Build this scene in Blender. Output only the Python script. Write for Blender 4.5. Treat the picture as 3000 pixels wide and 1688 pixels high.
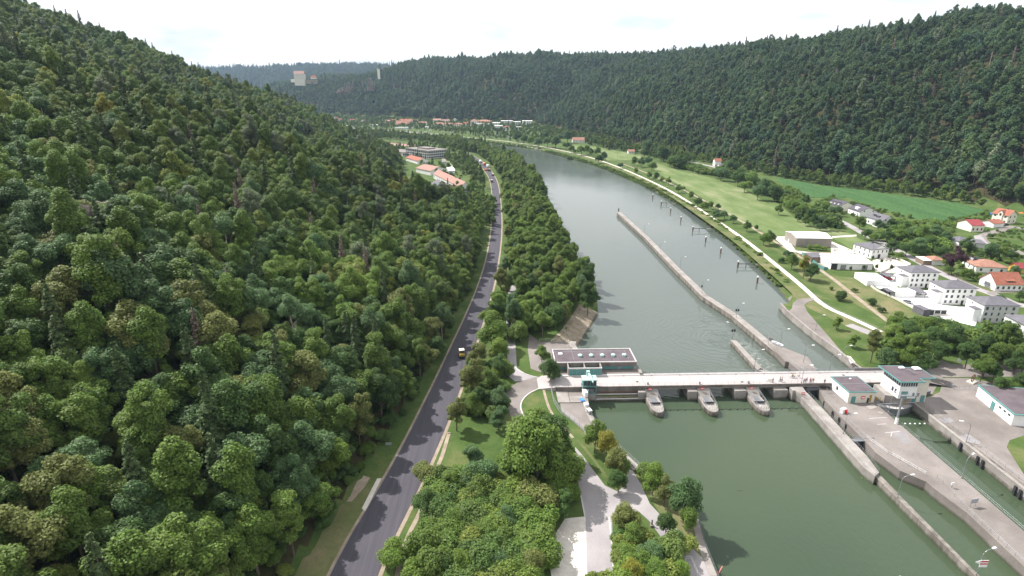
import bpy, math, random
import numpy as np
from mathutils import Vector, Matrix
from mathutils.geometry import tessellate_polygon
SC = bpy.context.scene
for o in list(bpy.data.objects): bpy.data.objects.remove(o)
COL = SC.collection
# ------------------------------------------------------------------ camera, world, sun, exposure
cam = bpy.data.cameras.new('camera'); camo = bpy.data.objects.new('camera', cam); COL.objects.link(camo)
cam.sensor_width = 36; cam.lens = 1667 / 3000 * 36; cam.clip_end = 30000; cam.clip_start = 1
camo.location = (0, 0, 93.0); camo.rotation_euler = (math.radians(90) - math.atan(584 / 1667), 0, 0)
SC.camera = camo
SUN = Vector((-.857 * math.cos(math.radians(50)), .515 * math.cos(math.radians(50)), math.sin(math.radians(50))))
sl = bpy.data.lights.new('sun', 'SUN'); sl.energy = 5.0; sl.angle = math.radians(.5); sl.color = (1, .96, .91)
so = bpy.data.objects.new('sun', sl); COL.objects.link(so); so.rotation_euler = (-SUN).to_track_quat('-Z', 'Y').to_euler(); so.location = (0, 0, 500)
W = bpy.data.worlds.new("World"); SC.world = W; W.use_nodes = True
wn, wl = W.node_tree.nodes, W.node_tree.links; wn.clear()
wo = wn.new('ShaderNodeOutputWorld'); bg = wn.new('ShaderNodeBackground'); bc = wn.new('ShaderNodeBackground'); mx = wn.new('ShaderNodeMixShader')
sky = wn.new('ShaderNodeTexSky'); sky.sky_type = 'NISHITA'; sky.sun_disc = False; sky.sun_elevation = math.radians(50)
sky.sun_rotation = math.atan2(SUN.x, SUN.y); sky.air_density = 1.0; sky.dust_density = .6
bg.inputs[1].default_value = .12; wl.new(sky.outputs[0], bg.inputs[0])
tc = wn.new('ShaderNodeTexCoord'); mp = wn.new('ShaderNodeMapping'); mp.inputs['Scale'].default_value = (1, 1, 3.2)
nz = wn.new('ShaderNodeTexNoise'); nz.inputs['Scale'].default_value = 2.6; nz.inputs['Detail'].default_value = 6; nz.inputs['Roughness'].default_value = .55
rp = wn.new('ShaderNodeValToRGB'); rp.color_ramp.elements[0].position = .36; rp.color_ramp.elements[1].position = .5
rp.color_ramp.elements[0].color = (.45, .45, .45, 1)
nz2 = wn.new('ShaderNodeTexNoise'); nz2.inputs['Scale'].default_value = 5; nz2.inputs['Detail'].default_value = 5
rp2 = wn.new('ShaderNodeValToRGB'); rp2.color_ramp.elements[0].position = .30; rp2.color_ramp.elements[1].position = .47
rp2.color_ramp.elements[0].color = (.60, .65, .72, 1); rp2.color_ramp.elements[1].color = (1, 1, 1, 1)
wl.new(tc.outputs['Generated'], mp.inputs[0]); wl.new(mp.outputs[0], nz.inputs[0]); wl.new(mp.outputs[0], nz2.inputs[0])
wl.new(nz.outputs[0], rp.inputs[0]); wl.new(nz2.outputs[0], rp2.inputs[0]); wl.new(rp2.outputs[0], bc.inputs[0]); bc.inputs[1].default_value = .88
wl.new(rp.outputs[0], mx.inputs[0]); wl.new(bg.outputs[0], mx.inputs[1]); wl.new(bc.outputs[0], mx.inputs[2]); wl.new(mx.outputs[0], wo.inputs[0])
vs = SC.view_settings; vs.view_transform = 'Standard'; vs.look = 'None'; vs.exposure = 0.62; vs.gamma = 1; vs.use_curve_mapping = False
SC.cycles.max_bounces = 6; SC.cycles.transparent_max_bounces = 4; SC.cycles.volume_bounces = 0; SC.cycles.use_denoising = True

H_CAM = 93.0; FPX = 1667.0; PITCH = math.atan(584 / FPX); CP, SP = math.cos(PITCH), math.sin(PITCH)
G = 3.0
# --- survey: a point of the photograph's plan (3000 px wide) taken down to the level z ---
def P(x, y, z=G):
    u = (x - 1500) / FPX; v = (y - 844) / FPX
    t = (H_CAM - z) / (SP + v * CP)
    return (u * t, (CP - v * SP) * t)
def D(x, y, z=G): return P(x * 1.165, y * 1.165, z)
FR = {1: (1500, 950, .29126), 2: (2250, 950, .29126), 3: (2250, 1266, .29126), 4: (2250, 560, .29126), 5: (900, 300, .29126),
      6: (1500, 300, .29126), 7: (1500, 600, .29126), 8: (1000, 1266, .29126), 9: (1650, 1266, .29126), 10: (2250, 300, .29126),
      11: (2625, 560, .14563), 12: (1150, 900, .29126), 13: (2625, 771, .14563), 14: (1100, 500, .1941), 15: (2250, 1050, .14563),
      16: (1500, 1050, .14563), 17: (600, 150, .2333)}
def Z(k, x, y, z=G):
    a, b, s = FR[k]
    return P(a + x * s, b + y * s, z)

def pip(X, Y, poly):
    inside = np.zeros(X.shape, bool); n = len(poly)
    for i in range(n):
        x0, y0 = poly[i]; x1, y1 = poly[(i + 1) % n]
        if y0 == y1: continue
        c = ((y0 > Y) != (y1 > Y)) & (X < (x1 - x0) * (Y - y0) / (y1 - y0) + x0)
        inside ^= c
    return inside
def sdist(X, Y, poly):            # > 0 inside
    d = np.full(X.shape, 1e9); n = len(poly)
    for i in range(n):
        x0, y0 = poly[i]; x1, y1 = poly[(i + 1) % n]
        ex, ey = x1 - x0, y1 - y0; L = ex * ex + ey * ey + 1e-9
        t = np.clip(((X - x0) * ex + (Y - y0) * ey) / L, 0, 1)
        d = np.minimum(d, np.hypot(X - x0 - t * ex, Y - y0 - t * ey))
    return np.where(pip(X, Y, poly), d, -d)
def sstep(a, b, x):
    t = np.clip((x - a) / (b - a), 0, 1); return t * t * (3 - 2 * t)
rs = np.random.RandomState(5)
_k = [(rs.uniform(-1, 1), rs.uniform(-1, 1), rs.uniform(0, 6.28)) for _ in range(14)]
def wav(X, Y, L):                 # smooth pseudo noise, about -1..1
    s = 0
    for i, (a, b, p) in enumerate(_k):
        s = s + np.sin((a * X + b * Y) / L * 6.28 + p + i)
    return s / 4.5

LEFT_HILL = [(-44.5, -300), (-43.5, 86), (-38.5, 110), (-33, 140), (-28.5, 170), (-25, 205), (-22, 245), (-20, 300), (-24, 380), (-52, 418), (-84, 446), (-104, 490),
             (-118, 540), (-125, 600), (-132, 680), (-150, 770), (-215, 900), (-330, 1050), (-520, 1190), (-900, 1330), (-3500, 1500), (-3500, -300)]
RIGHT_HILL = [(520, -300), (470, 100), (440, 300), (410, 400), (385, 450), (374, 512), (342, 572), (291, 632), (252, 790), (206, 958), (150, 1160), (95, 1400), (60, 1560),
              (-120, 1640), (-357, 1860), (-600, 2050), (-780, 2120), (-1000, 2300), (-1250, 2700), (-1250, 3300), (4500, 3300), (4500, -300)]
FAR_HILL = [(-4200, 3600), (-2500, 3900), (-1300, 3700), (0, 3700), (0, 6500), (-6000, 6500)]
W3 = 2.7
RIVER = ([Z(9, 1545, 1449), Z(9, 1430, 1165), Z(9, 1345, 850), Z(9, 1090, 600), Z(9, 770, 350), Z(9, 560, 160), Z(1, 865, 1020), Z(1, 790, 890), Z(1, 757, 745),
          (23.6, 156.7), (42.0, 157.2), (42.3, 181), (24.0, 181.3), (21.5, 192)] +
         [D(*p) for p in [(1455, 852), (1495, 790), (1505, 770), (1500, 700), (1462, 676), (1452, 655), (1428, 607), (1408, 560), (1375, 490), (1335, 432), (1310, 408), (1250, 383), (1200, 368), (1150, 357)]] +
         [(-330, 1330), (-700, 1500), (-900, 1480), (-900, 1540), (-700, 1570), (-360, 1420)] +
         [D(*p) for p in [(1100, 338), (1200, 352), (1350, 372), (1500, 411), (1600, 451), (1680, 491), (1750, 531), (1830, 591), (1900, 651), (1960, 711), (1990, 751)]] +
         [(119.0, 236), (117.8, 226), (117.6, 205), (118.5, 190), (118.6, 168), (121.8, 152), (122.5, 111), (122.5, -60), (30, -60)])

def hill(X, Y):
    dl = sdist(X, Y, LEFT_HILL); dr = sdist(X, Y, RIGHT_HILL); df = sdist(X, Y, FAR_HILL)
    capl = 520 + 8 * wav(X, Y, 900)
    hl = np.where(dl > 0, capl * np.tanh(.44 * dl / capl) + np.minimum(dl * .12, 5.5) * wav(X, Y, 170), 0)
    capr = 162 + 27 * sstep(1500, 650, Y) + 5 * wav(X + 900, Y, 1100)
    capr = np.where(Y > 1500, 118 + (capr + 22 - 118) * sstep(-620, -380, X), capr)
    capr = np.where((Y > 1500) & (X > 60), capr - 14 * sstep(60, 400, X), capr)
    hr = np.where(dr > 0, capr * np.tanh(.7 * dr / capr) + np.minimum(dr * .1, 6) * wav(X, Y, 150), 0)
    hf = np.where(df > 0, 235 * np.tanh(.3 * df / 235) + 22 * sstep(-2500, -1400, X) * sstep(0, 500, df), 0)
    return np.maximum(np.maximum(hl, hr), np.maximum(hf, 0))
def ground(X, Y):
    X = np.asarray(X, float); Y = np.asarray(Y, float)
    sr = -sdist(X, Y, RIVER)      # > 0 on land
    wall = ((Y < 193) | ((X > 100) & (Y < 250)))
    k = np.where(wall, 4.0, np.where((Y < 236) & (X < 60), .42, .5))
    off = np.where(wall, -.35, 0)
    z = np.clip((sr + off) * k, -3, G)
    return np.where(sr > 0, z + hill(X, Y), z)
# ------------------------------------------------------------------ helpers
def tag(o, label=None, cat=None, group=None, kind=None):
    if label: o['label'] = label
    if cat: o['category'] = cat
    if group: o['group'] = group
    if kind: o['kind'] = kind
    return o
def empty(name, loc, rz, label, cat, group=None):
    o = bpy.data.objects.new(name, None); COL.objects.link(o); o.location = loc; o.rotation_euler = (0, 0, rz); o.empty_display_size = .1
    return tag(o, label, cat, group)
def link(name, me, parent=None, loc=None, rz=0, sc=None):
    o = bpy.data.objects.new(name, me); COL.objects.link(o)
    if parent: o.parent = parent
    if loc is not None: o.location = loc
    if rz: o.rotation_euler = (0, 0, rz)
    if sc is not None: o.scale = sc
    return o
def clone(root, loc, rz=0, label=None, sc=None, group=None):
    r = root.copy(); COL.objects.link(r); r.location = loc; r.rotation_euler = (0, 0, rz)
    if sc is not None: r.scale = sc
    if label: r['label'] = label
    if group: r['group'] = group
    for ch in list(root.children):
        c = ch.copy(); COL.objects.link(c); c.parent = r
        for g in list(ch.children):
            d = g.copy(); COL.objects.link(d); d.parent = c
    return r
def ordinal(n):
    a = ['', 'first', 'second', 'third', 'fourth', 'fifth', 'sixth', 'seventh', 'eighth', 'ninth', 'tenth', 'eleventh', 'twelfth', 'thirteenth', 'fourteenth', 'fifteenth', 'sixteenth', 'seventeenth', 'eighteenth', 'nineteenth']
    if n < 20: return a[n]
    t = ['', '', 'twent', 'thirt', 'fort', 'fift', 'sixt', 'sevent', 'eight', 'ninet'][n // 10]
    return t + 'ieth' if n % 10 == 0 else t + 'y-' + a[n % 10]
def rank_labels(rows, fmt):       # rows: (object, class text, place text, sort value)
    cls = {}
    for o, c, p, v in rows: cls.setdefault((c, p), []).append((v, o))
    for (c, p), l in cls.items():
        for i, (v, o) in enumerate(sorted(l, key=lambda q: q[0])): o['label'] = fmt(ordinal(i + 1) + ' ' if len(l) > 1 else '', c, p, len(l) > 1)
class MB:
    def __init__(s): s.v = []; s.f = []; s.m = []
    def add(s, vs, fs, m=0):
        n = len(s.v); s.v += [tuple(v) for v in vs]; s.f += [tuple(i + n for i in f) for f in fs]; s.m += [m] * len(fs); return s
    def box(s, x0, x1, y0, y1, z0, z1, m=0, rz=0, c=(0, 0, 0)):
        vs = [(x, y, z) for z in (z0, z1) for x, y in ((x0, y0), (x1, y0), (x1, y1), (x0, y1))]
        if rz or c != (0, 0, 0):
            a, b = math.cos(rz), math.sin(rz); vs = [(c[0] + a * x - b * y, c[1] + b * x + a * y, c[2] + z) for x, y, z in vs]
        return s.add(vs, [(3, 2, 1, 0), (4, 5, 6, 7), (0, 1, 5, 4), (1, 2, 6, 5), (2, 3, 7, 6), (3, 0, 4, 7)], m)
    def prism(s, poly, z0, z1, m=0, bottom=True):
        area = sum(poly[i][0] * poly[(i + 1) % len(poly)][1] - poly[(i + 1) % len(poly)][0] * poly[i][1] for i in range(len(poly)))
        if area < 0: poly = poly[::-1]
        n = len(poly); vs = [(x, y, z0) for x, y in poly] + [(x, y, z1) for x, y in poly]
        tri = tessellate_polygon([[Vector((x, y, 0)) for x, y in poly]])
        fs = [(i, (i + 1) % n, n + (i + 1) % n, n + i) for i in range(n)]
        for t in tri:
            a, b, c = t
            cr = (poly[b][0] - poly[a][0]) * (poly[c][1] - poly[a][1]) - (poly[c][0] - poly[a][0]) * (poly[b][1] - poly[a][1])
            if cr < 0: a, b, c = a, c, b
            fs.append((n + a, n + b, n + c))
            if bottom: fs.append((c, b, a))
        return s.add(vs, fs, m)
    def sheet(s, poly, z, m=0):
        area = sum(poly[i][0] * poly[(i + 1) % len(poly)][1] - poly[(i + 1) % len(poly)][0] * poly[i][1] for i in range(len(poly)))
        tri = tessellate_polygon([[Vector((x, y, 0)) for x, y in poly]]); fs = []
        for a, b, c in tri:
            cr = (poly[b][0] - poly[a][0]) * (poly[c][1] - poly[a][1]) - (poly[c][0] - poly[a][0]) * (poly[b][1] - poly[a][1])
            fs.append((a, b, c) if cr > 0 else (a, c, b))
        return s.add([(x, y, z) for x, y in poly], fs, m)
    def tube(s, pts, r, n=6, m=0, r1=None):
        r1 = r if r1 is None else r1; pts = [Vector(p) for p in pts]; k = len(pts); base = []
        for i, p in enumerate(pts):
            d = (pts[min(i + 1, k - 1)] - pts[max(i - 1, 0)]).normalized()
            a = d.cross(Vector((0, 0, 1)) if abs(d.z) < .9 else Vector((1, 0, 0))).normalized(); b = d.cross(a)
            rr = r + (r1 - r) * i / max(k - 1, 1)
            base += [tuple(p + (a * math.cos(t * 6.2832 / n) + b * math.sin(t * 6.2832 / n)) * rr) for t in range(n)]
        fs = [(i * n + j, i * n + (j + 1) % n, (i + 1) * n + (j + 1) % n, (i + 1) * n + j) for i in range(k - 1) for j in range(n)]
        fs += [tuple(range(n))[::-1], tuple((k - 1) * n + j for j in range(n))]
        return s.add(base, fs, m)
    def lathe(s, prof, n=12, m=0, c=(0, 0, 0)):      # profile of (r, z)
        vs = [(c[0] + r * math.cos(j * 6.2832 / n), c[1] + r * math.sin(j * 6.2832 / n), c[2] + z) for r, z in prof for j in range(n)]
        fs = [(i * n + j, i * n + (j + 1) % n, (i + 1) * n + (j + 1) % n, (i + 1) * n + j) for i in range(len(prof) - 1) for j in range(n)]
        fs += [tuple(range(n))[::-1], tuple((len(prof) - 1) * n + j for j in range(n))]
        return s.add(vs, fs, m)
    def mesh(s, name, mats, smooth=False):
        me = bpy.data.meshes.new(name); me.from_pydata(s.v, [], s.f)
        for m in (mats if isinstance(mats, (list, tuple)) else [mats]): me.materials.append(m)
        me.polygons.foreach_set('material_index', s.m)
        if smooth: me.polygons.foreach_set('use_smooth', [True] * len(s.f))
        me.update(); return me
    def build(s, name, mats, parent=None, loc=None, rz=0, smooth=False):
        return link(name, s.mesh(name, mats, smooth), parent, loc, rz)
def struct(name, mb, mats, smooth=False):
    return tag(mb.build(name, mats, smooth=smooth), kind='structure')
def ribbon(left, right, z):
    mb = MB(); n = len(left)
    mb.add([(x, y, z) for x, y in left] + [(x, y, z) for x, y in right], [(i, n + i, n + i + 1, i + 1) for i in range(n - 1)]); return mb
def dense(pts, step):
    out = []
    for a, b in zip(pts[:-1], pts[1:]):
        k = max(1, int(math.dist(a, b) / step))
        out += [tuple(a[j] + (b[j] - a[j]) * i / k for j in range(len(a))) for i in range(k)]
    return out + [tuple(pts[-1])]
def smoothline(pts, step=4, it=2):
    for _ in range(it):
        q = [pts[0]]
        for a, b in zip(pts[:-1], pts[1:]):
            q += [(a[0] * .75 + b[0] * .25, a[1] * .75 + b[1] * .25), (a[0] * .25 + b[0] * .75, a[1] * .25 + b[1] * .75)]
        pts = q + [pts[-1]]
    return pts
def offset(pts, w):               # positive = to the left of the walking direction
    out = []
    for i, p in enumerate(pts):
        a = Vector(pts[max(i - 1, 0)]); b = Vector(pts[min(i + 1, len(pts) - 1)]); d = (b - a).normalized()
        k = 1.0
        if 0 < i < len(pts) - 1:
            d0 = (Vector(p) - a).normalized(); k = min(1.5, 1 / max(.3, abs(Vector((-d0.y, d0.x)).dot(Vector((-d.y, d.x))))))
        out.append((p[0] - d.y * w * k, p[1] + d.x * w * k))
    return out
def pathline(name, pts, w, z, mat, mats=None):
    pts = smoothline(pts)
    return struct(name, ribbon(offset(pts, w / 2), offset(pts, -w / 2), z), mat)
def band(pts, w, z0, z1, m=0):    # wall strip along a polyline, w to the left
    o = offset(pts, w); mb = MB()
    for i in range(len(pts) - 1):
        q = [pts[i], pts[i + 1], o[i + 1], o[i]]
        vs = [(x, y, z0) for x, y in q] + [(x, y, z1) for x, y in q]
        fs = [(4, 5, 6, 7), (0, 1, 5, 4), (2, 3, 7, 6)]
        if i == 0: fs.append((3, 0, 4, 7))
        if i == len(pts) - 2: fs.append((1, 2, 6, 5))
        mb.add(vs, fs if w < 0 else [f for f in fs], m)
    return mb
# ------------------------------------------------------------------ materials
def newmat(name):
    m = bpy.data.materials.new(name); m.use_nodes = True; nt = m.node_tree
    b = nt.nodes['Principled BSDF']; return m, nt.nodes, nt.links, b
def surf(name, c1, c2=None, scale=.4, rough=.85, bump=.0, bscale=6, c3=None, metal=0, detail=6, spec=.3, stretch=None, lo=.35, hi=.65, waterline=False):
    m, n, l, b = newmat(name); b.inputs['Roughness'].default_value = rough; b.inputs['Metallic'].default_value = metal
    b.inputs['Specular IOR Level'].default_value = spec
    if c2 is None: c2 = tuple(x * .82 for x in c1)
    g = n.new('ShaderNodeNewGeometry'); mp_ = n.new('ShaderNodeMapping'); l.new(g.outputs['Position'], mp_.inputs[0])
    if stretch: mp_.inputs['Scale'].default_value = stretch
    t = n.new('ShaderNodeTexNoise'); t.inputs['Scale'].default_value = scale; t.inputs['Detail'].default_value = detail; t.inputs['Roughness'].default_value = .62
    l.new(mp_.outputs[0], t.inputs[0]); r = n.new('ShaderNodeValToRGB'); l.new(t.outputs[0], r.inputs[0]); e = r.color_ramp.elements
    e[0].position = lo; e[0].color = (*c1, 1); e[1].position = hi; e[1].color = (*c2, 1)
    if c3: k = e.new(.5); k.color = (*c3, 1)
    t2 = n.new('ShaderNodeTexNoise'); t2.inputs['Scale'].default_value = bscale; t2.inputs['Detail'].default_value = 5; l.new(g.outputs['Position'], t2.inputs[0])
    mxr = n.new('ShaderNodeMix'); mxr.data_type = 'RGBA'; mxr.blend_type = 'MULTIPLY'; mxr.inputs[0].default_value = .35
    cr = n.new('ShaderNodeValToRGB'); cr.color_ramp.elements[0].position = .3; cr.color_ramp.elements[1].position = .7; cr.color_ramp.elements[0].color = (.6, .6, .6, 1); cr.color_ramp.elements[1].color = (1.15, 1.15, 1.15, 1)
    l.new(t2.outputs[0], cr.inputs[0]); l.new(r.outputs[0], mxr.inputs[6]); l.new(cr.outputs[0], mxr.inputs[7]); l.new(mxr.outputs[2], b.inputs['Base Color'])
    if waterline:      # algae and damp up the wall from the water
        sz = n.new('ShaderNodeSeparateXYZ'); l.new(g.outputs['Position'], sz.inputs[0]); wz = n.new('ShaderNodeMath'); wz.operation = 'MULTIPLY_ADD'; wz.inputs[1].default_value = 1.1; l.new(t.outputs[0], wz.inputs[0]); l.new(sz.outputs[2], wz.inputs[2])
        wr = n.new('ShaderNodeMapRange'); wr.inputs[1].default_value = .75; wr.inputs[2].default_value = 1.5; wr.inputs[3].default_value = .85; wr.inputs[4].default_value = 0; l.new(wz.outputs[0], wr.inputs[0])
        wm = n.new('ShaderNodeMix'); wm.data_type = 'RGBA'; l.new(wr.outputs[0], wm.inputs[0]); l.new(mxr.outputs[2], wm.inputs[6]); wm.inputs[7].default_value = (.045, .05, .028, 1); l.new(wm.outputs[2], b.inputs['Base Color'])
    if bump:
        bu = n.new('ShaderNodeBump'); bu.inputs['Distance'].default_value = bump; l.new(t2.outputs[0], bu.inputs['Height']); l.new(bu.outputs[0], b.inputs['Normal'])
    return m
def leafmat(name, cols, trans=.42, dead=False):
    m, n, l, b = newmat(name)
    oi = n.new('ShaderNodeObjectInfo'); r = n.new('ShaderNodeValToRGB'); l.new(oi.outputs['Random'], r.inputs[0]); e = r.color_ramp.elements
    r.color_ramp.interpolation = 'LINEAR'
    e[0].position = 0; e[0].color = (*cols[0], 1); e[1].position = 1; e[1].color = (*cols[-1], 1)
    for i, c in enumerate(cols[1:-1]): k = e.new((i + 1) / (len(cols) - 1)); k.color = (*c, 1)
    g = n.new('ShaderNodeNewGeometry'); hs = n.new('ShaderNodeHueSaturation')
    mr = n.new('ShaderNodeMapRange'); mr.inputs[3].default_value = .72; mr.inputs[4].default_value = 1.62
    l.new(g.outputs['Random Per Island'], mr.inputs[0])
    tb = n.new('ShaderNodeTexNoise'); tb.inputs['Scale'].default_value = .014; tb.inputs['Detail'].default_value = 3; l.new(g.outputs['Position'], tb.inputs[0])
    mb_ = n.new('ShaderNodeMapRange'); mb_.inputs[1].default_value = .35; mb_.inputs[2].default_value = .65; mb_.inputs[3].default_value = .8; mb_.inputs[4].default_value = 1.22; l.new(tb.outputs[0], mb_.inputs[0])
    mm = n.new('ShaderNodeMath'); mm.operation = 'MULTIPLY'; l.new(mr.outputs[0], mm.inputs[0]); l.new(mb_.outputs[0], mm.inputs[1]); l.new(mm.outputs[0], hs.inputs['Value']); l.new(r.outputs[0], hs.inputs['Color'])
    mh = n.new('ShaderNodeMapRange'); mh.inputs[3].default_value = .478; mh.inputs[4].default_value = .512
    t = n.new('ShaderNodeTexNoise'); t.inputs['Scale'].default_value = .35; l.new(g.outputs['Position'], t.inputs[0]); l.new(t.outputs[0], mh.inputs[0]); l.new(mh.outputs[0], hs.inputs['Hue'])
    b.inputs['Roughness'].default_value = .55; b.inputs['Specular IOR Level'].default_value = .25; l.new(hs.outputs[0], b.inputs['Base Color'])
    tr = n.new('ShaderNodeBsdfTranslucent'); l.new(hs.outputs[0], tr.inputs[0]); ms = n.new('ShaderNodeMixShader'); ms.inputs[0].default_value = trans
    out = n['Material Output']; l.new(b.outputs[0], ms.inputs[1]); l.new(tr.outputs[0], ms.inputs[2]); l.new(ms.outputs[0], out.inputs[0]); return m
M = {}
M['concrete'] = surf('concrete', (.22, .198, .18), (.33, .305, .285), .25, bump=.02, waterline=True)
M['concrete_dark'] = surf('concrete_dark', (.11, .095, .085), (.21, .185, .165), .35, bump=.03, stretch=(1, 1, .25), waterline=True)
M['wall_stained'] = surf('wall_stained', (.075, .065, .056), (.25, .225, .20), .5, bump=.03, stretch=(1, 1, .22), lo=.3, hi=.6, waterline=True)
M['deck'] = surf('deck', (.37, .335, .328), (.43, .393, .385), .12)
M['curb'] = surf('curb', (.48, .455, .445), (.56, .54, .53), .5)
M['apron'] = surf('apron', (.165, .145, .132), (.25, .222, .205), .09, c3=(.205, .182, .168), bump=.01, bscale=3, waterline=True)
M['asphalt'] = surf('asphalt', (.060, .055, .068), (.080, .074, .088), .9, bump=.01, bscale=9, stretch=(1.3, .05, 1))
M['asphalt_old'] = surf('asphalt_old', (.285, .262, .268), (.355, .33, .332), .12, bump=.01)
M['gravel'] = surf('gravel', (.52, .475, .42), (.66, .62, .56), .5, bump=.03)
M['dirt'] = surf('dirt', (.24, .19, .14), (.36, .30, .23), .4, bump=.03)
M['grass'] = surf('grass', (.048, .085, .022), (.135, .145, .058), .11, c3=(.072, .112, .032), bump=.15, bscale=1.3, lo=.3, hi=.72, rough=.95, spec=.1)
M['grass_dry'] = surf('grass_dry', (.075, .105, .034), (.19, .17, .09), .07, c3=(.12, .14, .055), bump=.1, bscale=1.5, rough=.95, spec=.1)
M['meadow'] = surf('meadow', (.10, .145, .048), (.21, .23, .12), .04, c3=(.135, .18, .068), bump=.1, bscale=1.2, rough=.95, spec=.1, stretch=(1.6, .5, 1))
M['crop'] = surf('crop', (.044, .098, .034), (.060, .122, .042), .05, stretch=(1.6, .3, 1), bump=.3, bscale=.9, rough=.9, spec=.1)
M['patch'] = surf('patch', (.20, .188, .19), (.27, .255, .258), .3)
M['floor'] = surf('forest_floor', (.035, .04, .015), (.075, .06, .032), .08, bump=.2, bscale=1, rough=1, spec=.05)
M['riprap'] = surf('riprap', (.20, .16, .10), (.33, .28, .22), .5, bump=.3, bscale=1.6)
M['rock'] = surf('rock', (.08, .07, .058), (.20, .17, .14), .15, bump=.6, bscale=.6, stretch=(1, 1, .4))
M['white'] = surf('white_render', (.80, .79, .78), (.84, .83, .82), .3)
M['cream'] = surf('cream_render', (.74, .70, .60), (.78, .74, .64), .3)
M['beige'] = surf('beige_render', (.60, .56, .48), (.66, .62, .54), .3)
M['tan'] = surf('tan_render', (.46, .33, .17), (.52, .38, .2), .3)
M['orange'] = surf('orange_render', (.62, .36, .08), (.66, .4, .1), .3)
M['greywall'] = surf('grey_render', (.52, .51, .51), (.56, .55, .55), .3)
M['brownclad'] = surf('brown_cladding', (.27, .24, .21), (.31, .28, .245), .3)
M['roof_red'] = surf('roof_red', (.27, .095, .062), (.35, .135, .09), .6, bump=.05)
M['roof_crimson'] = surf('roof_crimson', (.26, .045, .055), (.31, .065, .072), .6)
M['roof_brown'] = surf('roof_brown', (.26, .13, .09), (.36, .19, .14), .5, bump=.05)
M['roof_rose'] = surf('roof_rose', (.30, .17, .14), (.37, .22, .18), .5)
M['roof_grey'] = surf('roof_grey', (.12, .115, .13), (.155, .15, .17), .6, bump=.04)
M['roof_dark'] = surf('roof_dark', (.075, .068, .085), (.10, .09, .11), .4)
M['roof_white'] = surf('roof_white', (.74, .74, .74), (.80, .80, .79), .3)
M['bitumen'] = surf('bitumen', (.095, .075, .085), (.135, .11, .12), .25)
M['teal'] = surf('teal', (.085, .235, .225), (.11, .27, .26), .4, rough=.5)
M['mint'] = surf('mint', (.40, .58, .55), (.44, .62, .59), .4, rough=.5)
M['steel'] = surf('steel', (.20, .21, .23), (.28, .29, .31), .8, rough=.45, metal=.5)
M['galv'] = surf('galvanised', (.27, .28, .30), (.34, .35, .37), 1, rough=.4, metal=.4)
M['dark'] = surf('dark_metal', (.03, .03, .035), (.05, .05, .055), 1, rough=.5)
M['rust'] = surf('rust', (.10, .055, .035), (.17, .10, .07), .8)
M['yellow'] = surf('yellow_paint', (.30, .215, .03), (.35, .25, .04), .5, rough=.45)
M['redp'] = surf('red_paint', (.55, .03, .03), (.62, .05, .04), .5, rough=.5)
M['orangep'] = surf('orange_paint', (.6, .14, .03), (.66, .18, .04), .5, rough=.4)
M['blue'] = surf('blue_paint', (.06, .22, .60), (.09, .28, .68), .5, rough=.5)
M['whitep'] = surf('white_paint', (.80, .80, .80), (.84, .84, .84), .5, rough=.4)
M['silver'] = surf('silver_paint', (.40, .42, .47), (.46, .48, .52), 1, rough=.3, metal=.4)
M['tyre'] = surf('tyre', (.02, .02, .02), (.03, .03, .03), 1)
M['skin'] = surf('skin', (.5, .3, .2), (.52, .32, .22), 1)
M['wood'] = surf('wood', (.19, .14, .10), (.26, .20, .15), 1.5)
M['bark'] = surf('bark', (.08, .065, .05), (.16, .13, .10), 1.2, bump=.05, stretch=(1, 1, .3))
M['bark_pale'] = surf('bark_pale', (.30, .26, .22), (.42, .37, .32), 1.2, stretch=(1, 1, .3))
M['reed'] = surf('reed', (.08, .14, .04), (.14, .2, .07), .4, rough=.9)
mg, n_, l_, b_ = newmat('glass'); b_.inputs['Base Color'].default_value = (.045, .055, .065, 1); b_.inputs['Roughness'].default_value = .12; b_.inputs['Specular IOR Level'].default_value = .7; M['glass'] = mg
# foliage
M['leaf_mixed'] = leafmat('leaf_mixed', [(0.084, 0.140, 0.025), (0.108, 0.179, 0.032), (0.075, 0.138, 0.036), (0.133, 0.194, 0.034), (0.090, 0.154, 0.041), (0.160, 0.200, 0.041), (0.081, 0.131, 0.027), (0.106, 0.165, 0.050)])
M['leaf_far'] = leafmat('leaf_far', [(0.052, 0.097, 0.038), (0.072, 0.122, 0.041), (0.052, 0.102, 0.054), (0.084, 0.131, 0.041), (0.056, 0.104, 0.047)])  # bluer, darker greens: distant haze and hill shadow put into the leaf colour
M['leaf_dark'] = leafmat('leaf_dark', [(0.056, 0.106, 0.027), (0.068, 0.127, 0.032)])
M['leaf_mid'] = leafmat('leaf_mid', [(0.093, 0.160, 0.029), (0.118, 0.186, 0.036)])
M['leaf_bright'] = leafmat('leaf_bright', [(0.119, 0.200, 0.032), (0.136, 0.200, 0.036)])
M['leaf_yellow'] = leafmat('leaf_yellow', [(.18, .20, .03), (.22, .22, .035)])
M['leaf_olive'] = leafmat('leaf_olive', [(0.133, 0.160, 0.045), (0.158, 0.183, 0.054)])
M['leaf_blue'] = leafmat('leaf_blue', [(0.075, 0.140, 0.050), (0.093, 0.160, 0.061)])
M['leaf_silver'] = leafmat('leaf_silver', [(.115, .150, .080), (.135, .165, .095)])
M['leaf_conifer'] = leafmat('leaf_conifer', [(0.050, 0.084, 0.027), (0.070, 0.104, 0.036)], .12)
M['leaf_purple'] = leafmat('leaf_purple', [(.040, .018, .022), (.050, .022, .026)], .15)
M['leaf_brown'] = leafmat('leaf_brown', [(.12, .092, .07), (.17, .13, .10)], .1)
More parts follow.
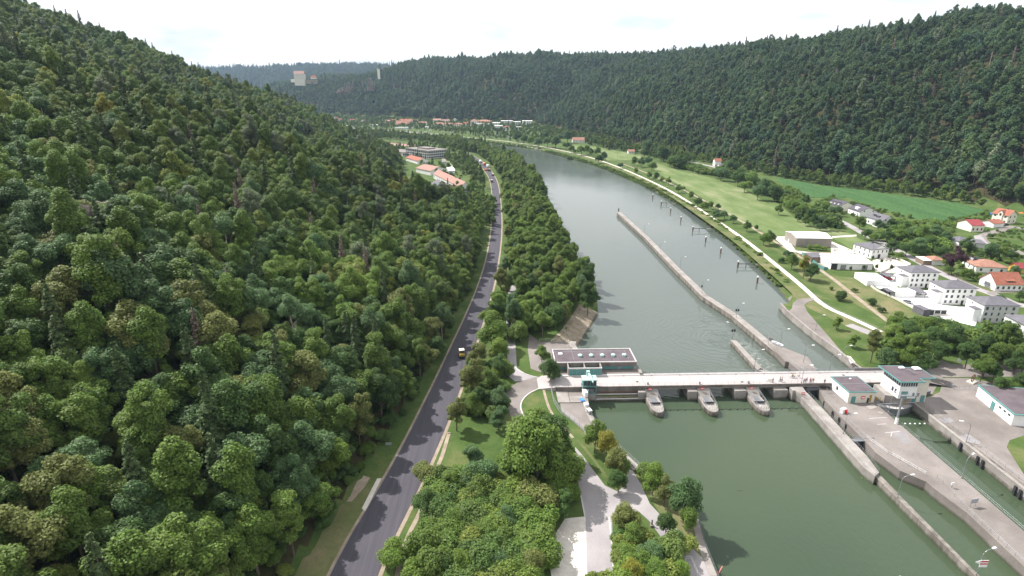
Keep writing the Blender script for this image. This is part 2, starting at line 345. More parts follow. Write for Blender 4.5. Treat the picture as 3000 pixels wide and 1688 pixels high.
# ------------------------------------------------------------------ land
def axis(lo, a, b, hi, step, g):
    r = list(np.arange(a, b, step)); s = step; x = b; out = []
    while x < hi: out.append(x); s *= g; x += s
    out.append(hi); l = []; s = step; x = a - step
    while x > lo: l.append(x); s *= g; x -= s
    l.append(lo)
    return np.array(l[::-1] + r + out)
def interp(X, Y, GX, GY, ZZ):
    i = np.clip(np.searchsorted(GX, X) - 1, 0, len(GX) - 2); j = np.clip(np.searchsorted(GY, Y) - 1, 0, len(GY) - 2)
    fx = (X - GX[i]) / (GX[i + 1] - GX[i]); fy = (Y - GY[j]) / (GY[j + 1] - GY[j])
    return (ZZ[j, i] * (1 - fx) + ZZ[j, i + 1] * fx) * (1 - fy) + (ZZ[j + 1, i] * (1 - fx) + ZZ[j + 1, i + 1] * fx) * fy
GX = axis(-5200, -60, 145, 4000, 1.6, 1.022); GY = axis(-120, 60, 262, 6400, 1.6, 1.016)
XX, YY = np.meshgrid(GX, GY); HH = hill(XX, YY)
SR = -sdist(XX, YY, RIVER); ZZ = ground(XX, YY)
def gz(x, y): return float(interp(np.array([x]), np.array([y]), GX, GY, ZZ)[0])
nx, ny = len(GX), len(GY)
me = bpy.data.meshes.new('ground')
V = np.stack([XX, YY, ZZ], -1).reshape(-1, 3)
ii, jj = np.meshgrid(np.arange(nx - 1), np.arange(ny - 1)); q0 = (jj * nx + ii).ravel()
Fq = np.stack([q0, q0 + 1, q0 + 1 + nx, q0 + nx], -1)
me.vertices.add(len(V)); me.vertices.foreach_set('co', V.ravel()); me.loops.add(Fq.size); me.loops.foreach_set('vertex_index', Fq.ravel().astype(np.int32))
me.polygons.add(len(Fq)); me.polygons.foreach_set('loop_start', np.arange(0, Fq.size, 4).astype(np.int32))
for k in ('grass', 'floor', 'riprap', 'concrete_dark'): me.materials.append(M[k])
hc = HH[:-1, :-1].ravel(); sc_ = SR[:-1, :-1].ravel(); yc = YY[:-1, :-1].ravel(); xc = XX[:-1, :-1].ravel()
mi = np.where(hc > .8, 1, 0); mi[(sc_ < -.3) & (mi == 0)] = 3
me.polygons.foreach_set('material_index', mi.astype(np.int32)); me.polygons.foreach_set('use_smooth', [True] * len(Fq)); me.update(calc_edges=True); me.validate()
tag(link('ground', me), kind='structure')
# water
mw, n_, l_, b_ = newmat('water'); b_.inputs['Roughness'].default_value = .06; b_.inputs['IOR'].default_value = 1.333; b_.inputs['Specular IOR Level'].default_value = .5
g_ = n_.new('ShaderNodeNewGeometry'); t_ = n_.new('ShaderNodeTexNoise'); t_.inputs['Scale'].default_value = .018; t_.inputs['Detail'].default_value = 3
r_ = n_.new('ShaderNodeValToRGB'); r_.color_ramp.elements[0].position = .3; r_.color_ramp.elements[1].position = .7
r_.color_ramp.elements[0].color = (.042, .064, .038, 1); r_.color_ramp.elements[1].color = (.054, .077, .042, 1)
l_.new(g_.outputs['Position'], t_.inputs[0]); l_.new(t_.outputs[0], r_.inputs[0])
sx = n_.new('ShaderNodeSeparateXYZ'); l_.new(g_.outputs['Position'], sx.inputs[0])
def mnode(op, a, b=None, c=None):
    k = n_.new('ShaderNodeMath'); k.operation = op
    for i, v in enumerate((a, b, c)):
        if v is None: continue
        if isinstance(v, (int, float)): k.inputs[i].default_value = v
        else: l_.new(v, k.inputs[i])
    return k.outputs[0]
# sky sheen put into the base colour: water beyond the weir painted paler
mr_ = n_.new('ShaderNodeMapRange'); l_.new(sx.outputs[1], mr_.inputs[0]); mr_.inputs[1].default_value = 150; mr_.inputs[2].default_value = 190
mc_ = n_.new('ShaderNodeMix'); mc_.data_type = 'RGBA'; l_.new(mr_.outputs[0], mc_.inputs[0]); l_.new(r_.outputs[0], mc_.inputs[6]); mc_.inputs[7].default_value = (.088, .106, .094, 1)
# churned white water below the turbine outlet
fxy = Z(1, 2450, 330, 0); fo = n_.new('ShaderNodeTexNoise'); fo.inputs['Scale'].default_value = .55; fo.inputs['Detail'].default_value = 8; fo.inputs['Roughness'].default_value = .7; l_.new(g_.outputs['Position'], fo.inputs[0])
fr_ = n_.new('ShaderNodeMapRange'); fr_.inputs[1].default_value = .5; fr_.inputs[2].default_value = .68; l_.new(fo.outputs[0], fr_.inputs[0])
fdx = mnode('SUBTRACT', sx.outputs[0], fxy[0]); fdy = mnode('MULTIPLY', mnode('SUBTRACT', sx.outputs[1], fxy[1]), .38); fdd = mnode('SQRT', mnode('ADD', mnode('MULTIPLY', fdx, fdx), mnode('MULTIPLY', fdy, fdy)))
fm = n_.new('ShaderNodeMapRange'); fm.inputs[1].default_value = 2; fm.inputs[2].default_value = 7; fm.inputs[3].default_value = .75; fm.inputs[4].default_value = 0; l_.new(fdd, fm.inputs[0])
mc2 = n_.new('ShaderNodeMix'); mc2.data_type = 'RGBA'; l_.new(mnode('MULTIPLY', fr_.outputs[0], fm.outputs[0]), mc2.inputs[0]); l_.new(mc_.outputs[2], mc2.inputs[6]); mc2.inputs[7].default_value = (.34, .34, .29, 1)
l_.new(mc2.outputs[2], b_.inputs['Base Color'])
rx, ry = Z(7, 2120, 1330, 0)
dx = mnode('SUBTRACT', sx.outputs[0], rx); dy = mnode('SUBTRACT', sx.outputs[1], ry)
dd = mnode('SQRT', mnode('ADD', mnode('MULTIPLY', dx, dx), mnode('MULTIPLY', dy, dy)))
n2 = n_.new('ShaderNodeTexNoise'); n2.inputs['Scale'].default_value = .12; l_.new(g_.outputs['Position'], n2.inputs[0])
ph = mnode('ADD', dd, mnode('MULTIPLY', n2.outputs[0], 11.0))
n3 = n_.new('ShaderNodeTexNoise'); n3.inputs['Scale'].default_value = .09; n3.inputs['Detail'].default_value = 2; l_.new(g_.outputs['Position'], n3.inputs[0])
ring = mnode('MULTIPLY', mnode('SINE', mnode('MULTIPLY', ph, 2.3)), mnode('MULTIPLY', mnode('POWER', 2.718, mnode('MULTIPLY', dd, -.045)), .085))
mf = n_.new('ShaderNodeMapping'); mf.inputs['Scale'].default_value = (1, .6, 1); l_.new(g_.outputs['Position'], mf.inputs[0])
rip = n_.new('ShaderNodeTexNoise'); rip.inputs['Scale'].default_value = 1.1; rip.inputs['Detail'].default_value = 4; l_.new(mf.outputs[0], rip.inputs[0])
big = n_.new('ShaderNodeTexNoise'); big.inputs['Scale'].default_value = .012; big.inputs['Detail'].default_value = 3; l_.new(mf.outputs[0], big.inputs[0])
amp = n_.new('ShaderNodeMapRange'); amp.inputs[1].default_value = .35; amp.inputs[2].default_value = .65; amp.inputs[3].default_value = .008; amp.inputs[4].default_value = .06; l_.new(big.outputs[0], amp.inputs[0])
hgt_ = mnode('ADD', mnode('MULTIPLY', rip.outputs[0], amp.outputs[0]), mnode('MULTIPLY', ring, mnode('MULTIPLY', n3.outputs[0], 1.7)))
bu_ = n_.new('ShaderNodeBump'); bu_.inputs['Distance'].default_value = 1.0; bu_.inputs['Strength'].default_value = 1; l_.new(hgt_, bu_.inputs['Height']); l_.new(bu_.outputs[0], b_.inputs['Normal'])
M['water'] = mw
struct('water', MB().add([(x, y, 0) for x, y in ((-1200, -100), (160, -100), (160, 1700), (-1200, 1700))], [(0, 1, 2, 3)]), M['water'])
def draped(name, pts, w, rows, mat, lift=.07):
    pts = smoothline(pts, it=2); mb = MB(); n = len(pts); vs = []
    for j in range(rows + 1):
        for x, y in offset(pts, w * j / rows): vs.append((x, y, gz(x, y) + lift))
    mb.add(vs, [(j * n + i, j * n + i + 1, (j + 1) * n + i + 1, (j + 1) * n + i) for j in range(rows) for i in range(n - 1)]); return struct(name, mb, mat, True)
draped('stone_embankment', [(22.5, 192.2), (24.5, 197)] + [D(*p) for p in [(1462, 846), (1497, 790), (1506, 771)]], 8.8, 8, M['riprap'])
draped('stone_toe', [(22.8, 192.2), (24.7, 197)] + [D(*p) for p in [(1463, 846), (1498, 790), (1507, 771)]], 1.1, 2, M['apron'], .16)
struct('boat_landing', MB().prism([Z(7, 540, 500, .6), Z(7, 640, 512, .6), Z(7, 668, 560, .6), Z(7, 655, 635, .6), Z(7, 590, 600, .6)], -1, .6), M['concrete'])
# roads, paths, fields: sheets a few centimetres above the ground
roadL = smoothline([(-39.5, 30)] + [D(*p) for p in [(822, 1449), (900, 1310), (1000, 1140), (1090, 980), (1150, 850), (1195, 750), (1225, 650), (1237, 560), (1237, 480), (1225, 440), (1200, 410), (1180, 395)]] + [(-84, 900)])
roadR = smoothline([(-29.5, 30)] + [D(*p) for p in [(945, 1449), (1065, 1220), (1120, 1080), (1163, 950), (1215, 800), (1247, 700), (1262, 600), (1263, 540), (1255, 460), (1245, 440), (1222, 410), (1195, 392)]] + [(-76, 905)])
# fit both edges to one centre line of even width
def mid(a, b):
    out = []
    for p in a:
        q = min(b, key=lambda t: math.dist(t, p)); out.append(((p[0] + q[0]) / 2, (p[1] + q[1]) / 2))
    return out
RC = mid(roadL, roadR)
def rw(y): return 9.3 if y < 150 else max(6.6, 9.3 - (y - 150) * .018)
def roff(k): 
    out = []
    for i, p in enumerate(RC):
        a = Vector(RC[max(i - 1, 0)]); b = Vector(RC[min(i + 1, len(RC) - 1)]); d = (b - a).normalized(); w = rw(p[1]) / 2 * (1 if k > 0 else -1) + k
        out.append((p[0] - d.y * w, p[1] + d.x * w))
    return out
struct('road_shoulder', ribbon(roff(.75), roff(-.9), G + .03), M['dirt'])
struct('main_road', ribbon(roff(.001), roff(-.001), G + .07), M['asphalt'])
struct('joint_strip', ribbon(roff(.12), roff(.02), G + .075), M['apron'])
fp = [Z(8, 1085, 0), Z(8, 1020, 230), Z(8, 960, 370), Z(8, 800, 800), Z(8, 640, 1100), Z(8, 560, 1449)]
pathline('trodden_path', [Z(12, 575, 1275)] + fp, 1.0, G + .06, M['dirt'])
pathline('trodden_path', [Z(12, 1520, 830), Z(12, 1550, 950), Z(12, 1600, 1080), Z(12, 1740, 1230), Z(9, 100, 60)], .8, G + .05, M['dirt'])
dry = [Z(12, -1200 + 2575 * 0, 1449)] if False else [P(839, 1688), P(915, 1580), P(990, 1470), P(1030, 1400), P(1080, 1395), P(1100, 1405), P(1040, 1560), P(955, 1688)]
struct('verge', MB().sheet([P(800, 1760)] + dry + [P(915, 1760)], G + .02), M['grass_dry'])
struct('verge', MB().sheet([P(1035, 1400), P(1060, 1392), P(1085, 1400), P(1070, 1425), P(1030, 1470), P(1000, 1470)], G + .035), M['dirt'])
struct('layby', MB().sheet([P(1118, 1402), P(1105, 1402), P(1060, 1490), P(1070, 1500)], G + .04), M['gravel'])
struct('ditch_edge', band([P(990, 1470), P(915, 1580), P(839, 1688), P(790, 1770)], .25, G - .5, G + .12), M['concrete'])
struct('verge', MB().sheet([Z(9, 120, 60), Z(9, 330, 330), Z(9, 480, 580), Z(9, 540, 600), Z(9, 430, 420), Z(9, 230, 160)], G + .035), M['grass_dry'])
struct('verge', MB().sheet([Z(9, 800, 560), Z(9, 1000, 860), Z(9, 1210, 1080), Z(9, 1470, 1340), Z(9, 1420, 1180), Z(9, 1330, 900), Z(9, 1100, 700), Z(9, 860, 560)], G + .035), M['grass_dry'])
# access roads by the weir
acc = [Z(12, 1140, 830), Z(12, 1290, 740), Z(12, 1450, 700), Z(12, 1660, 705), Z(12, 1640, 800), Z(12, 1480, 820), Z(12, 1370, 870), Z(12, 1300, 950), Z(12, 1300, 1030), Z(12, 1340, 1110), Z(12, 1190, 1110), Z(12, 1160, 1000)]
struct('access_road', MB().sheet(acc, G + .04), M['apron'])
struct('access_road', MB().sheet([Z(12, 1165, 600), Z(12, 1230, 600), Z(12, 1370, 690), Z(12, 1450, 705), Z(12, 1290, 745), Z(12, 1235, 750), Z(12, 1170, 700)], G + .06), M['asphalt_old'])
pathline('service_path', [Z(12, 1205, 640), Z(12, 1195, 400), Z(12, 1180, 200), Z(12, 1190, 0), (-1.5, 236), (1.0, 262), (2.5, 300)], 3.2, G + .05, M['asphalt_old'])
struct('powerhouse_yard', MB().sheet([Z(12, 1375, 270), Z(12, 1480, 350), Z(12, 1765, 350), Z(12, 1800, 440), (42.2, 172), (43.2, 166.5), Z(12, 1700, 700), Z(12, 1500, 660), Z(12, 1390, 620), Z(12, 1360, 430)], G + .06), M['apron'])
struct('access_road', MB().sheet([Z(9, 120, 150), Z(9, 190, 230), Z(9, 300, 380), Z(9, 420, 540), Z(9, 550, 600), Z(9, 640, 520), Z(9, 640, 370), Z(9, 700, 390), Z(9, 790, 540), Z(9, 870, 720), Z(9, 1000, 860), Z(9, 1130, 960), Z(9, 1210, 1080), Z(9, 1470, 1340), Z(9, 1545, 1449), (33, 78), (20, 78), Z(9, 1000, 1080), Z(9, 870, 900), Z(9, 760, 800), Z(9, 600, 800),
    Z(9, 490, 860), Z(9, 510, 1449), (7.5, 70), (2.5, 70), Z(9, 240, 1449), Z(9, 225, 850), Z(9, 175, 620), Z(9, 120, 400)], G + .05), M['asphalt_old'])
struct('gravel_lot', MB().sheet([Z(9, 232, 850), Z(9, 240, 1449), (2.3, 70), (-6, 70), Z(9, -120, 1449), Z(9, -160, 1150), Z(9, 20, 870)], G + .045), M['gravel'])
# slipway beside the intake
struct('slipway', MB().sheet([Z(1, 455, 665), Z(1, 700, 665), Z(1, 725, 790), Z(1, 780, 900), Z(1, 830, 1060), Z(1, 730, 1080), Z(1, 600, 960), Z(1, 500, 880)], G + .05), M['apron'])
# right bank: levee path, meadow, gravel tracks, village street, crop field
lev = [D(*p) for p in [(1000, 330), (1110, 340), (1250, 352), (1350, 366), (1450, 386), (1530, 410), (1610, 443), (1700, 487), (1790, 547), (1870, 600), (1950, 665), (2020, 722), (2070, 770), (2140, 800), (2215, 835)]]
LEV = smoothline(lev)
struct('levee_bank', ribbon(offset(LEV, -8.5), offset(LEV, -1), G + .02), M['grass_dry'])
struct('levee_path', ribbon(offset(LEV, 1.35), offset(LEV, -1.35), G + .06), M['gravel'])
LEV2 = smoothline([D(*p) for p in [(1560, 410), (1640, 440), (1720, 478), (1800, 520), (1880, 565), (1960, 615), (2010, 645), (2080, 690), (2150, 745), (2235, 810)]])
struct('gravel_track', ribbon(offset(LEV2, 1.1), offset(LEV2, -1.1), G + .055), M['dirt'])
struct('meadow', MB().sheet([Z(6, 1420, 600), Z(6, 1700, 690), Z(6, 2000, 760), Z(6, 2300, 860), Z(6, 2575, 1020), Z(4, 80, 110), Z(4, 250, 250), Z(4, 420, 350), Z(4, 700, 400), Z(4, 880, 440), Z(4, 60, 452), Z(4, -60, 440), Z(6, 2400, 1270), Z(6, 2100, 1080), Z(6, 1800, 890), Z(6, 1550, 760), Z(6, 1440, 700)], G + .04), M['meadow'])
struct('meadow', MB().sheet([Z(6, 590, 425), Z(6, 880, 450), Z(6, 1300, 540), Z(6, 1330, 580), Z(6, 1180, 580), Z(6, 960, 590), Z(6, 900, 500), Z(6, 640, 480)], G + .04), M['meadow'])
struct('verge', MB().sheet([Z(4, 640, 470), Z(4, 880, 455), Z(4, 1000, 520), Z(4, 900, 570), Z(4, 840, 580)], G + .05), M['meadow'])
struct('verge', MB().sheet([Z(4, 540, 840), Z(4, 930, 880), Z(4, 1200, 1060), Z(4, 1560, 1260), Z(4, 1560, 1449), Z(2, 1000, 130), Z(4, 1230, 1320), Z(4, 720, 950)], G + .035), M['grass_dry'])
struct('verge', MB().sheet([Z(4, 0, 560), Z(4, 140, 640), Z(4, 330, 850), Z(4, 560, 1030), Z(4, 860, 1130), Z(4, 1230, 1320), Z(4, 700, 940), Z(4, 540, 840), Z(4, 400, 760), Z(4, 100, 580)], G + .03), M['grass_dry'])
# maize field: a low standing crop, one thick sheet of rows
def rowcrop():
    poly = [Z(10, 60, 755), Z(10, 330, 800), Z(10, 560, 850), Z(10, 800, 870), Z(10, 1200, 925), Z(10, 1600, 985), Z(10, 2000, 1030), Z(10, 2200, 1060), Z(10, 2180, 1110), Z(10, 1850, 1190), Z(10, 1640, 1210), Z(10, 1400, 1160), Z(10, 1100, 1060), Z(10, 800, 960), Z(10, 640, 965), Z(10, 400, 960), Z(10, 200, 850)]
    xs = np.arange(200, 370, 1.1); ys = np.arange(400, 760, 1.8); X, Y = np.meshgrid(xs, ys); ins = sdist(X, Y, poly)
    rg = np.random.RandomState(3); Zc = G + np.clip(ins * .6, -.2, .8) + (ins > 0) * (.12 * np.sin(X * 2.6) + rg.uniform(-.16, .16, X.shape))
    n = len(xs); q = (np.arange(len(ys) - 1)[:, None] * n + np.arange(n - 1)[None]).ravel(); c = (ins[:-1, :-1].ravel() > -1.2); q = q[c]
    return np.stack([X, Y, Zc], -1).reshape(-1, 3), np.stack([q, q + 1, q + 1 + n, q + n], -1)
v_, f_ = rowcrop(); me = bpy.data.meshes.new('maize_field'); me.from_pydata(v_.tolist(), [], f_.tolist()); me.materials.append(M['crop'])
tag(link('maize_field', me), 'flat green field of low crop between the village and the wooded hill', 'crop field', kind='stuff')
street = smoothline([D(*p) for p in [(1725, 405), (1790, 418), (1830, 432), (1900, 480), (1975, 492), (2050, 530)]] + [Z(4, 740, 305), Z(4, 860, 370), Z(4, 1000, 450), Z(4, 1150, 520), Z(4, 1340, 620), Z(4, 1500, 700), Z(4, 1700, 810), Z(4, 1860, 880), Z(4, 2060, 970), Z(4, 2330, 1060), Z(4, 2575, 1190), (310, 225)])
struct('street', ribbon(offset(street, 2.7), offset(street, -2.7), G + .05), M['asphalt_old'])
pathline('street', [Z(4, 2330, 1060), Z(4, 2200, 1020), Z(4, 2450, 1010), Z(4, 2700, 985)], 3, G + .06, M['apron'])
pathline('street', [Z(11, 2600, 770), Z(11, 2300, 700), Z(11, 2100, 800), Z(11, 1850, 850), Z(11, 1680, 950), Z(11, 1850, 1060), Z(11, 2100, 1100), Z(11, 2350, 1180), Z(11, 2650, 1330)], 5.5, G + .055, M['apron'])
struct('paved_yard', MB().sheet([Z(11, 1560, 900), Z(11, 1700, 880), Z(11, 1850, 1060), Z(11, 1650, 1130)], G + .07), M['asphalt_old'])
struct('paved_yard', MB().sheet([Z(4, 50, 460), Z(4, 180, 455), Z(4, 280, 600), Z(4, 640, 640), Z(4, 620, 500), Z(4, 860, 600), Z(4, 860, 630), Z(4, 560, 645), Z(4, 220, 610)], G + .07), M['gravel'])
struct('paved_yard', MB().sheet([Z(4, 640, 455), Z(4, 890, 440), Z(4, 890, 455), Z(4, 650, 470)], G + .075), M['gravel'])
struct('paved_yard', MB().sheet([Z(4, 900, 870), Z(4, 1200, 880), Z(4, 1290, 830), Z(4, 1300, 980), Z(4, 1750, 1010), Z(4, 1750, 1150), Z(4, 1950, 1160), Z(4, 2150, 1200), Z(4, 2080, 1360), Z(4, 1950, 1330), Z(4, 1600, 1250), Z(4, 1250, 1050)], G + .07), M['roof_white'])
struct('garden_yard', MB().sheet([Z(4, 1050, 700), Z(4, 1180, 660), Z(4, 1430, 740), Z(4, 1330, 770), Z(4, 1280, 830), Z(4, 1080, 810)], G + .06), M['gravel'])
struct('garden_yard', MB().sheet([Z(4, 280, 610), Z(4, 860, 620), Z(4, 880, 650), Z(4, 560, 650), Z(4, 620, 780), Z(4, 500, 760)], G + .05), M['dirt'])
# lock apron on the right
AP = [(123.2, 60), (123.2, 152.5), (131, 156), (134.5, 158), (142, 167), (150, 167), (158, 163), (157, 158), (150.5, 150), (153, 138), (150, 124), (146, 112), (147, 100), (152, 86), (160, 60)]
struct('lock_apron', MB().sheet(AP, G + .05), M['apron'])
struct('access_road', MB().sheet([(124.5, 160), (131, 156.5), (142, 167.5), (156, 168), (176, 168), (230, 166), (230, 173), (180, 176), (152, 177), (148, 186), (143, 186), (142, 176), (124, 169)], G + .06), M['apron'])
pathline('access_road', [(145, 182), (143, 196), (136, 212)], 4.5, G + .055, M['asphalt_old'])
struct('verge', MB().sheet([Z(2, 2400, 1240), Z(2, 2430, 1170), Z(2, 2575, 1120), (172, 130), (172, 96), Z(3, 2575, 430), Z(3, 2430, 200)], G + .08), M['grass'])
# quay of the upper lock channel with its rounded head
def coping(parent, pts, w, z0, z1, L, mat):      # cap stones laid one after another along a wall
    q = dense(pts, L)
    for a, b in zip(q[:-1], q[1:]):
        d = math.dist(a, b); a_ = math.atan2(b[1] - a[1], b[0] - a[0]); link('cap_slab', MB().box(.03, d - .03, 0, w, z0, z1).mesh('cap_slab', M[mat]), parent, (a[0], a[1], 0), a_)
QL = [Z(4, 235, 1190, W3), Z(2, 0, 150, W3) if False else Z(4, 440, 1449, W3)]
quay = [Z(4, 240, 1180, 3.1), Z(4, 250, 1130, 3.1), Z(4, 290, 1090, 3.1), Z(4, 370, 1078, 3.1), Z(4, 460, 1075, 3.1), Z(4, 460, 1100, 3.1), Z(4, 400, 1115, 3.1), Z(4, 365, 1150, 3.1), Z(4, 400, 1220, 3.1), Z(4, 600, 1449, 3.1), Z(2, 700, 230, 3.1), Z(2, 790, 320, 3.1), Z(2, 860, 400, 3.1), (124, 168), (118.6, 168)]
q2 = [(118.6, 190), (117.6, 205), (117.8, 226)]
struct('quay', MB().prism(quay + q2, -1.5, 3.12), [M['apron']])
qco = struct('quay_coping', band([(119.0, 236.5), (117.75, 226), (117.55, 205), (118.5, 190), (118.55, 168.3)], .6, -1, 3.13), M['concrete'])
coping(qco, [(118.9, 236.5), (117.7, 226), (117.5, 205), (118.45, 190), (118.5, 168.3)], .7, 3.13, 3.24, 6, 'concrete')
struct('verge', MB().sheet([Z(2, 790, 320), Z(2, 830, 330), Z(2, 880, 390), Z(2, 830, 400)], G + .2), M['gravel'])
# retaining wall of the headwater basin
bw = [Z(9, 1640, 1700, 3), Z(9, 1545, 1449, 3), Z(9, 1430, 1165, 3), Z(9, 1345, 850, 3), Z(9, 1090, 600, 3), Z(9, 770, 350, 3), Z(9, 560, 160, 3), Z(1, 865, 1020, 3), Z(1, 790, 890, 3), Z(1, 757, 745, 3), (23.5, 157.2)]
struct('retaining_wall', band(bw, 2.3, -2, 3.0), M['wall_stained'])
wco = struct('wall_coping', band(offset(bw, -.03), 1.4, 2.9, 3.02), M['concrete'])
coping(wco, offset(bw, -.08), 1.5, 3.02, 3.13, 6, 'concrete')
BW = bw
struct('retaining_wall', band([(42.6, 181.4), (24.0, 181.6), (21.4, 192.3), (22, 196)], -2.2, -2, 3.12), M['concrete'])
# lock walls and the islands between the basins
struct('lock_wall', band([(121.9, 50), (121.9, 152)], -2.2, -2, 2.95), M['wall_stained'])
lwo = struct('lock_wall', band([(121.78, 50), (121.78, 152)], -.35, 1.2, 2.96), M['concrete'])
coping(lwo, [(121.7, 152), (121.7, 50)], .9, 2.96, 3.08, 8, 'concrete')
isl = [Z(2, 500, 640, 2.7), (96.0, 153), Z(2, 980, 1180, 2.7), Z(2, 1080, 1290, 2.7), Z(3, 1330, 390, 2.7), Z(3, 1590, 500, 2.7), (101.0, 112.5), (102.6, 104.2), (102.5, 88.9), (102.5, 50), (110.8, 50), (110.6, 152), (113.8, 153), (113.8, 169), (97.2, 169)]
struct('lock_island', MB().prism(isl, -2, 2.72), [M['apron']])
struct('lock_island_ledge', MB().prism([Z(3, 1600, 505, .9), Z(3, 1700, 470, .9), Z(3, 2010, 790, .9), Z(3, 1935, 812, .9), Z(3, 1820, 715, .9)], -2, .55), [M['dirt']])
wk = [Z(2, 305, 640, 2.6), Z(2, 330, 730, 2.6), Z(2, 640, 1080, 2.6), Z(2, 960, 1440, 2.6), Z(3, 1075, 442, 2.6), Z(3, 1118, 405, 2.6), Z(2, 1000, 1330, 2.6), Z(2, 820, 1140, 2.6), Z(2, 590, 890, 2.6), Z(2, 395, 690, 2.6)]
struct('walkway_wall', MB().prism(wk, -2, 2.6), [M['concrete']])
struct('training_wall', MB().prism([Z(3, 1075, 442, 1.9), Z(3, 2090, 1449, 1.9), (90.0, 60), (91.6, 60), Z(3, 2130, 1449, 1.9), Z(3, 1330, 640, 1.9), Z(3, 1128, 430, 1.9)], -2, 1.9), [M['wall_stained']])
# island north of the bridge, and the two guide walls
struct('lock_island', MB().prism([(97.2, 169.2), Z(2, 490, 465, 2.7), Z(2, 400, 330, 2.7), Z(2, 155, 235, 2.7), (96.5, 195), Z(2, 0, 70, 2.7), Z(2, 0, 200, 2.7), Z(2, 175, 375, 2.7), Z(2, 210, 380, 2.7), Z(2, 330, 485, 2.7), (90, 169.2)] , -2, 2.72), [M['apron']])
gw = [(81.4, 436), Z(7, 1330, 330, 2.4), Z(7, 1640, 655, 2.4), Z(7, 1800, 810, 2.4), Z(7, 1900, 915, 2.4), Z(7, 2200, 1110, 2.4), (95.2, 193.5), (96.0, 187)]
GW = gw
gww = 3.0
gwo = struct('guide_wall', band(gw, gww, -2, 2.38), M['wall_stained'])
coping(gwo, offset(gw, -.05), gww + .1, 2.38, 2.56, 6.5, 'concrete')
sw = [Z(1, 2200, 165, 1.8), Z(1, 2470, 465, 1.8), (88.6, 170)]
swo = struct('guide_wall', band(sw, 2.0, -2, 1.85), M['wall_stained'])
coping(swo, offset(sw, -.04), 2.08, 1.85, 2.0, 5, 'concrete')
# ------------------------------------------------------------------ trees
def cards(pos, nrm, size, rg):
    n = len(pos); r = rg.normal(size=(n, 3)); t = np.cross(nrm, r); t /= np.linalg.norm(t, axis=1)[:, None] + 1e-9; b = np.cross(nrm, t)
    s = size * rg.uniform(.6, 1.25, n)[:, None]; a = rg.uniform(.55, 1.0, n)[:, None]
    bend = nrm * s * rg.uniform(-.35, .1, n)[:, None]
    return np.stack([pos - t * s, pos - b * s * a + bend, pos + t * s, pos + b * s * a + bend], 1).reshape(-1, 3)
def lobes_crown(seed, n, size, R=5, zc=10, rz=4.2, nl=16, lr=(1.5, 2.5), low=0.0):
    rg = np.random.RandomState(seed); d = rg.normal(size=(nl, 3)); d /= np.linalg.norm(d, axis=1)[:, None]; d[:, 2] = np.where(d[:, 2] < -.4, -d[:, 2] * .5, d[:, 2])
    rad = rg.uniform(*lr, nl); c = d * np.array([R - 1.6, R - 1.6, rz - 1.2]) * rg.uniform(.6, 1.16, nl)[:, None] * (1 + .16 * rg.normal(size=3)) + np.array([0, 0, zc]) + rg.normal(size=3) * .25
    if R >= 5:      # a few heavy boughs of uneven size break the round outline
        nb = rg.randint(3, 6); a0 = rg.uniform(0, 6.28); bo = np.array([[rg.uniform(1.2, 3.0) * math.cos(a0 + i * 6.28 / nb + rg.uniform(-.5, .5)), rg.uniform(1.2, 3.0) * math.sin(a0 + i * 6.28 / nb + rg.uniform(-.5, .5)), rg.uniform(-3.2, 2.8)] for i in range(nb)] + [[0, 0, rg.uniform(1.5, 3.6)]])
        bi = rg.randint(0, nb + 1, nl); br_ = rg.uniform(1.7, 3.1, nb + 1)
        c = bo[bi] + d * br_[bi][:, None] * np.array([1, 1, 1.15]) * rg.uniform(.7, 1.1, nl)[:, None] + np.array([0, 0, zc - .3]); rad = rad * .82
    k = rg.choice(nl, n * 3, p=rad ** 2 / (rad ** 2).sum()); dd = rg.normal(size=(n * 3, 3)); dd[:, 2] = dd[:, 2] * .9 + .22; dd /= np.linalg.norm(dd, axis=1)[:, None]
    p = c[k] + dd * rad[k][:, None] * rg.uniform(.6, 1.22, n * 3)[:, None] * np.array([1, 1, .9])
    ok = np.ones(n * 3, bool)
    for i in range(nl): ok &= ~((np.linalg.norm((p - c[i]) / np.array([1, 1, .9]), axis=1) < rad[i] * .58))
    p, dd = p[ok][:n], dd[ok][:n]; nm = dd * .75 + np.array([0, 0, .85]) + rg.normal(size=p.shape) * .4; nm /= np.linalg.norm(nm, axis=1)[:, None]
    return cards(p, nm, size, rg)
def cone_crown(seed, n, size, H=20, R=3.3, z0=2.0, droop=.35):
    rg = np.random.RandomState(seed); P_ = []; N_ = []
    lv = int(H * 1.25); per = max(1, n // (lv * 8))
    for i in range(lv):
        t = i / lv; z = z0 + (H - z0) * t; r = R * (1 - t) ** .85 * rg.uniform(.8, 1.15) + .12; nb = 8 if t < .75 else 5
        for j in range(nb):
            a = rg.uniform(0, 6.28); rr = r * rg.uniform(.75, 1.15)
            s = rg.uniform(.15, 1, per * 2) ** .8; w = rg.normal(size=per * 2) * .16 * rr * (1.1 - s * .5)
            P_.append(np.stack([np.cos(a) * rr * s - np.sin(a) * w, np.sin(a) * rr * s + np.cos(a) * w, z - droop * rr * s + rg.normal(size=per * 2) * .1], 1))
            N_.append(np.stack([np.cos(a) * .5 + rg.normal(size=per * 2) * .4, np.sin(a) * .5 + rg.normal(size=per * 2) * .4, np.full(per * 2, .8)], 1))
    p = np.concatenate(P_); nm = np.concatenate(N_); nm /= np.linalg.norm(nm, axis=1)[:, None]
    return cards(p, nm, size, rg)
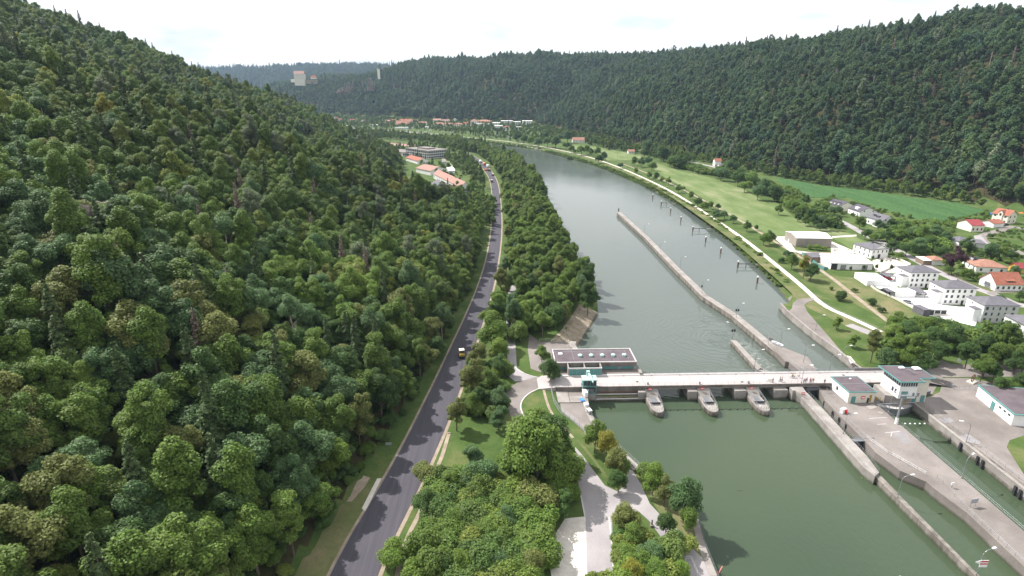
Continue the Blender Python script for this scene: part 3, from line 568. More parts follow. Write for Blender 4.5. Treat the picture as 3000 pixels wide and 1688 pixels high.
def meshof(name, verts, mat, extra=None, emat=None):
    me = bpy.data.meshes.new(name); nq = len(verts) // 4; ev = np.array(extra.v) if extra else np.zeros((0, 3))
    V = np.concatenate([verts, ev]) if extra else verts
    if extra:
        fs = np.arange(nq * 4).reshape(-1, 4).tolist() + [tuple(i + nq * 4 for i in f) for f in extra.f]
        me.from_pydata(V.tolist(), [], fs)
    else:
        me.vertices.add(nq * 4); me.vertices.foreach_set('co', V.astype(np.float32).ravel()); me.loops.add(nq * 4); me.loops.foreach_set('vertex_index', np.arange(nq * 4, dtype=np.int32))
        me.polygons.add(nq); me.polygons.foreach_set('loop_start', np.arange(0, nq * 4, 4, dtype=np.int32))
    me.materials.append(mat)
    if extra: me.materials.append(emat); me.polygons.foreach_set('material_index', [0] * nq + [1] * len(extra.f))
    me.update(calc_edges=True); return me
def trunk(seed, H=11, r=.32, limbs=5, spread=3.0, top=None):
    rg = random.Random(seed); mb = MB(); pts = [(0, 0, -1.2), (0, 0, H * .3), (rg.uniform(-.2, .2), rg.uniform(-.2, .2), H * .65), (rg.uniform(-.4, .4), rg.uniform(-.4, .4), H)]
    mb.tube(pts, r, 6, 0, r * .3)
    for i in range(limbs):
        a = i * 6.28 / max(limbs, 1) + rg.uniform(-.4, .4); z = H * rg.uniform(.38, .6)
        mb.tube([(0, 0, z), (math.cos(a) * spread * .5, math.sin(a) * spread * .5, z + spread * .55), (math.cos(a) * spread, math.sin(a) * spread, z + spread * rg.uniform(.9, 1.2))], r * .45, 4, 0, r * .12)
    return mb
DS = {}     # kind -> list of (crown verts, trunk MB, bark)
def design(kind, seeds, n, size, f, tr, bark='bark'):
    DS[kind] = [(f(s, n, size), tr(s), bark) for s in seeds]
BRD = lambda s, n, z: lobes_crown(s, n, z, 5, 8.6, 6.3, 52, (.8, 1.9))
design('broad', [1, 2, 3, 4, 5, 6, 7, 8], 15000, .215, BRD, lambda s: trunk(s, 9.5, .3, 5, 2.6))
design('tall', [11, 12], 11000, .21, lambda s, n, z: lobes_crown(s, n, z, 3.6, 10.4, 8.0, 34, (.8, 1.5)), lambda s: trunk(s, 14, .28, 5, 2.0))
design('shrub', [21, 22], 5000, .2, lambda s, n, z: lobes_crown(s, n, z, 3.6, 2.4, 3.2, 22, (.7, 1.35)), lambda s: trunk(s, 3, .14, 4, 1.6))
design('spruce', [31, 32], 6500, .21, lambda s, n, z: cone_crown(s, n, z), lambda s: trunk(s, 19, .26, 0))
design('snag', [41], 1100, .26, lambda s, n, z: cone_crown(s, n, z, 17, 2.4, 3, .5), lambda s: trunk(s, 17, .24, 6, 1.8), 'bark_pale')
design('pine', [51, 52], 6500, .21, lambda s, n, z: lobes_crown(s, n, z, 3.8, 13.5, 3.6, 11, (1.1, 1.9)), lambda s: trunk(s, 14, .26, 5, 2.2), 'bark_pale')
design('bushy', [71, 72, 73, 74], 9000, .215, lambda s, n, z: lobes_crown(s, n, z, 4.9, 5.4, 5.2, 40, (.9, 1.8)), lambda s: trunk(s, 5, .26, 5, 2.2))
design('column', [61], 2600, .20, lambda s, n, z: lobes_crown(s, n, z, 2.2, 5, 4.6, 14, (.7, 1.1)), lambda s: trunk(s, 7, .14, 0))
MESH = {}
def tmesh(kind, i, leaf):
    k = (kind, i, leaf)
    if k not in MESH:
        v, t, b = DS[kind][i]; MESH[k] = meshof('crown_' + kind, v, M[leaf])
    if (kind, i) not in MESH: MESH[(kind, i)] = DS[kind][i][1].mesh('trunk_' + kind, M[DS[kind][i][2]])
    return MESH[k], MESH[(kind, i)]
RG = random.Random(77)
KN = {'broad': 'broadleaf_tree', 'tall': 'broadleaf_tree', 'shrub': 'bush', 'bushy': 'broadleaf_tree', 'spruce': 'spruce_tree', 'snag': 'dead_tree', 'pine': 'pine_tree', 'column': 'columnar_tree'}
LN = {'leaf_dark': 'dark green', 'leaf_mid': 'mid green', 'leaf_bright': 'bright green', 'leaf_yellow': 'yellow green', 'leaf_olive': 'olive green', 'leaf_blue': 'bluish green', 'leaf_silver': 'pale silvery green', 'leaf_conifer': 'dark', 'leaf_purple': 'purple', 'leaf_brown': 'brown'}
def plant(kind, leaf, x, y, z, s, label, group=None, hz=1.0, name=None):
    i = RG.randrange(len(DS[kind])); cm, tm = tmesh(kind, i, leaf)
    cat = 'bush' if kind == 'shrub' else 'tree'
    r = empty(name or KN[kind], (x, y, z), RG.uniform(0, 6.28), label, cat, group); r.scale = (s, s, s * hz)
    link('crown', cm, r); link('trunk', tm, r); return r
def at_crown(k, x, y, r, kind='broad', leaf='leaf_mid', label='', group=None, hz=1.0, base=G):
    """crown centre and radius measured in a survey frame -> foot and size on the ground"""
    a, b, s = FR[k]; R0, Z0 = {'broad': (5, 8.8), 'tall': (3.6, 10.5), 'shrub': (3.6, 2.7), 'bushy': (5, 5.4), 'spruce': (3.3, 9), 'pine': (3.8, 13.5), 'column': (2.2, 5), 'snag': (2.4, 9)}[kind]
    zc = base + 6
    for _ in range(5):
        X, Y = Z(k, x, y, zc); dep = Y * CP + (H_CAM - zc) * SP; sc = (r * s * dep / FPX) / R0; zc = base + Z0 * sc * hz
    return plant(kind, leaf, X, Y, gz(X, Y) if base == G else base, sc, label, group, hz)
def jitter(poly, sp, seed):
    rg = np.random.RandomState(seed); xs = [p[0] for p in poly]; ys = [p[1] for p in poly]
    X, Y = np.meshgrid(np.arange(min(xs), max(xs), sp), np.arange(min(ys), max(ys), sp * .87)); X = X + (np.arange(X.shape[0]) % 2)[:, None] * sp / 2
    X = X + rg.uniform(-.34, .34, X.shape) * sp; Y = Y + rg.uniform(-.34, .34, X.shape) * sp; X, Y = X.ravel(), Y.ravel()
    k = pip(X, Y, poly); return X[k], Y[k]
def project(X, Y, Z_):
    dz = H_CAM - Z_; dep = Y * CP + dz * SP; ok = dep > 5; dep = np.where(ok, dep, 5)
    return 1500 + FPX * X / dep, 844 + FPX * (dz * CP - Y * SP) / dep, dep, ok
def terr(X, Y): return interp(X, Y, GX, GY, ZZ)
def seen(X, Y, Zt, steps=48):
    vis = np.ones(X.shape, bool)
    for t in np.linspace(.12, .94, steps):
        x, y, z = X * t, Y * t, H_CAM + (Zt - H_CAM) * t
        hh = interp(x, y, GX, GY, ZZ); vis &= ~((hh > G + 2) & (hh + 9 > z))
    return vis
# variants for the masses of trees (one object each, instanced through geometry nodes)
def variants(colname, spec):
    c = bpy.data.collections.new(colname)
    for j, (kind, i, leaf, n, size) in enumerate(spec):
        f, tr = DS[kind][i][0], DS[kind][i][1]
        if n: f = {'broad': lambda: BRD(i + 1, n, size), 'tall': lambda: lobes_crown(i + 11, n, size, 3.6, 10.4, 8.0, 34, (.8, 1.5)), 'spruce': lambda: cone_crown(31 + i, n, size), 'snag': lambda: cone_crown(41, n, size, 17, 2.4, 3, .5), 'pine': lambda: lobes_crown(51 + i, n, size, 3.8, 13.5, 3.6, 11, (1.1, 1.9)), 'shrub': lambda: lobes_crown(21 + i, n, size, 3.6, 2.4, 3.2, 22, (.7, 1.35))}[kind]()
        me = meshof('stock_tree', f, M[leaf], tr, M[DS[kind][i][2]])
        o = bpy.data.objects.new('stock_%02d' % j, me); c.objects.link(o)
    return c
def scatter(name, X, Y, Zb, var, rot, scl, hz, coll, label, cat):
    me = bpy.data.meshes.new(name); me.vertices.add(len(X)); me.vertices.foreach_set('co', np.stack([X, Y, Zb], -1).astype(np.float32).ravel())
    for nm, ty, dat in (('variant', 'INT', var), ('turn', 'FLOAT', rot), ('size', 'FLOAT', scl), ('tall', 'FLOAT', scl * hz)):
        a = me.attributes.new(nm, ty, 'POINT'); a.data.foreach_set('value', dat.astype(np.int32 if ty == 'INT' else np.float32))
    o = tag(link(name, me), label, cat, kind='stuff')
    ng = bpy.data.node_groups.new('plant_out', 'GeometryNodeTree'); ng.interface.new_socket('Geometry', in_out='INPUT', socket_type='NodeSocketGeometry'); ng.interface.new_socket('Geometry', in_out='OUTPUT', socket_type='NodeSocketGeometry')
    N, L = ng.nodes, ng.links; gi = N.new('NodeGroupInput'); go = N.new('NodeGroupOutput'); iop = N.new('GeometryNodeInstanceOnPoints'); ci = N.new('GeometryNodeCollectionInfo')
    ci.inputs['Collection'].default_value = coll; ci.inputs['Separate Children'].default_value = True; ci.inputs['Reset Children'].default_value = True; iop.inputs['Pick Instance'].default_value = True
    def at(nm, ty):
        a = N.new('GeometryNodeInputNamedAttribute'); a.data_type = ty; a.inputs[0].default_value = nm; return [s for s in a.outputs if s.enabled and s.name == 'Attribute'][0]
    cx = N.new('ShaderNodeCombineXYZ'); L.new(at('turn', 'FLOAT'), cx.inputs[2]); sx_ = N.new('ShaderNodeCombineXYZ'); sa = at('size', 'FLOAT'); L.new(sa, sx_.inputs[0]); L.new(sa, sx_.inputs[1]); L.new(at('tall', 'FLOAT'), sx_.inputs[2])
    L.new(gi.outputs[0], iop.inputs['Points']); L.new(ci.outputs[0], iop.inputs['Instance']); L.new(at('variant', 'INT'), iop.inputs['Instance Index']); L.new(cx.outputs[0], iop.inputs['Rotation']); L.new(sx_.outputs[0], iop.inputs['Scale']); L.new(iop.outputs[0], go.inputs[0])
    md = o.modifiers.new('plant_out', 'NODES'); md.node_group = ng; return o
NEAR = variants('stock_near', [('broad', 0, 'leaf_mixed', 0, 0), ('broad', 1, 'leaf_mixed', 0, 0), ('broad', 2, 'leaf_mixed', 0, 0), ('broad', 3, 'leaf_mixed', 0, 0), ('broad', 4, 'leaf_mixed', 0, 0), ('tall', 0, 'leaf_mixed', 0, 0), ('tall', 1, 'leaf_silver', 0, 0), ('spruce', 0, 'leaf_conifer', 0, 0), ('spruce', 1, 'leaf_conifer', 0, 0), ('pine', 0, 'leaf_blue', 0, 0), ('snag', 0, 'leaf_brown', 0, 0), ('broad', 2, 'leaf_yellow', 0, 0)])
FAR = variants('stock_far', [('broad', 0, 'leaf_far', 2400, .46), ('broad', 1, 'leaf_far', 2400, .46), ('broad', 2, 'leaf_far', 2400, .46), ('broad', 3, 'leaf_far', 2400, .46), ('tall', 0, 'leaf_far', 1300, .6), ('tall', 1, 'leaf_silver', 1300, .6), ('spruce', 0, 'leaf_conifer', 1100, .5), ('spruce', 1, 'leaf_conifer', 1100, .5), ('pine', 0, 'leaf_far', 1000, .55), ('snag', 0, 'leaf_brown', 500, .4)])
def mixvar(n, rg, w): w = np.array(w, float); return rg.choice(len(w), n, p=w / w.sum())
# --- the hillside forest on the left: the 300 nearest are trees of their own
rg = np.random.RandomState(9)
X, Y = jitter([(-900, -40), (-20, -40), (-10, 1300), (-900, 1500)], 6.9, 4)
d = sdist(X, Y, LEFT_HILL); X, Y, d = X[d > -1.2], Y[d > -1.2], d[d > -1.2]
zb = terr(X, Y); u, v, dep, ok = project(X, Y, zb + 12)
k = ok & (u > -420) & (u < 3300) & (v < 2250) & (v > -400); X, Y, zb, u, v, dep, d = [a[k] for a in (X, Y, zb, u, v, dep, d)]
k = seen(X, Y, zb + 24); X, Y, zb, u, v, dep, d = [a[k] for a in (X, Y, zb, u, v, dep, d)]
inview = (u > 0) & (u < 3000) & (v > 0) & (v < 1688); order = np.argsort(np.where(inview, dep, 1e9))[:292]; solo = np.zeros(len(X), bool); solo[order] = True
big = .88 + .38 * np.clip(wav(X, Y, 60) * .5 + .5, 0, 1) + rg.uniform(-.12, .16, len(X)); big = np.where(d < 7, big * .74, big)
var = mixvar(len(X), rg, [9, 9, 9, 9, 9, 5, 1.2, 2.2, 2.2, 1.8, .8, .8]); var = np.where((zb > 95) & ((var == 10) | (var == 7)), 3, var); hz_ = rg.uniform(.85, 1.2, len(X))
ROCKS = [Z(12, -2700, -1080, 40)]
rot = rg.uniform(0, 6.28, len(X)); s_ = ~solo
scatter('forest', X[s_], Y[s_], zb[s_], var[s_], rot[s_], big[s_], hz_[s_], NEAR, 'dense mixed forest covering the hillside left of the main road', 'forest')
FROWS = []
for i in np.where(solo)[0]:
    kind = ['broad', 'broad', 'broad', 'broad', 'broad', 'tall', 'tall', 'spruce', 'spruce', 'pine', 'snag', 'broad'][var[i]]
    leaf = ['leaf_mid', 'leaf_dark', 'leaf_mid', 'leaf_olive', 'leaf_blue', 'leaf_mid', 'leaf_silver', 'leaf_conifer', 'leaf_conifer', 'leaf_blue', 'leaf_brown', 'leaf_bright'][var[i]]
    if var[i] == 2 and rg.rand() < .12: leaf = 'leaf_bright'
    w = {'broad': 'round tree', 'tall': 'narrow tree', 'spruce': 'pointed spruce', 'pine': 'pine', 'snag': 'dead conifer'}[kind]
    zn = 'along the forest edge by the road' if d[i] < 12 else 'at the photo bottom' if v[i] > 1500 else 'just above the photo bottom' if v[i] > 1340 else 'a quarter up the photo' if v[i] > 1180 else 'below photo mid height'
    FROWS.append((plant(kind, leaf, X[i], Y[i], zb[i], big[i], 'x', 'trees of the left hillside forest', hz_[i], 'forest_' + ('conifer' if kind in ('spruce', 'pine', 'snag') else 'tree')), f'{LN[leaf]} {w}', zn, u[i] if d[i] >= 12 else Y[i]))
rank_labels(FROWS, lambda o, c, p, m: (f'{o}{c} from the camera {p}' if 'edge' in p else f'{o}{c} from the left {p}, left forest') if m else f'only {c} {p}' + ('' if 'edge' in p else ', left forest'))
X, Y = jitter([(-620, -20), (-20, -20), (-20, 640), (-620, 640)], 7.4, 14); d = sdist(X, Y, LEFT_HILL); X, Y = X[d > 3], Y[d > 3]; zb = terr(X, Y); u, v, dep, ok = project(X, Y, zb + 9)
k = ok & (u > -420) & (u < 3200) & (v < 2250) & (v > -300); X, Y, zb = X[k], Y[k], zb[k]; k = seen(X, Y, zb + 22); X, Y, zb = X[k], Y[k], zb[k]; n = len(X)
scatter('understory', X, Y, zb, mixvar(n, rg, [6, 6, 6, 6, 6, 3, 0, .6, .6, 0, 0, 0]), rg.uniform(0, 6.28, n), rg.uniform(.5, .82, n), rg.uniform(.85, 1.15, n), NEAR, 'younger trees filling the gaps of the left hillside forest', 'understory')
# undergrowth of the near slope
X, Y = jitter([(-160, 40), (-20, 40), (-10, 430), (-160, 430)], 4.2, 8); d = sdist(X, Y, LEFT_HILL); k = (d > -.5); X, Y, d = X[k], Y[k], d[k]
SHR = variants('stock_shrub', [('shrub', 0, 'leaf_dark', 0, 0), ('shrub', 1, 'leaf_mixed', 0, 0)])
scatter('undergrowth', X, Y, terr(X, Y), mixvar(len(X), rg, [1, 1]), rg.uniform(0, 6, len(X)), rg.uniform(.35, .8, len(X)), rg.uniform(.6, 1, len(X)), SHR, 'low dark undergrowth between the trunks of the hillside forest', 'undergrowth')
# --- far forests
def farforest(name, poly, sp, seed, cond, label, w, scale=1.0, cap=None):
    rg = np.random.RandomState(seed); X, Y = jitter(poly, sp, seed); k = cond(X, Y); X, Y = X[k], Y[k]; zb = terr(X, Y); u, v, dep, ok = project(X, Y, zb + 12)
    k = ok & (u > -350) & (u < 3400) & seen(X, Y, zb + 26); X, Y, zb = X[k], Y[k], zb[k]; n = len(X)
    print(name, n)
    scatter(name, X, Y, zb - .5, mixvar(n, rg, w), rg.uniform(0, 6.28, n), scale * (rg.uniform(.62, 1.25, n) + .2 * wav(X, Y, 130)), rg.uniform(.9, 1.35, n), FAR, label, 'forest')
WR = [8, 8, 8, 8, 6, 1.2, .9, .9, 1.2, .7]
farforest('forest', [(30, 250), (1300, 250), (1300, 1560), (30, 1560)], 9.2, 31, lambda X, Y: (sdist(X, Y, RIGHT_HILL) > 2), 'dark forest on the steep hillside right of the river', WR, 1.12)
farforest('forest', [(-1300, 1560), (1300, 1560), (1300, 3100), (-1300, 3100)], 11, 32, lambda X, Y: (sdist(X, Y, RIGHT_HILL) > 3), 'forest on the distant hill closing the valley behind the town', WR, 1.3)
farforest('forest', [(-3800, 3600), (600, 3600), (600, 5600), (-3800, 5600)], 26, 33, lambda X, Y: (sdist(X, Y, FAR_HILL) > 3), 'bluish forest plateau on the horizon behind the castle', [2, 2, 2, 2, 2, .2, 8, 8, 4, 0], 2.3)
# ------------------------------------------------------------------ bridge, weir, lock
def railing(name, pts, h, label, mat='galv', step=2.0, rails=(1.0, .55), r=.02, z=None, group=None):
    """pts: (x, y, z) foot line; a thing with its rails and its posts"""
    o = empty(name, pts[0], 0, label, 'railing', group); b = Vector(pts[0]); q = [tuple(Vector(p) - b) for p in pts]
    mb = MB()
    for k in rails: mb.tube([(x, y, zz + h * k) for x, y, zz in q], r, 4)
    mb.build('rail', M[mat], o)
    pm = MB()
    for x, y, zz in dense(q, step): pm.box(x - r, x + r, y - r, y + r, zz - .02, zz + h)
    tag(pm.build('posts', M[mat], o), kind='stuff'); return o
BA = math.atan2(3.3, 109.5); BO = (13.7, 158.0)
br = empty('weir_bridge', (BO[0], BO[1], 0), BA, 'long pale concrete road bridge running across the weir to the lock tower', 'bridge')
DZ = 4.5
xs = [0, 14, 28.6, 44, 59.5, 75, 90.5, 101, 110.3]
for a, b in zip(xs[:-1], xs[1:]):
    MB().box(a + .03, b - .03, .35, 7.2, DZ - .5, DZ).build('deck_slab', M['deck'], br)
MB().box(0, 110.3, 7.2, 8.1, DZ - .5, DZ + .22).build('kerb', M['curb'], br)
MB().box(0, 110.3, 0, .35, DZ - .62, DZ + .12).build('edge_beam', M['concrete_dark'], br)
gb = MB()
for y in (1.2, 3.8, 6.4): gb.box(28.4, 110.3, y - .35, y + .35, DZ - 1.25, DZ - .5)
gb.box(28.4, 110.3, .36, .6, DZ - 1.2, DZ - .55); gb.build('girder', M['concrete'], br)
for xa, xb in ((26.4, 28.2), (42.1, 44.6), (57.0, 60.2), (69.6, 73.4)):     # pillars under the bridge
    p = MB(); p.prism([(xa - .5, -1.4), (xb, -1.4), (xb, 9.5), (xa, 9.5)], -2, DZ - 1.25); p.build('pillar', M['concrete'], br)
mh = MB()
for x, y in ((26.5, 3.1), (60, 2.0), (95, 5.5)): mh.lathe([(.42, 0), (.42, .03)], 12, 0, (x, y, DZ))
mh.build('manhole_cover', M['dark'], br)
dr = MB()
for i in range(12): dr.box(4 + i * 9.3, 4.5 + i * 9.3, 6.9, 7.19, DZ + .001, DZ + .03)
dr.build('gully', M['dark'], br)
def onb(x, y, z=0): return (BO[0] + x * math.cos(BA) - y * math.sin(BA), BO[1] + x * math.sin(BA) + y * math.cos(BA), z)
railing('bridge_railing', [onb(0, .15, DZ + .1), onb(83, .15, DZ + .1)], 1.1, 'grey post railing along the near edge of the weir bridge')
railing('bridge_railing', [onb(95.5, .15, DZ + .1), onb(100.3, .15, DZ + .1)], 1.1, 'short grey railing on the bridge right of the small office building')
railing('bridge_railing', [onb(29.5, 7.95, DZ + .22), onb(110, 7.95, DZ + .22)], 1.15, 'pale green mesh railing along the far edge of the weir bridge', rails=(1.0, .8, .6, .4, .2), r=.03)
MB().box(28.3, 29.2, 7.4, 9.8, 2, DZ + .9).build('wing_wall', M['concrete'], br)
MB().box(100, 110.3, 8.15, 8.6, 1, DZ + 1.0).build('wing_wall', M['concrete_dark'], br)
MB().box(110.3, 118, 0.5, 8.1, G - .4, DZ - .02).build('abutment', M['concrete'], br)
ramp = MB(); p = [onb(0, .35), onb(0, 8.1), Z(12, 1500, 690), Z(12, 1450, 720), Z(12, 1470, 825)]
ramp.add([(p[0][0], p[0][1], DZ), (p[1][0], p[1][1], DZ), (p[2][0], p[2][1], G + .05), (p[3][0], p[3][1], G + .05), (p[4][0], p[4][1], G + .05), (p[0][0], p[0][1], G - .2), (p[1][0], p[1][1], G - .2)], [(1, 0, 4, 3, 2), (0, 5, 4), (1, 2, 6)])
struct('bridge_ramp', ramp, M['deck'])
r2 = MB(); p = [onb(118, .5), onb(118, 8.1), (143, 171), (140, 161)]
r2.add([(p[0][0], p[0][1], DZ), (p[1][0], p[1][1], DZ), (p[2][0], p[2][1], G + .09), (p[3][0], p[3][1], G + .09)], [(0, 3, 2, 1)])
struct('bridge_ramp', r2, M['apron'])
# intake sill with its steps and trash screen beams
sl_ = empty('intake_sill', (23.7, 156.9, 0), BA, 'stepped concrete intake sill between the screen rake and the first weir pier', 'weir sill')
MB().box(0, 18.4, 0, .45, -2, .9).build('lower_beam', M['concrete_dark'], sl_); MB().box(0, 18.4, -.04, .5, .9, 1.02).build('beam', M['curb'], sl_)
MB().box(0, 18.4, .6, .95, 1.3, 1.65).build('beam', M['wood'], sl_); MB().box(0, 18.4, .75, 1.1, 2.1, 2.4).build('beam', M['curb'], sl_); MB().box(0, 18.4, .9, 1.2, 2.75, 3.0).build('beam', M['rust'], sl_)
MB().box(-10, 18.4, 1.3, 1.7, -2, 3.88).build('back_wall', M['concrete_dark'], sl_)
# lower slipway pad slabs
pad = empty('concrete_platform', (14.0, 151.2, G), BA, 'grey concrete platform of large slabs left of the green screen rake', 'platform')
for a, b, c, d, z in ((0, 3.6, 0, 6.6, .3), (3.75, 8.8, 0, 3.6, .3), (3.75, 8.8, 3.75, 6.6, .18)): MB().box(a, b, c, d, -.3, z).build('slab', M['concrete'] if a == 0 or c == 0 else M['apron'], pad)
# weir piers
def sign_noentry(parent, x, y, z, w=1.1, h=.75, tilt=0):
    b = MB(); b.box(-w / 2, w / 2, -.04, .04, 0, h, 0); s_ = b.build('sign_board', M['redp'], parent, (x, y, z)); s_.rotation_euler = (tilt, 0, 0)
    MB().box(-w / 2 + .1, w / 2 - .1, -.055, -.041, h * .33, h * .67).build('sign_bar', M['whitep'], s_); return s_
def make_pier(label, x0, y0=148.3, L=13.8):
    t = empty('weir_pier', (x0, y0, 0), BA, label, 'weir pier', 'weir piers')
    w = 2.1; poly = [(-w, L), (-w, 3.2)] + [(-w * math.cos(a), 3.2 - 3.6 * math.sin(a)) for a in [i * math.pi / 8 for i in range(1, 8)]] + [(w, 3.2), (w, L)]
    MB().prism(poly, -2, 1.55).build('base', M['wall_stained'], t)
    in_ = [(x * .93, y + .12) for x, y in poly]; MB().prism(in_, 1.3, 1.75).build('cap', M['concrete'], t)
    up = MB(); up.add([(-w * .9, L + .1, 3.9), (-w * .9, L - 3, 3.6), (-w * .9, L - 5.4, 1.7), (-w * .9, L, -1), (w * .9, L + .1, 3.9), (w * .9, L - 3, 3.6), (w * .9, L - 5.4, 1.7), (w * .9, L, -1)],
        [(0, 1, 2, 3), (4, 7, 6, 5), (0, 4, 5, 1), (1, 5, 6, 2), (2, 6, 7, 3), (0, 3, 7, 4)]); up.build('ramp', M['concrete'], t)
    MB().box(-.7, .9, 5.2, 8.2, 1.75, 2.0).build('hatch', M['steel'], t)
    gr = MB()
    for i in range(7): gr.box(-1.5 + i * .42, -1.3 + i * .42, 3.6, 5.6, 1.75, 1.9)
    gr.box(-1.6, 1.5, 4.5, 4.7, 1.9, 2.3); gr.build('grating', M['dark'], t)
    ins = [(x * .82, 3.2 + (y - 3.2) * .82) for x, y in poly[1:-1]]; rl = MB()
    for k in (.55, 1.05): rl.tube([(ins[0][0], L - .5, 1.75 + k + 1.3 * 0)] + [(x, y, 1.75 + k) for x, y in ins] + [(ins[-1][0], L - .5, 1.75 + k + 1.4)], .035, 4)
    for x, y in dense([(ins[0][0], L - .5)] + ins + [(ins[-1][0], L - .5)], 1.6): rl.box(x - .03, x + .03, y - .03, y + .03, 1.7, 2.8)
    rl.build('railing', M['galv'], t)
    sn = sign_noentry(t, -.5, L - 3.8, 3.5); MB().box(-1.0, -.6, L - 2.2, L - 1.8, 3.6, 5.3).build('control_post', M['steel'], t); return t
p0 = make_pier('weir pier with round nose beside the intake sill, nearest the green screen rake', 44.2)
clone(p0, (60.7, 148.6, 0), BA, 'middle weir pier with round nose between the two other piers')
clone(p0, (76.4, 149.0, 0), BA, 'weir pier with round nose nearest the narrow boat lock')
for x0, lab in ((94.5, 'half pier with sloping flank and red sign at the head of the narrow boat lock'),):
    t = empty('half_pier', (x0 - 4, 150.5, 0), BA, lab, 'weir pier', 'weir piers')
    up = MB(); up.add([(-2.4, 9.2, 3.9), (-2.4, 8.2, 3.9), (1.6, 2.8, 2.5), (1.6, 1, -1), (-1.4, 7, -1), (1.8, 9.2, 3.9), (1.8, 2.8, 2.5)], [(0, 1, 2, 6, 5), (1, 4, 3, 2), (0, 4, 1)]); up.build('ramp', M['concrete'], t)
    MB().box(-2.4, -1.6, 7, 9.2, -2, 3.88).build('base', M['concrete'], t); sign_noentry(t, .2, 5.6, 3.2)
# float boom
bm = empty('float_boom', (44.9, 152.2, 0), 0, 'dark line of floats strung between the weir piers', 'boom'); wire = MB(); wire.tube([(0, 0, .1), (45, 1.2, .1)], .05, 4); wire.build('cable', M['dark'], bm)
f0 = None
for i in range(20):
    me_ = MB().lathe([(.12, -.1), (.3, .02), (.3, .2), (.12, .32)], 8).mesh('float', M['dark']) if i == 0 else me_
    if abs((i * 2.35) % 15.8 - 14.5) > 1.4: link('float', me_, bm, (1.2 + i * 2.3, .05 * i, 0))
# --- powerhouse
struct('powerhouse_terrace', MB().prism([onb(.6, 8.15)[:2], onb(29.0, 8.15)[:2], onb(29.2, 12.5)[:2], onb(.6, 12.5)[:2]], 2, 4.42), M['apron'])
ph_ = empty('powerhouse', (14.2, 169.3, 4.42), BA, 'long flat dark-roofed powerhouse with teal wall band and five roof domes', 'powerhouse')
LW, LD, PH = 27.2, 10.2, 2.9
c0 = 0
MB().box(c0, LW - .8, .6, LD, -3, 1.5).build('lower_wall', M['concrete_dark'], ph_)
tb = MB().box(-.2 + c0, LW - 1.0, .5, .6, .25, 1.5); tb.build('teal_band', M['teal'], ph_)
MB().box(c0, LW, 0, LD, 1.5, PH).build('wall', M['concrete_dark'], ph_)
MB().box(c0 + .3, LW - .3, .3, LD - .3, PH, PH + .06).build('roof', M['bitumen'], ph_)
pr = MB(); pr.box(c0 - .05, LW + .05, -.05, .3, PH, PH + .3); pr.box(c0 - .05, LW + .05, LD - .3, LD + .05, PH, PH + .3); pr.box(c0 - .05, c0 + .3, .3, LD - .3, PH, PH + .3); pr.box(LW - .3, LW + .05, .3, LD - .3, PH, PH + .3); pr.build('parapet', M['curb'], ph_)
seam = MB()
for x in (1.0, 6.6, 13.0, 20): seam.box(x, x + .07, .4, LD - .4, PH + .06, PH + .075)
seam.box(1, 25, LD - 1.5, LD - 1.4, PH + .06, PH + .08); seam.box(25, 25.1, 2, LD - 1.4, PH + .06, PH + .08); seam.build('roof_seam', M['galv'], ph_)
dm = None
for i in range(5):
    me_ = MB().lathe([(.62, 0), (.62, .45), (.78, .46), (.78, .6), (.6, .8), (.3, .9)], 14).mesh('roof_dome', M['mint']) if i == 0 else me_
    link('roof_dome', me_, ph_, (9.0 + i * 3.75, 4.6, PH + .06))
MB().box(1.8, 3.2, 6.2, 7.4, PH + .06, PH + .3).build('roof_hatch', M['whitep'], ph_)
an = MB(); an.box(4.0, 4.3, -3.7, 0, 0, PH); an.box(14.7, 15.05, -3.7, 0, 0, PH); an.box(9.4, 9.65, -3.7, 0, 0, PH); an.build('annex_wall', M['concrete'], ph_)
MB().box(4.0, 15.05, -3.75, -3.45, PH - .35, PH + .02).build('annex_beam', M['curb'], ph_)
for i in range(8): MB().box(4.1 + i * 1.36, 4.1 + i * 1.36 + 1.31, -3.68, -3.5, .1, PH - .35).build('panel', M['teal'], ph_)
MB().box(4.3, 14.7, -3.45, 0, -.1, .15).build('annex_floor', M['apron'], ph_)
for x in (5.2, 10.6):
    MB().box(x, x + 2.0, -2.6, -1.4, .15, 1.7).build('transformer', M['whitep'], ph_)
for x in (.8, 21): MB().box(x, x + 1.2, .42, .5, 0, 1.5).build('door', M['steel'], ph_)
# screen rake machine
rk = empty('trash_rake', (22.0, 156.3, 0), BA, 'mint green trash rake machine with glazed cab standing at the intake', 'rake machine')
MB().box(.1, 4.3, .6, 3.4, 5.3, 7.6).build('cab', M['teal'], rk)
MB().box(-.1, 4.5, .4, 3.7, 7.6, 7.85).build('roof', M['mint'], rk)
for i in range(4): MB().box(.4 + i * 1.0, 1.22 + i * 1.0, .54, .6, 5.75, 7.35).build('window', M['glass'], rk)
for x in (0, 4.1): MB().box(x, x + .3, .5, .9, .4, 5.3).build('leg', M['teal'], rk); MB().box(x, x + .3, 3.1, 3.5, 4.5, 5.3).build('leg', M['teal'], rk)
MB().box(.3, 4.1, .45, .55, .8, 3.0).build('apron_plate', M['concrete'], rk); MB().box(0, 4.4, .5, .7, 3.0, 3.35).build('cross_beam', M['teal'], rk)
MB().box(.4, 1.9, -.3, .5, 4.4, 4.6).build('canopy', M['mint'], rk)
wn_ = MB(); wn_.lathe([(.5, 0), (.5, 1.2)], 10, 0, (2.6, .9, 3.4)); wn_.box(1.4, 3.7, .7, 1.6, 3.35, 4.2); wn_.build('winch', M['steel'], rk)
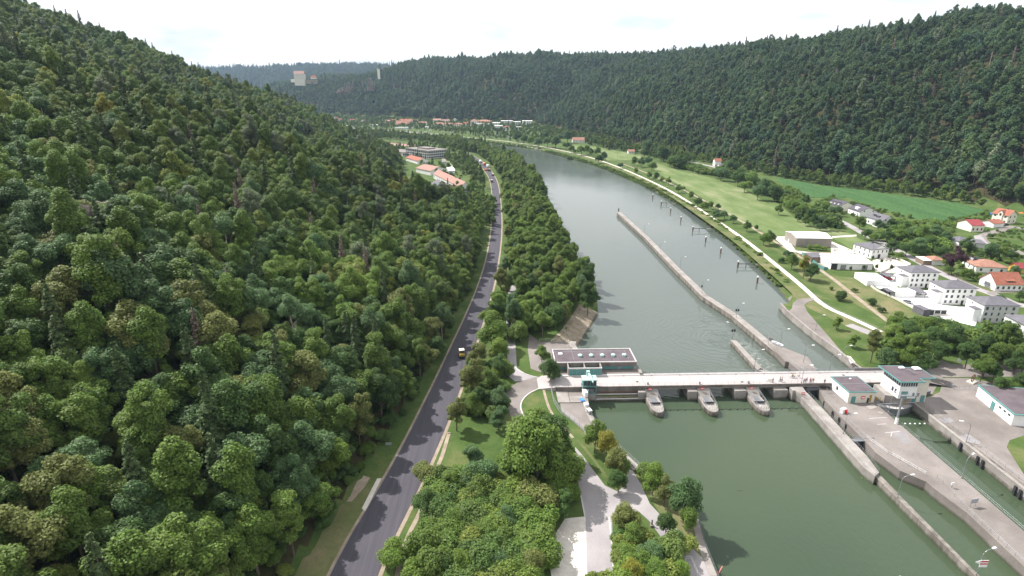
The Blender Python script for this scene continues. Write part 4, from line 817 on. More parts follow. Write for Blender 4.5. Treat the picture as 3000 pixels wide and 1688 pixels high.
bo = MB(); bo.add([(1.6, 3.6, 8.2), (2.4, 3.6, 8.2), (3.1, -.6, 7.4), (2.9, -.6, 7.4), (1.6, 3.6, 9.2), (2.4, 3.6, 9.2), (3.1, -.6, 7.8), (2.9, -.6, 7.8)], [(3, 2, 1, 0), (4, 5, 6, 7), (0, 1, 5, 4), (1, 2, 6, 5), (2, 3, 7, 6), (3, 0, 4, 7)]); bo.build('boom', M['mint'], rk)
MB().box(1.5, 2.5, 3.1, 3.9, 7.85, 9.4).build('boom_post', M['mint'], rk)
def crate(name, x, y, w, d, h, mat, lab, cat, z=G + .05, rz=0, top=None):
    t = empty(name, (x, y, z), rz, lab, cat); MB().box(-w / 2, w / 2, -d / 2, d / 2, 0, h).build('body', M[mat], t); MB().box(-w / 2 - .05, w / 2 + .05, -d / 2 - .05, d / 2 + .05, h, h + .1).build('lid', M[top or 'roof_white'], t); return t
a_ = Z(16, 1470, 770); crate('equipment_cabinet', a_[0], a_[1] + .6, 1.0, 2.4, 1.6, 'whitep', 'tall white cabinet on the basin edge right beside the green rake', 'cabinet', rz=.25)
a_ = Z(16, 1410, 860); crate('plastic_tub', a_[0], a_[1], 1.2, 1.5, .5, 'blue', 'small blue tub lying on the slab by the basin edge', 'tub', top='blue', rz=.2)
a_ = Z(16, 1490, 960); crate('equipment_cabinet', a_[0], a_[1], 1.1, 1.3, .8, 'whitep', 'low white box on the basin edge, middle of three', 'cabinet', rz=.25)
a_ = Z(16, 1555, 1110); crate('equipment_cabinet', a_[0], a_[1], 1.0, 1.6, 1.2, 'galv', 'grey box with white lid on the basin edge, nearest the camera of three', 'cabinet', rz=.3)
# --- control tower
tw = empty('lock_tower', (114.8, 149.2, 0), BA * .6, 'white lock control tower with glazed top floor and teal roof edge', 'control tower')
MB().prism([(-1.4, 3.2), (2.4, 1.6), (6.4, 2.2), (6.4, 10), (-.6, 10)], 1.6, 5.2).build('concrete_base', M['concrete'], tw)
MB().box(.9, 6.2, 1.0, 9.2, 5.2, 9.0).build('tower_wall', M['white'], tw)
MB().box(6.2, 10.8, 2.6, 8.4, 3.0, 11.3).build('stair_block', M['beige'], tw)
MB().box(.7, 6.35, .8, 9.3, 9.0, 9.25).build('sill', M['white'], tw)
MB().box(1.05, 6.2, 1.15, 9.1, 9.25, 11.3).build('glazing', M['glass'], tw)
mu = MB()
for i in range(8): mu.box(1.0 + i * .72, 1.08 + i * .72, 1.04, 1.14, 9.25, 11.3)
for i in range(9): mu.box(.94, 1.04, 1.1 + i * .98, 1.2 + i * .98, 9.25, 11.3)
mu.build('mullion', M['whitep'], tw)
rfp = [(-.6, -.6), (6.9, -.6), (6.9, 1.6), (11.6, 1.6), (11.6, 8.9), (7.1, 8.9), (7.1, 10.2), (-.6, 10.2)]
MB().prism(rfp, 11.3, 11.58).build('roof_edge', M['teal'], tw)
MB().prism([(x + (.35 if x < 3 else -.35), y + (.35 if y < 4 else -.35)) for x, y in rfp], 11.58, 11.64).build('roof', M['bitumen'], tw)
ro = MB(); ro.box(4.6, 6.2, 7.6, 8.5, 11.76, 12.0); ro.box(8.6, 10.6, 6.6, 8.3, 11.76, 12.1); ro.build('roof_box', M['whitep'], tw)
an_ = MB(); an_.tube([(6.2, 5.2, 11.7), (6.2, 5.2, 12.8)], .05, 4); an_.box(5.2, 7.2, 4.2, 4.3, 12.2, 12.3); an_.box(5.2, 7.2, 6.0, 6.1, 12.2, 12.3); an_.box(6.1, 6.2, 3.8, 6.4, 12.2, 12.3); an_.build('aerial', M['galv'], tw)
for y in (2.0, 3.4): MB().box(.83, .9, y, y + .8, 6.4, 7.7).build('window', M['glass'], tw)
for x in (6.7, 9.2): MB().box(x, x + 1.2, 2.5, 2.6, 3.0, 5.3).build('door', M['teal'], tw)
MB().box(1.7, 3.6, .9, 1.0, 5.3, 7.6).build('door', M['teal'], tw)
rr_ = MB()
for k in (.5, 1.0): rr_.tube([(1.0, -.1, 5.2 + k), (6.3, .6, 5.2 + k), (6.3, 1.0, 5.2 + k)], .04, 4)
rr_.build('balcony_rail', M['galv'], tw)
wa = empty('warning_horns', (onb(104.5, -8.6)[0], onb(104.5, -8.6)[1], 5.2), 0, 'cluster of white lamps and horns on the tower balcony', 'signal lamps')
for i in range(3): MB().lathe([(.1, 0), (.3, .15), (.3, .35), (.05, .45)], 8).build('lamp', M['whitep'], wa, (i * .8, 0, .9 + .2 * (i == 1)))
MB().tube([(-.2, 0, .9), (1.9, 0, .9)], .05, 4).build('bar', M['galv'], wa); MB().box(.7, .85, -.05, .05, 0, .9).build('post', M['galv'], wa)
# lock gate with walkway and yellow rails
gt = empty('lock_gate', (110.7, 151.4, 0), 0, 'curved steel lock gate with footway closing the large lock chamber', 'lock gate')
arc = [(11.2 * t, -2.2 * math.sin(math.pi * t)) for t in [i / 12 for i in range(13)]]
g1 = band(arc, .8, -1, 2.1); g1.build('gate_leaf', M['steel'], gt); band(arc, 1.3, 2.1, 2.25).build('footway', M['curb'], gt)
gr_ = MB()
for k in (.5, 1.0): gr_.tube([(x, y - .05, 2.25 + k) for x, y in arc], .035, 4)
for x, y in arc: gr_.box(x - .03, x + .03, y - .08, y - .02, 2.2, 3.25)
gr_.build('handrail', M['galv'], gt)
tube_ = MB(); tube_.tube([(.2, -.9, 3.2), (11.5, -.2, 3.3)], .14, 6); tube_.build('pipe', M['galv'], gt)
def yrail(pts, lab):
    return railing('yellow_railing', pts, 1.15, lab, 'yellow', 1.2, (1.0, .7, .4), .05)
yrail([(109.2, 153.6, 2.75), (112.9, 153.2, 2.75)], 'yellow railing left of the tower foot above the lock gate')
yrail([(117.4, 149.6, 3.1), (120.6, 152.2, 3.1)], 'yellow railing in front of the tower foot above the lock gate')
# small office on the island
of = empty('lock_office', (102.0, 151.9, 2.72), BA, 'small white office with dark flat roof and teal edge on the lock island', 'office building')
ow, od, oh = 8.2, 9.6, 3.6
MB().box(0, ow, 0, od, 0, oh).build('wall', M['white'], of); MB().box(0, ow, -.02, 0, 0, oh).build('front_shade', M['beige'], of)  # beige skin paints the shade on the white office's front
MB().box(-.25, ow + .25, -.25, od + .25, oh, oh + .2).build('roof_edge', M['teal'], of); MB().box(.1, ow - .1, .1, od - .1, oh + .2, oh + .26).build('roof', M['bitumen'], of)
MB().box(.1, ow - .1, 4.8, 4.9, oh + .26, oh + .28).build('roof_seam', M['galv'], of); MB().box(4.6, 5.2, 7.6, 8.0, oh + .26, oh + .5).build('vent', M['whitep'], of)
MB().box(1.0, 2.3, -.08, -.02, 0, 2.2).build('door', M['teal'], of); MB().box(-.06, 0, 5.4, 6.3, 1.2, 2.4).build('window', M['glass'], of)
sn = empty('sign_holder', (0, 0, 0), 0, None, None); sn.parent = of; sn.name = 'no_entry_sign'; sign_noentry(sn, 4.6, -.1, 1.3, 1.1, .95)
MB().box(6.6, 7.2, -.1, -.02, .3, 2.6).build('cabinet', M['yellow'], of); MB().box(5.9, 6.5, -.08, -.02, 0, 1.6).build('grille', M['dark'], of)
# storage hall on the right apron
st = empty('storage_building', (*Z(2, 2440, 1020), G), -.16, 'white storage building with teal roof edge at the right of the lock apron', 'storage building')
sd, sww, sh = 16.5, 13, 3.7
MB().box(0, 3.6, 0, sd, 0, sh).build('wall', M['white'], st); MB().box(3.6, sww, 3.4, sd, 0, sh).build('back_wall', M['white'], st); MB().box(sww - .4, sww, 0, 3.4, 0, sh).build('end_wall', M['white'], st)
MB().box(-.3, sww + .3, -.5, sd + .3, sh, sh + .2).build('roof_edge', M['teal'], st); MB().box(.1, sww - .1, 0, sd - .1, sh + .2, sh + .26).build('roof', M['bitumen'], st)
MB().box(-.07, 0, 7.8, 9.4, 0, 2.6).build('door', M['teal'], st)
for y in (1.2, 3.2, 5.2): MB().box(-.07, 0, y, y + .9, 2.2, 2.8).build('window', M['glass'], st)
# lamps
def make_lamp(label, x, y, z, ang, h=6.2, arm=2.6, grp='street lamps around the lock'):
    t = empty('street_lamp', (x, y, z), ang, label, 'street lamp', grp)
    c = [(0, 0, 0), (0, 0, h * .78)] + [(arm * .42 * (1 - math.cos(a)), 0, h * .78 + h * .2 * math.sin(a)) for a in (.4, .8, 1.2, 1.57)] + [(arm * .8, 0, h)]
    MB().tube(c, .075, 6, 0, .045).build('pole', M['galv'], t)
    MB().add([(arm * .75, -.14, h - .02), (arm * 1.12, -.2, h + .02), (arm * 1.12, .2, h + .02), (arm * .75, .14, h - .02), (arm * .75, -.14, h + .14), (arm * 1.1, -.2, h + .16), (arm * 1.1, .2, h + .16), (arm * .75, .14, h + .14)],
        [(3, 2, 1, 0), (4, 5, 6, 7), (0, 1, 5, 4), (1, 2, 6, 5), (2, 3, 7, 6), (3, 0, 4, 7)]).build('lamp_head', M['whitep'], t)
    MB().lathe([(.16, 0), (.14, .5), (.09, .55)], 8).build('foot', M['concrete'], t); return t
l0 = make_lamp('curved street lamp on the narrow training wall in the headwater, near the photo bottom', *Z(3, 1300, 660, 1.9), 1.9, .12)
LAMPS = [(Z(2, 755, 1100, 2.6), 2.6, .1, 'street lamp on the walkway wall beside the narrow boat lock chamber'), (Z(2, 1208, 890, 2.72), 2.72, .6, 'street lamp at the island edge in front of the lock gate'),
    (Z(2, 1990, 1190, 3), 3.05, 2.9, 'street lamp on the lock apron right of the large chamber, arm turned left'), (Z(3, 1945, 465, 2.72), 2.72, .5, 'street lamp on the lock island beside the concrete ledge stairs'),
    (Z(2, 358, 378, 2.72), 2.72, .1, 'street lamp on the far island just behind the bridge'), (Z(2, 122, 205, 2.6), 2.6, .1, 'street lamp next to the white boat lying on the guide wall'),
    (Z(7, 1330, 288, 2.5), 2.5, .15, 'street lamp nearest the far tip of the long guide wall'), (Z(7, 1490, 480, 2.5), 2.5, .15, 'second street lamp from the far tip of the long guide wall'),
    (Z(7, 1690, 640, 2.5), 2.5, .15, 'third street lamp from the far tip of the long guide wall'), (Z(7, 1910, 888, 2.5), 2.5, .15, 'street lamp with dark box at the bend of the long guide wall'),
    (Z(7, 2255, 1135, 2.5), 2.5, .15, 'street lamp with signal lights on the long guide wall near the short wall'), (Z(7, 2215, 1345, 1.9), 1.9, 2.6, 'street lamp with dark panel on the tip of the short wall behind the weir'),
    (Z(1, 2440, 425, 1.9), 1.9, .2, 'street lamp halfway along the short wall behind the weir'), (Z(2, 615, 478, 2.72), 2.72, .1, 'street lamp whose head shows just above the far railing of the bridge'),
    ((onb(78.5, .6)[0], onb(78.5, .6)[1]), DZ, .1, 'thin pale street lamp standing on the bridge by the group of walkers'), (Z(2, 735, 382, 3.1), 3.1, .1, 'dark thin lamp on the far quay close to the bridge'), (Z(2, 478, 58, 3.1), 3.1, .1, 'dark thin lamp on the far quay halfway to its rounded head')]
for (x, y), z, a, lab in LAMPS: clone(l0, (x, y, z), a, lab)
# lamp with the red and white board
bx, by = Z(3, 2092, 1440, 1.9); l1 = clone(l0, (bx, by, 1.9), .25, 'street lamp carrying a red and white striped board near the photo bottom right')
sb = empty('navigation_board', (bx, by, 1.9), 0, 'white board with red stripes and an arrow point mounted on the lamp pole', 'signboard')
MB().box(-.15, 1.4, -.16, -.1, 2.2, 3.9).build('board', M['whitep'], sb)
for z_ in (2.85, 3.45): MB().box(-.15, 1.4, -.18, -.161, z_, z_ + .3).build('stripe', M['redp'], sb)
MB().add([(-.2, -.13, 2.9), (-1.1, -.13, 3.4), (-.2, -.13, 3.9), (-.2, -.09, 2.9), (-1.1, -.09, 3.4), (-.2, -.09, 3.9)], [(0, 2, 1), (3, 4, 5), (0, 1, 4, 3), (1, 2, 5, 4), (2, 0, 3, 5)]).build('arrow', M['whitep'], sb)
def board_on(x, y, z, lab, mat='dark', n=2, h0=3.2):
    t = empty('traffic_light', (x, y, z), 0, lab, 'signal lights')
    MB().box(-.7, .7, -.2, -.1, h0, h0 + .12).build('arm', M['galv'], t)
    for i in range(n): MB().box(-.75 + i * .95, -.2 + i * .95, -.3, -.05, h0 - .3, h0 + .7).build('light_box', M[mat], t)
x, y = Z(7, 2255, 1135, 2.5); board_on(x, y, 2.5, 'dark traffic light boxes on the guide wall lamp near the short wall', n=2); x, y = Z(7, 1910, 888, 2.5); board_on(x, y, 2.5, 'single dark light box on the lamp at the guide wall bend', n=1)
x, y = Z(7, 2215, 1345, 1.9); board_on(x, y, 1.9, 'dark panel on the lamp at the tip of the short wall', n=2)
# signal mast
x, y = Z(2, 1287, 1000, 2.72); ms_ = empty('signal_mast', (x, y, 2.72), BA, 'tall grey signal mast with crossarm standing on the lock island edge', 'signal mast')
MB().tube([(0, 0, 0), (.0, 0, 9.2)], .34, 10, 0, .24).build('mast', M['galv'], ms_); MB().tube([(0, 0, 0), (0, 0, 1.9)], .40, 10).build('mast_foot', M['whitep'], ms_)
MB().box(-.8, 4.2, -.4, .4, 9.0, 9.15).build('platform', M['steel'], ms_)
cr_ = MB()
for k in (.5, 1.0): cr_.tube([(-.8, -.4, 9.1 + k), (4.2, -.4, 9.1 + k)], .035, 4)
for i in range(6): cr_.box(-.8 + i, -.75 + i, -.43, -.37, 9.1, 10.1)
cr_.build('guard_rail', M['galv'], ms_)
for x in (2.2, 3.5): MB().box(x, x + .5, -.55, -.3, 9.2, 10.2).build('light_box', M['steel'], ms_)
# aerial pole and flag poles by the tower
for (k, a, b, h, lab) in ((2, 1610, 500, 7.5, 'leaning pale aerial pole behind the lock tower'), (2, 1510, 440, 5.0, 'thin aerial rod rising behind the tower roof')):
    x, y = Z(k, a, b); t = empty('aerial_pole', (x, y, G), 0, lab, 'pole'); MB().tube([(0, 0, 0), (0, 0, h)], .08, 5).build('pole', M['galv'], t); MB().box(-.3, .3, -.05, .05, h * .7, h * .74).build('crossbar', M['galv'], t)
# railings on the lock walls
def R3(*p): return [(*Z(k, x, y, z), z) for k, x, y, z in p]
railing('lock_railing', R3((2, 400, 700, 2.6), (2, 820, 1140, 2.6), (2, 995, 1330, 2.6), (3, 1112, 400, 2.6)), 1.05, 'double railing on the chamber side of the walkway beside the narrow boat lock')
railing('lock_railing', R3((2, 335, 720, 2.6), (2, 650, 1070, 2.6), (2, 960, 1420, 2.6), (3, 1078, 435, 2.6)), 1.05, 'double railing on the basin side of the walkway beside the narrow boat lock')
railing('lock_railing', R3((2, 500, 655, 2.72), (2, 720, 900, 2.72), (2, 985, 1150, 2.72), (2, 1200, 1310, 2.72), (3, 1240, 240, 2.72), (3, 1590, 440, 2.72)), 1.05, 'railing along the left edge of the lock island above the narrow chamber')
railing('lock_railing', R3((3, 1700, 460, 2.72), (3, 2000, 790, 2.72), (3, 2575, 1330, 2.72)), 1.0, 'dark railing at the left edge of the lock island below the stairs', 'steel')
railing('lock_railing', [(110.3, 151, 2.72), (110.4, 132, 2.72)], 1.05, 'railing of the lock island from the gate down to the lamp')
railing('lock_railing', [(110.6, 130.5, 2.72), (110.6, 62, 2.72)], 1.05, 'long pale double railing along the large chamber on the island side')
railing('lock_railing', [(123.9, 150, 3.05), (123.9, 62, 3.05)], 1.05, 'long double railing along the large chamber on the apron side', 'steel')
railing('lock_railing', R3((2, 690, 780, 2.72), (2, 1010, 750, 2.72)), 1.0, 'low cross railing on the island in front of the small office', 'steel')
railing('lock_railing', R3((2, 560, 640, 2.72), (2, 650, 740, 2.72)), 1.0, 'short grey railing by the steps left of the small office')
railing('lock_railing', R3((2, 220, 375, 2.72), (2, 370, 480, 2.72)), 1.0, 'railing on the left side of the far island behind the bridge')
railing('lock_railing', R3((2, 360, 390, 2.72), (2, 500, 480, 2.72)), 1.0, 'railing on the right side of the far island behind the bridge')
railing('lock_railing', R3((2, 1750, 580, 3), (2, 1870, 660, 3), (2, 2020, 655, 3)), 1.3, 'grey mesh fence at the corner of the apron behind the tower', 'steel', 1.5, (1, .8, .6, .4, .2))
railing('lock_railing', R3((2, 2040, 640, 3), (2, 2240, 770, 3)), 1.2, 'fence on the low wall leading to the storage building', 'steel', 1.5, (1, .7, .4))
railing('basin_railing', [(p[0] - .3, p[1], 3.05) for p in BW[6:9][::-1]] , 1.05, 'pale railing at the basin edge below the equipment boxes')
railing('basin_railing', [(*p[:2], 3.08) for p in (BW[6], BW[5])] , 1.05, 'pale blue railing at the basin edge between the two groups of trees')
railing('basin_railing', [(*p[:2], 3.08) for p in (BW[3], BW[2], BW[1], BW[0])], 1.05, 'white railing on the basin wall near the photo bottom')
railing('yard_railing', R3((12, 1480, 345, 3.1), (12, 1768, 347, 3.1), (12, 1795, 430, 3.1)), 1.1, 'white railing round the yard corner behind the powerhouse', 'whitep')
railing('quay_railing', R3((4, 250, 1075, 3.1), (4, 420, 1050, 3.1), (4, 530, 1078, 3.1)), 1.0, 'pale railing round the tip of the far quay')
LR = [p for p in LEV if 165 < p[1] < 262]
railing('path_fence', [(p[0] - 1.3, p[1], G + .05) for p in offset(LR, 1.4)][::3], 1.0, 'low grey fence along the water side of the levee path down to the lock', 'steel')
# mesh fence beside the slipway
fn = [Z(12, 1590, 830), Z(12, 1620, 960), Z(12, 1680, 1060), Z(12, 1780, 1130), Z(12, 1930, 1250), Z(9, 230, 120)]
railing('mesh_fence', [(x, y, G) for x, y in fn], 1.9, 'tall pale green mesh fence on the grass left of the slipway', 'galv', 2.2, (1, .85, .7, .55, .4, .25, .1), .028)
# kerb stones round the access loop
kb = band(smoothline([Z(12, 1480, 822), Z(12, 1370, 872), Z(12, 1300, 950), Z(12, 1292, 1030), Z(12, 1335, 1105)]), -.35, G, G + .16); struct('kerb', kb, M['curb'])
kb = band(smoothline([Z(12, 1225, 600), Z(12, 1270, 650), Z(12, 1370, 690), Z(12, 1460, 712)]), .3, G, G + .16); struct('kerb', kb, M['curb'])
for a in ([Z(9, 470, 860), Z(9, 500, 1150), Z(9, 515, 1449)], [Z(9, 180, 620), Z(9, 225, 850)]): struct('kerb', band(smoothline(a), -.3, G, G + .14), M['curb'])
# dolphins
def dolphin(x, y, lab, beam=False):
    t = empty('mooring_dolphin', (x, y, 0), 0, lab, 'mooring post', 'mooring posts along the right bank')
    MB().lathe([(.42, -2), (.42, 3.3), (.3, 3.35)], 10).build('pile', M['rust'], t); MB().lathe([(.46, 3.1), (.46, 3.55), (.15, 3.9)], 10).build('cap', M['roof_white'], t)
    if beam:
        MB().box(.3, 9, -.3, .3, 1.9, 2.15).build('gangway', M['dark'], t); MB().lathe([(.2, -2), (.2, 1.9)], 8, 0, (4.4, 0, 0)).build('support', M['rust'], t)
        MB().box(8.6, 12.5, -.5, .5, 1.6, 1.85).build('landing', M['concrete'], t)
for i, (a, b, bm_, lab) in enumerate([(1415, 965, 0, 'mooring post farthest up the river'), (1500, 1035, 1, 'mooring post with gangway, farthest of the three with gangways'), (1595, 1105, 0, 'mooring post between the two farther gangways, nearer the far one'), (1698, 1195, 0, 'mooring post between the two farther gangways, nearer the middle one'),
        (1817, 1298, 1, 'mooring post with gangway, middle of the three with gangways'), (1947, 1405, 0, 'mooring post just downstream of the middle gangway')]):
    dolphin(*Z(6, a, b, 0), lab, bm_)
dolphin(*Z(7, 2098, 490, 0), 'mooring post between the middle and the nearest gangway'); dolphin(*Z(7, 2270, 630, 0), 'mooring post with gangway, nearest of the three with gangways', True); dolphin(*Z(7, 2465, 790, 0), 'mooring post nearest the rounded quay head')
# beacon at the wall tip, small boat, trailer
t = empty('beacon', (*Z(7, 1072, 70, 2.5), 2.5), 0, 'small dark beacon at the far tip of the long guide wall', 'beacon'); MB().lathe([(.35, 0), (.3, 1.4), (.5, 1.5), (.5, 2.3), (.1, 2.7)], 8).build('body', M['dark'], t)
t = empty('boat', (*Z(2, 85, 205, 2.6), 2.6), 1.9, 'small white open boat lying on the guide wall beside a lamp', 'boat')
hull = MB(); n = 9; vs_ = []
for i in range(n):
    q = i / (n - 1); w = .95 * math.sin(math.pi * min(1, .38 + q * .62)) ** .7 if q > .3 else .95; w = max(w, .05)
    vs_ += [(q * 5 - 2.5, -w, .75), (q * 5 - 2.5, -w * .6, .05), (q * 5 - 2.5, w * .6, .05), (q * 5 - 2.5, w, .75)]
hull.add(vs_, [(i * 4 + j, (i + 1) * 4 + j, (i + 1) * 4 + j + 1, i * 4 + j + 1) for i in range(n - 1) for j in range(3)] + [(0, 1, 2, 3)]); hull.build('hull', M['whitep'], t)
MB().box(-1.6, 1.6, -.7, .7, .3, .36).build('floor', M['silver'], t)
for x in (-1.2, .6): MB().box(x, x + .35, -.8, .8, .55, .62).build('thwart', M['galv'], t)
t = empty('utility_cabinet', (*Z(2, 750, 890, 2.72), 2.72), .5, 'white cabinet on the lock island between the narrow chamber and the apron', 'cabinet')
MB().box(-.9, .9, -.45, .45, 0, 1.3).build('body', M['whitep'], t); MB().box(-1, 1, -.5, .5, 1.3, 1.4).build('lid', M['roof_white'], t)
t = empty('fire_post', (*Z(2, 783, 900, 2.72), 2.72), .2, 'red post box beside the white cabinet on the island', 'post'); MB().box(-.22, .22, -.2, .2, 0, 1.2).build('body', M['redp'], t); MB().box(-.26, .26, -.24, .24, 1.2, 1.3).build('cap', M['redp'], t)
# narrow lock gates
for (a, b, z, lab) in ((490, 650, 2.7, 'upper gate of the narrow boat lock under the bridge edge'), (985, 1160, 2.7, 'lower gate of the narrow boat lock where its chamber opens')):
    x1, y1 = Z(2, a, b, z); t = empty('boat_lock_gate', (x1, y1, 0), math.pi + .05, lab, 'lock gate'); wd = 3.6
    MB().box(0, wd, -.2, .2, -1, 2.2).build('gate_leaf', M['dark'], t); MB().box(-.2, wd + .1, -.6, .6, 2.5, 2.65).build('footway', M['steel'], t)
    g_ = MB()
    for k in (.5, 1.0): g_.tube([(0, -.55, 2.65 + k), (wd, -.55, 2.65 + k)], .04, 4); g_.tube([(0, .55, 2.65 + k), (wd, .55, 2.65 + k)], .04, 4)
    g_.build('handrail', M['galv'], t)
# slots in the chamber walls (ladders)
for i, (k, a, b) in enumerate([(2, 570, 770), (2, 655, 870), (2, 720, 935), (2, 785, 1000), (3, 1060, 175), (3, 1088, 205)]):
    x, y = Z(k, a, b, 2.4); t = empty('wall_ladder', (x - .1, y, 0), 0, f'dark ladder recess in the narrow lock wall, number {["one","two","three","four","five","six"][i]} from the bridge', 'ladder', 'ladders in the lock walls'); MB().box(-.15, .1, -.2, .2, .1, 2.3).build('channel', M['dark'], t)
for i, (k, a, b) in enumerate([(2, 1905, 1200), (3, 2105, 250), (3, 2170, 290), (3, 2490, 550), (3, 2560, 590)]):
    x, y = Z(k, a, b, 2.4); t = empty('wall_ladder', (121.45, y, 0), 0, f'dark ladder recess in the large lock wall, number {["one","two","three","four","five"][i]} from the tower', 'ladder', 'ladders in the lock walls'); MB().box(-.15, .2, -.3, .3, .3, 2.6).build('channel', M['dark'], t)
# ------------------------------------------------------------------ single trees near the weir and on the right bank
BL, MD, DK, YL, OL, BR = 'leaf_blue', 'leaf_mid', 'leaf_dark', 'leaf_yellow', 'leaf_olive', 'leaf_bright'
ROAD = 'trees between the main road and the weir'
for x, y, r, lf, lab in [(1040, 70, 115, MD, 'mid green tree by the main road, topmost of the roadside row above the roller'), (1000, 270, 165, MD, 'large mid green tree right of the main road just above the yellow roller'),
        (1080, 420, 110, BR, 'bright green tree in the roadside clump, beside the service path'), (865, 470, 105, OL, 'olive green tree at the road edge just below the roller'), (1075, 590, 105, DK, 'dark green tree between the roadside clump and the service path bend'),
        (790, 700, 160, OL, 'large olive green tree overhanging the road, left of the access loop'), (965, 740, 115, MD, 'mid green tree directly left of the access loop junction'), (640, 1050, 130, OL, 'olive green lime tree alone at the road edge by the lawn'),
        (800, 980, 110, MD, 'mid green tree behind the lone olive lime at the lawn'), (880, 900, 95, DK, 'dark tree deep in the clump above the lawn'), (1070, 930, 120, BL, 'bluish green tree at the left side of the access loop'), (1065, 1090, 95, BL, 'smaller bluish green tree at the lawn corner by the access loop'),
        (1505, 480, 85, MD, 'mid green tree farther from camera of the two left of the powerhouse'), (1590, 650, 120, DK, 'dark green tree nearer the bridge of the two left of the powerhouse'), (1290, 250, 105, MD, 'mid green tree between the service path and the powerhouse yard'), (1270, 120, 110, MD, 'mid green tree above the service path behind the yard'),
        (1510, 150, 95, MD, 'mid green tree at the left foot of the stone embankment'), (1640, 90, 130, DK, 'dark green tree at the top of the stone embankment'), (1040, 30, 95, DK, 'dark tree at the road edge where the road shade ends'), (1400, 60, 120, MD, 'mid green tree above the dark yard entrance')]:
    at_crown(12, x, y, r, 'bushy' if r > 100 and lf != OL else 'broad', lf, lab, ROAD)
at_crown(12, 800, 1449, 75, 'shrub', BL, 'bluish bush at the lower edge of the lawn by the road', ROAD)
CL = 'trees of the clump between road and gravel lot'
for x, y, r, lf, lab in [(1780, 130, 215, MD, 'large green tree at the top left of the clump beside the lawn'), (2090, 60, 235, DK, 'very large dark round tree at the top of the clump above the access road'), (2190, 350, 225, MD, 'large green tree of the clump leaning over the access road'),
        (1950, 330, 170, DK, 'dark tree in the middle of the big round clump'), (1930, -70, 190, MD, 'mid green tree at the far tip of the clump toward the grass slope'), (2240, 680, 120, DK, 'low dark tree at the foot of the clump by the gravel lot'),
        (840, 400, 145, OL, 'olive green tree with browning leaves overhanging the road, left of the thicket'), (520, 1230, 165, BR, 'bright green tree at the road edge near the photo bottom'), (1340, 220, 100, BL, 'small bluish tree at the lower lawn edge'),
        (1400, 400, 190, BL, 'bluish green tree at the upper left of the thicket'), (1950, 620, 210, OL, 'olive yellowish tree at the right of the thicket above the gravel lot'), (1080, 900, 150, MD, 'mid green tree in the left half of the thicket'), (860, 720, 150, DK, 'dark tree of the thicket closest to the road'),
        (1850, 850, 130, YL, 'yellow green tree at the right rim of the thicket'), (1650, 900, 140, BL, 'grey bluish tree in the middle of the thicket'), (1350, 700, 130, OL, 'olive tree with brown leaves in the middle of the thicket'), (1090, 500, 120, MD, 'slim mid green tree just right of the olive road tree'),
        (1330, 1180, 90, YL, 'small yellow green tree low in the thicket near the photo bottom'), (1700, 1150, 150, MD, 'mid green tree low in the thicket beside the gravel lot'), (1900, 1320, 150, OL, 'olive green tree at the bottom right of the thicket beside the gravel'), (1450, 980, 150, MD, 'mid green tree right of the thicket centre'),
        (1000, 1180, 150, MD, 'mid green tree low in the thicket beside the bright road tree'), (1200, 1350, 150, BR, 'fresh green tree low in the thicket at the photo bottom'), (1550, 1330, 150, BL, 'bluish tree low in the thicket at the photo bottom')]:
    at_crown(8, x, y, r, 'bushy' if r > 120 else 'broad', lf, lab, CL)
BS = 'trees along the basin edge'
for k, x, y, r, lf, lab in [(1, 840, 1130, 120, MD, 'mid green tree at the end of the slipway by the basin'), (1, 955, 1235, 115, YL, 'yellow green tree beside the basin just below the slipway'), (1, 1060, 1380, 115, MD, 'mid green tree right of the yellow green one by the basin'), (9, 540, 320, 120, OL, 'olive green tree at the road fork by the basin'),
        (9, 560, 500, 95, DK, 'dark lower tree standing in the road fork point'), (9, 890, 300, 110, MD, 'mid green tree at the basin edge, farthest of the lower basin group'), (9, 910, 480, 120, BR, 'bright green tree of the lower basin group, second from the far end'), (9, 1030, 600, 100, OL, 'olive tree in the middle of the lower basin group'),
        (9, 1220, 520, 115, OL, 'yellowish olive tree overhanging the basin in the lower group'), (9, 1230, 680, 165, BL, 'large bluish green tree of the lower basin group casting shade on the water'), (9, 1270, 890, 105, MD, 'mid green tree at the basin railing below the large bluish tree')]:
    at_crown(k, x, y, r * 1.12, 'bushy', lf, lab, BS, 1.3)
IS = 'trees on the grass island between the two access roads'
for x, y, r, lf, lab in [(650, 890, 145, OL, 'olive green tree at the tip of the grass island between the roads'), (690, 1060, 115, MD, 'mid green tree left of the white post on the grass island'), (1040, 940, 105, DK, 'dark bluish pine like tree beside the right access road'), (1110, 1110, 115, BL, 'bluish green tree below the dark one at the right access road'), (860, 1230, 140, BL, 'bluish tree in the thicket at the bottom between the access roads'),
        (660, 1280, 130, MD, 'mid green tree at the left of the bottom thicket by the wide access road'), (1090, 1260, 105, YL, 'yellow green tree in the bottom thicket near the stairs'), (1170, 1420, 110, BR, 'bright green tree at the bottom edge beside the stairs'), (900, 1400, 140, MD, 'mid green tree at the photo bottom between the access roads'), (700, 1440, 130, YL, 'yellowish tree at the bottom left of the access road thicket')]:
    at_crown(9, x, y, r * 1.08, 'bushy', lf, lab, IS, 1.15)
at_crown(8, 1980, 190, 320, 'bushy', MD, 'largest round tree, rising above the others in the clump by the access road', CL, 1.35)
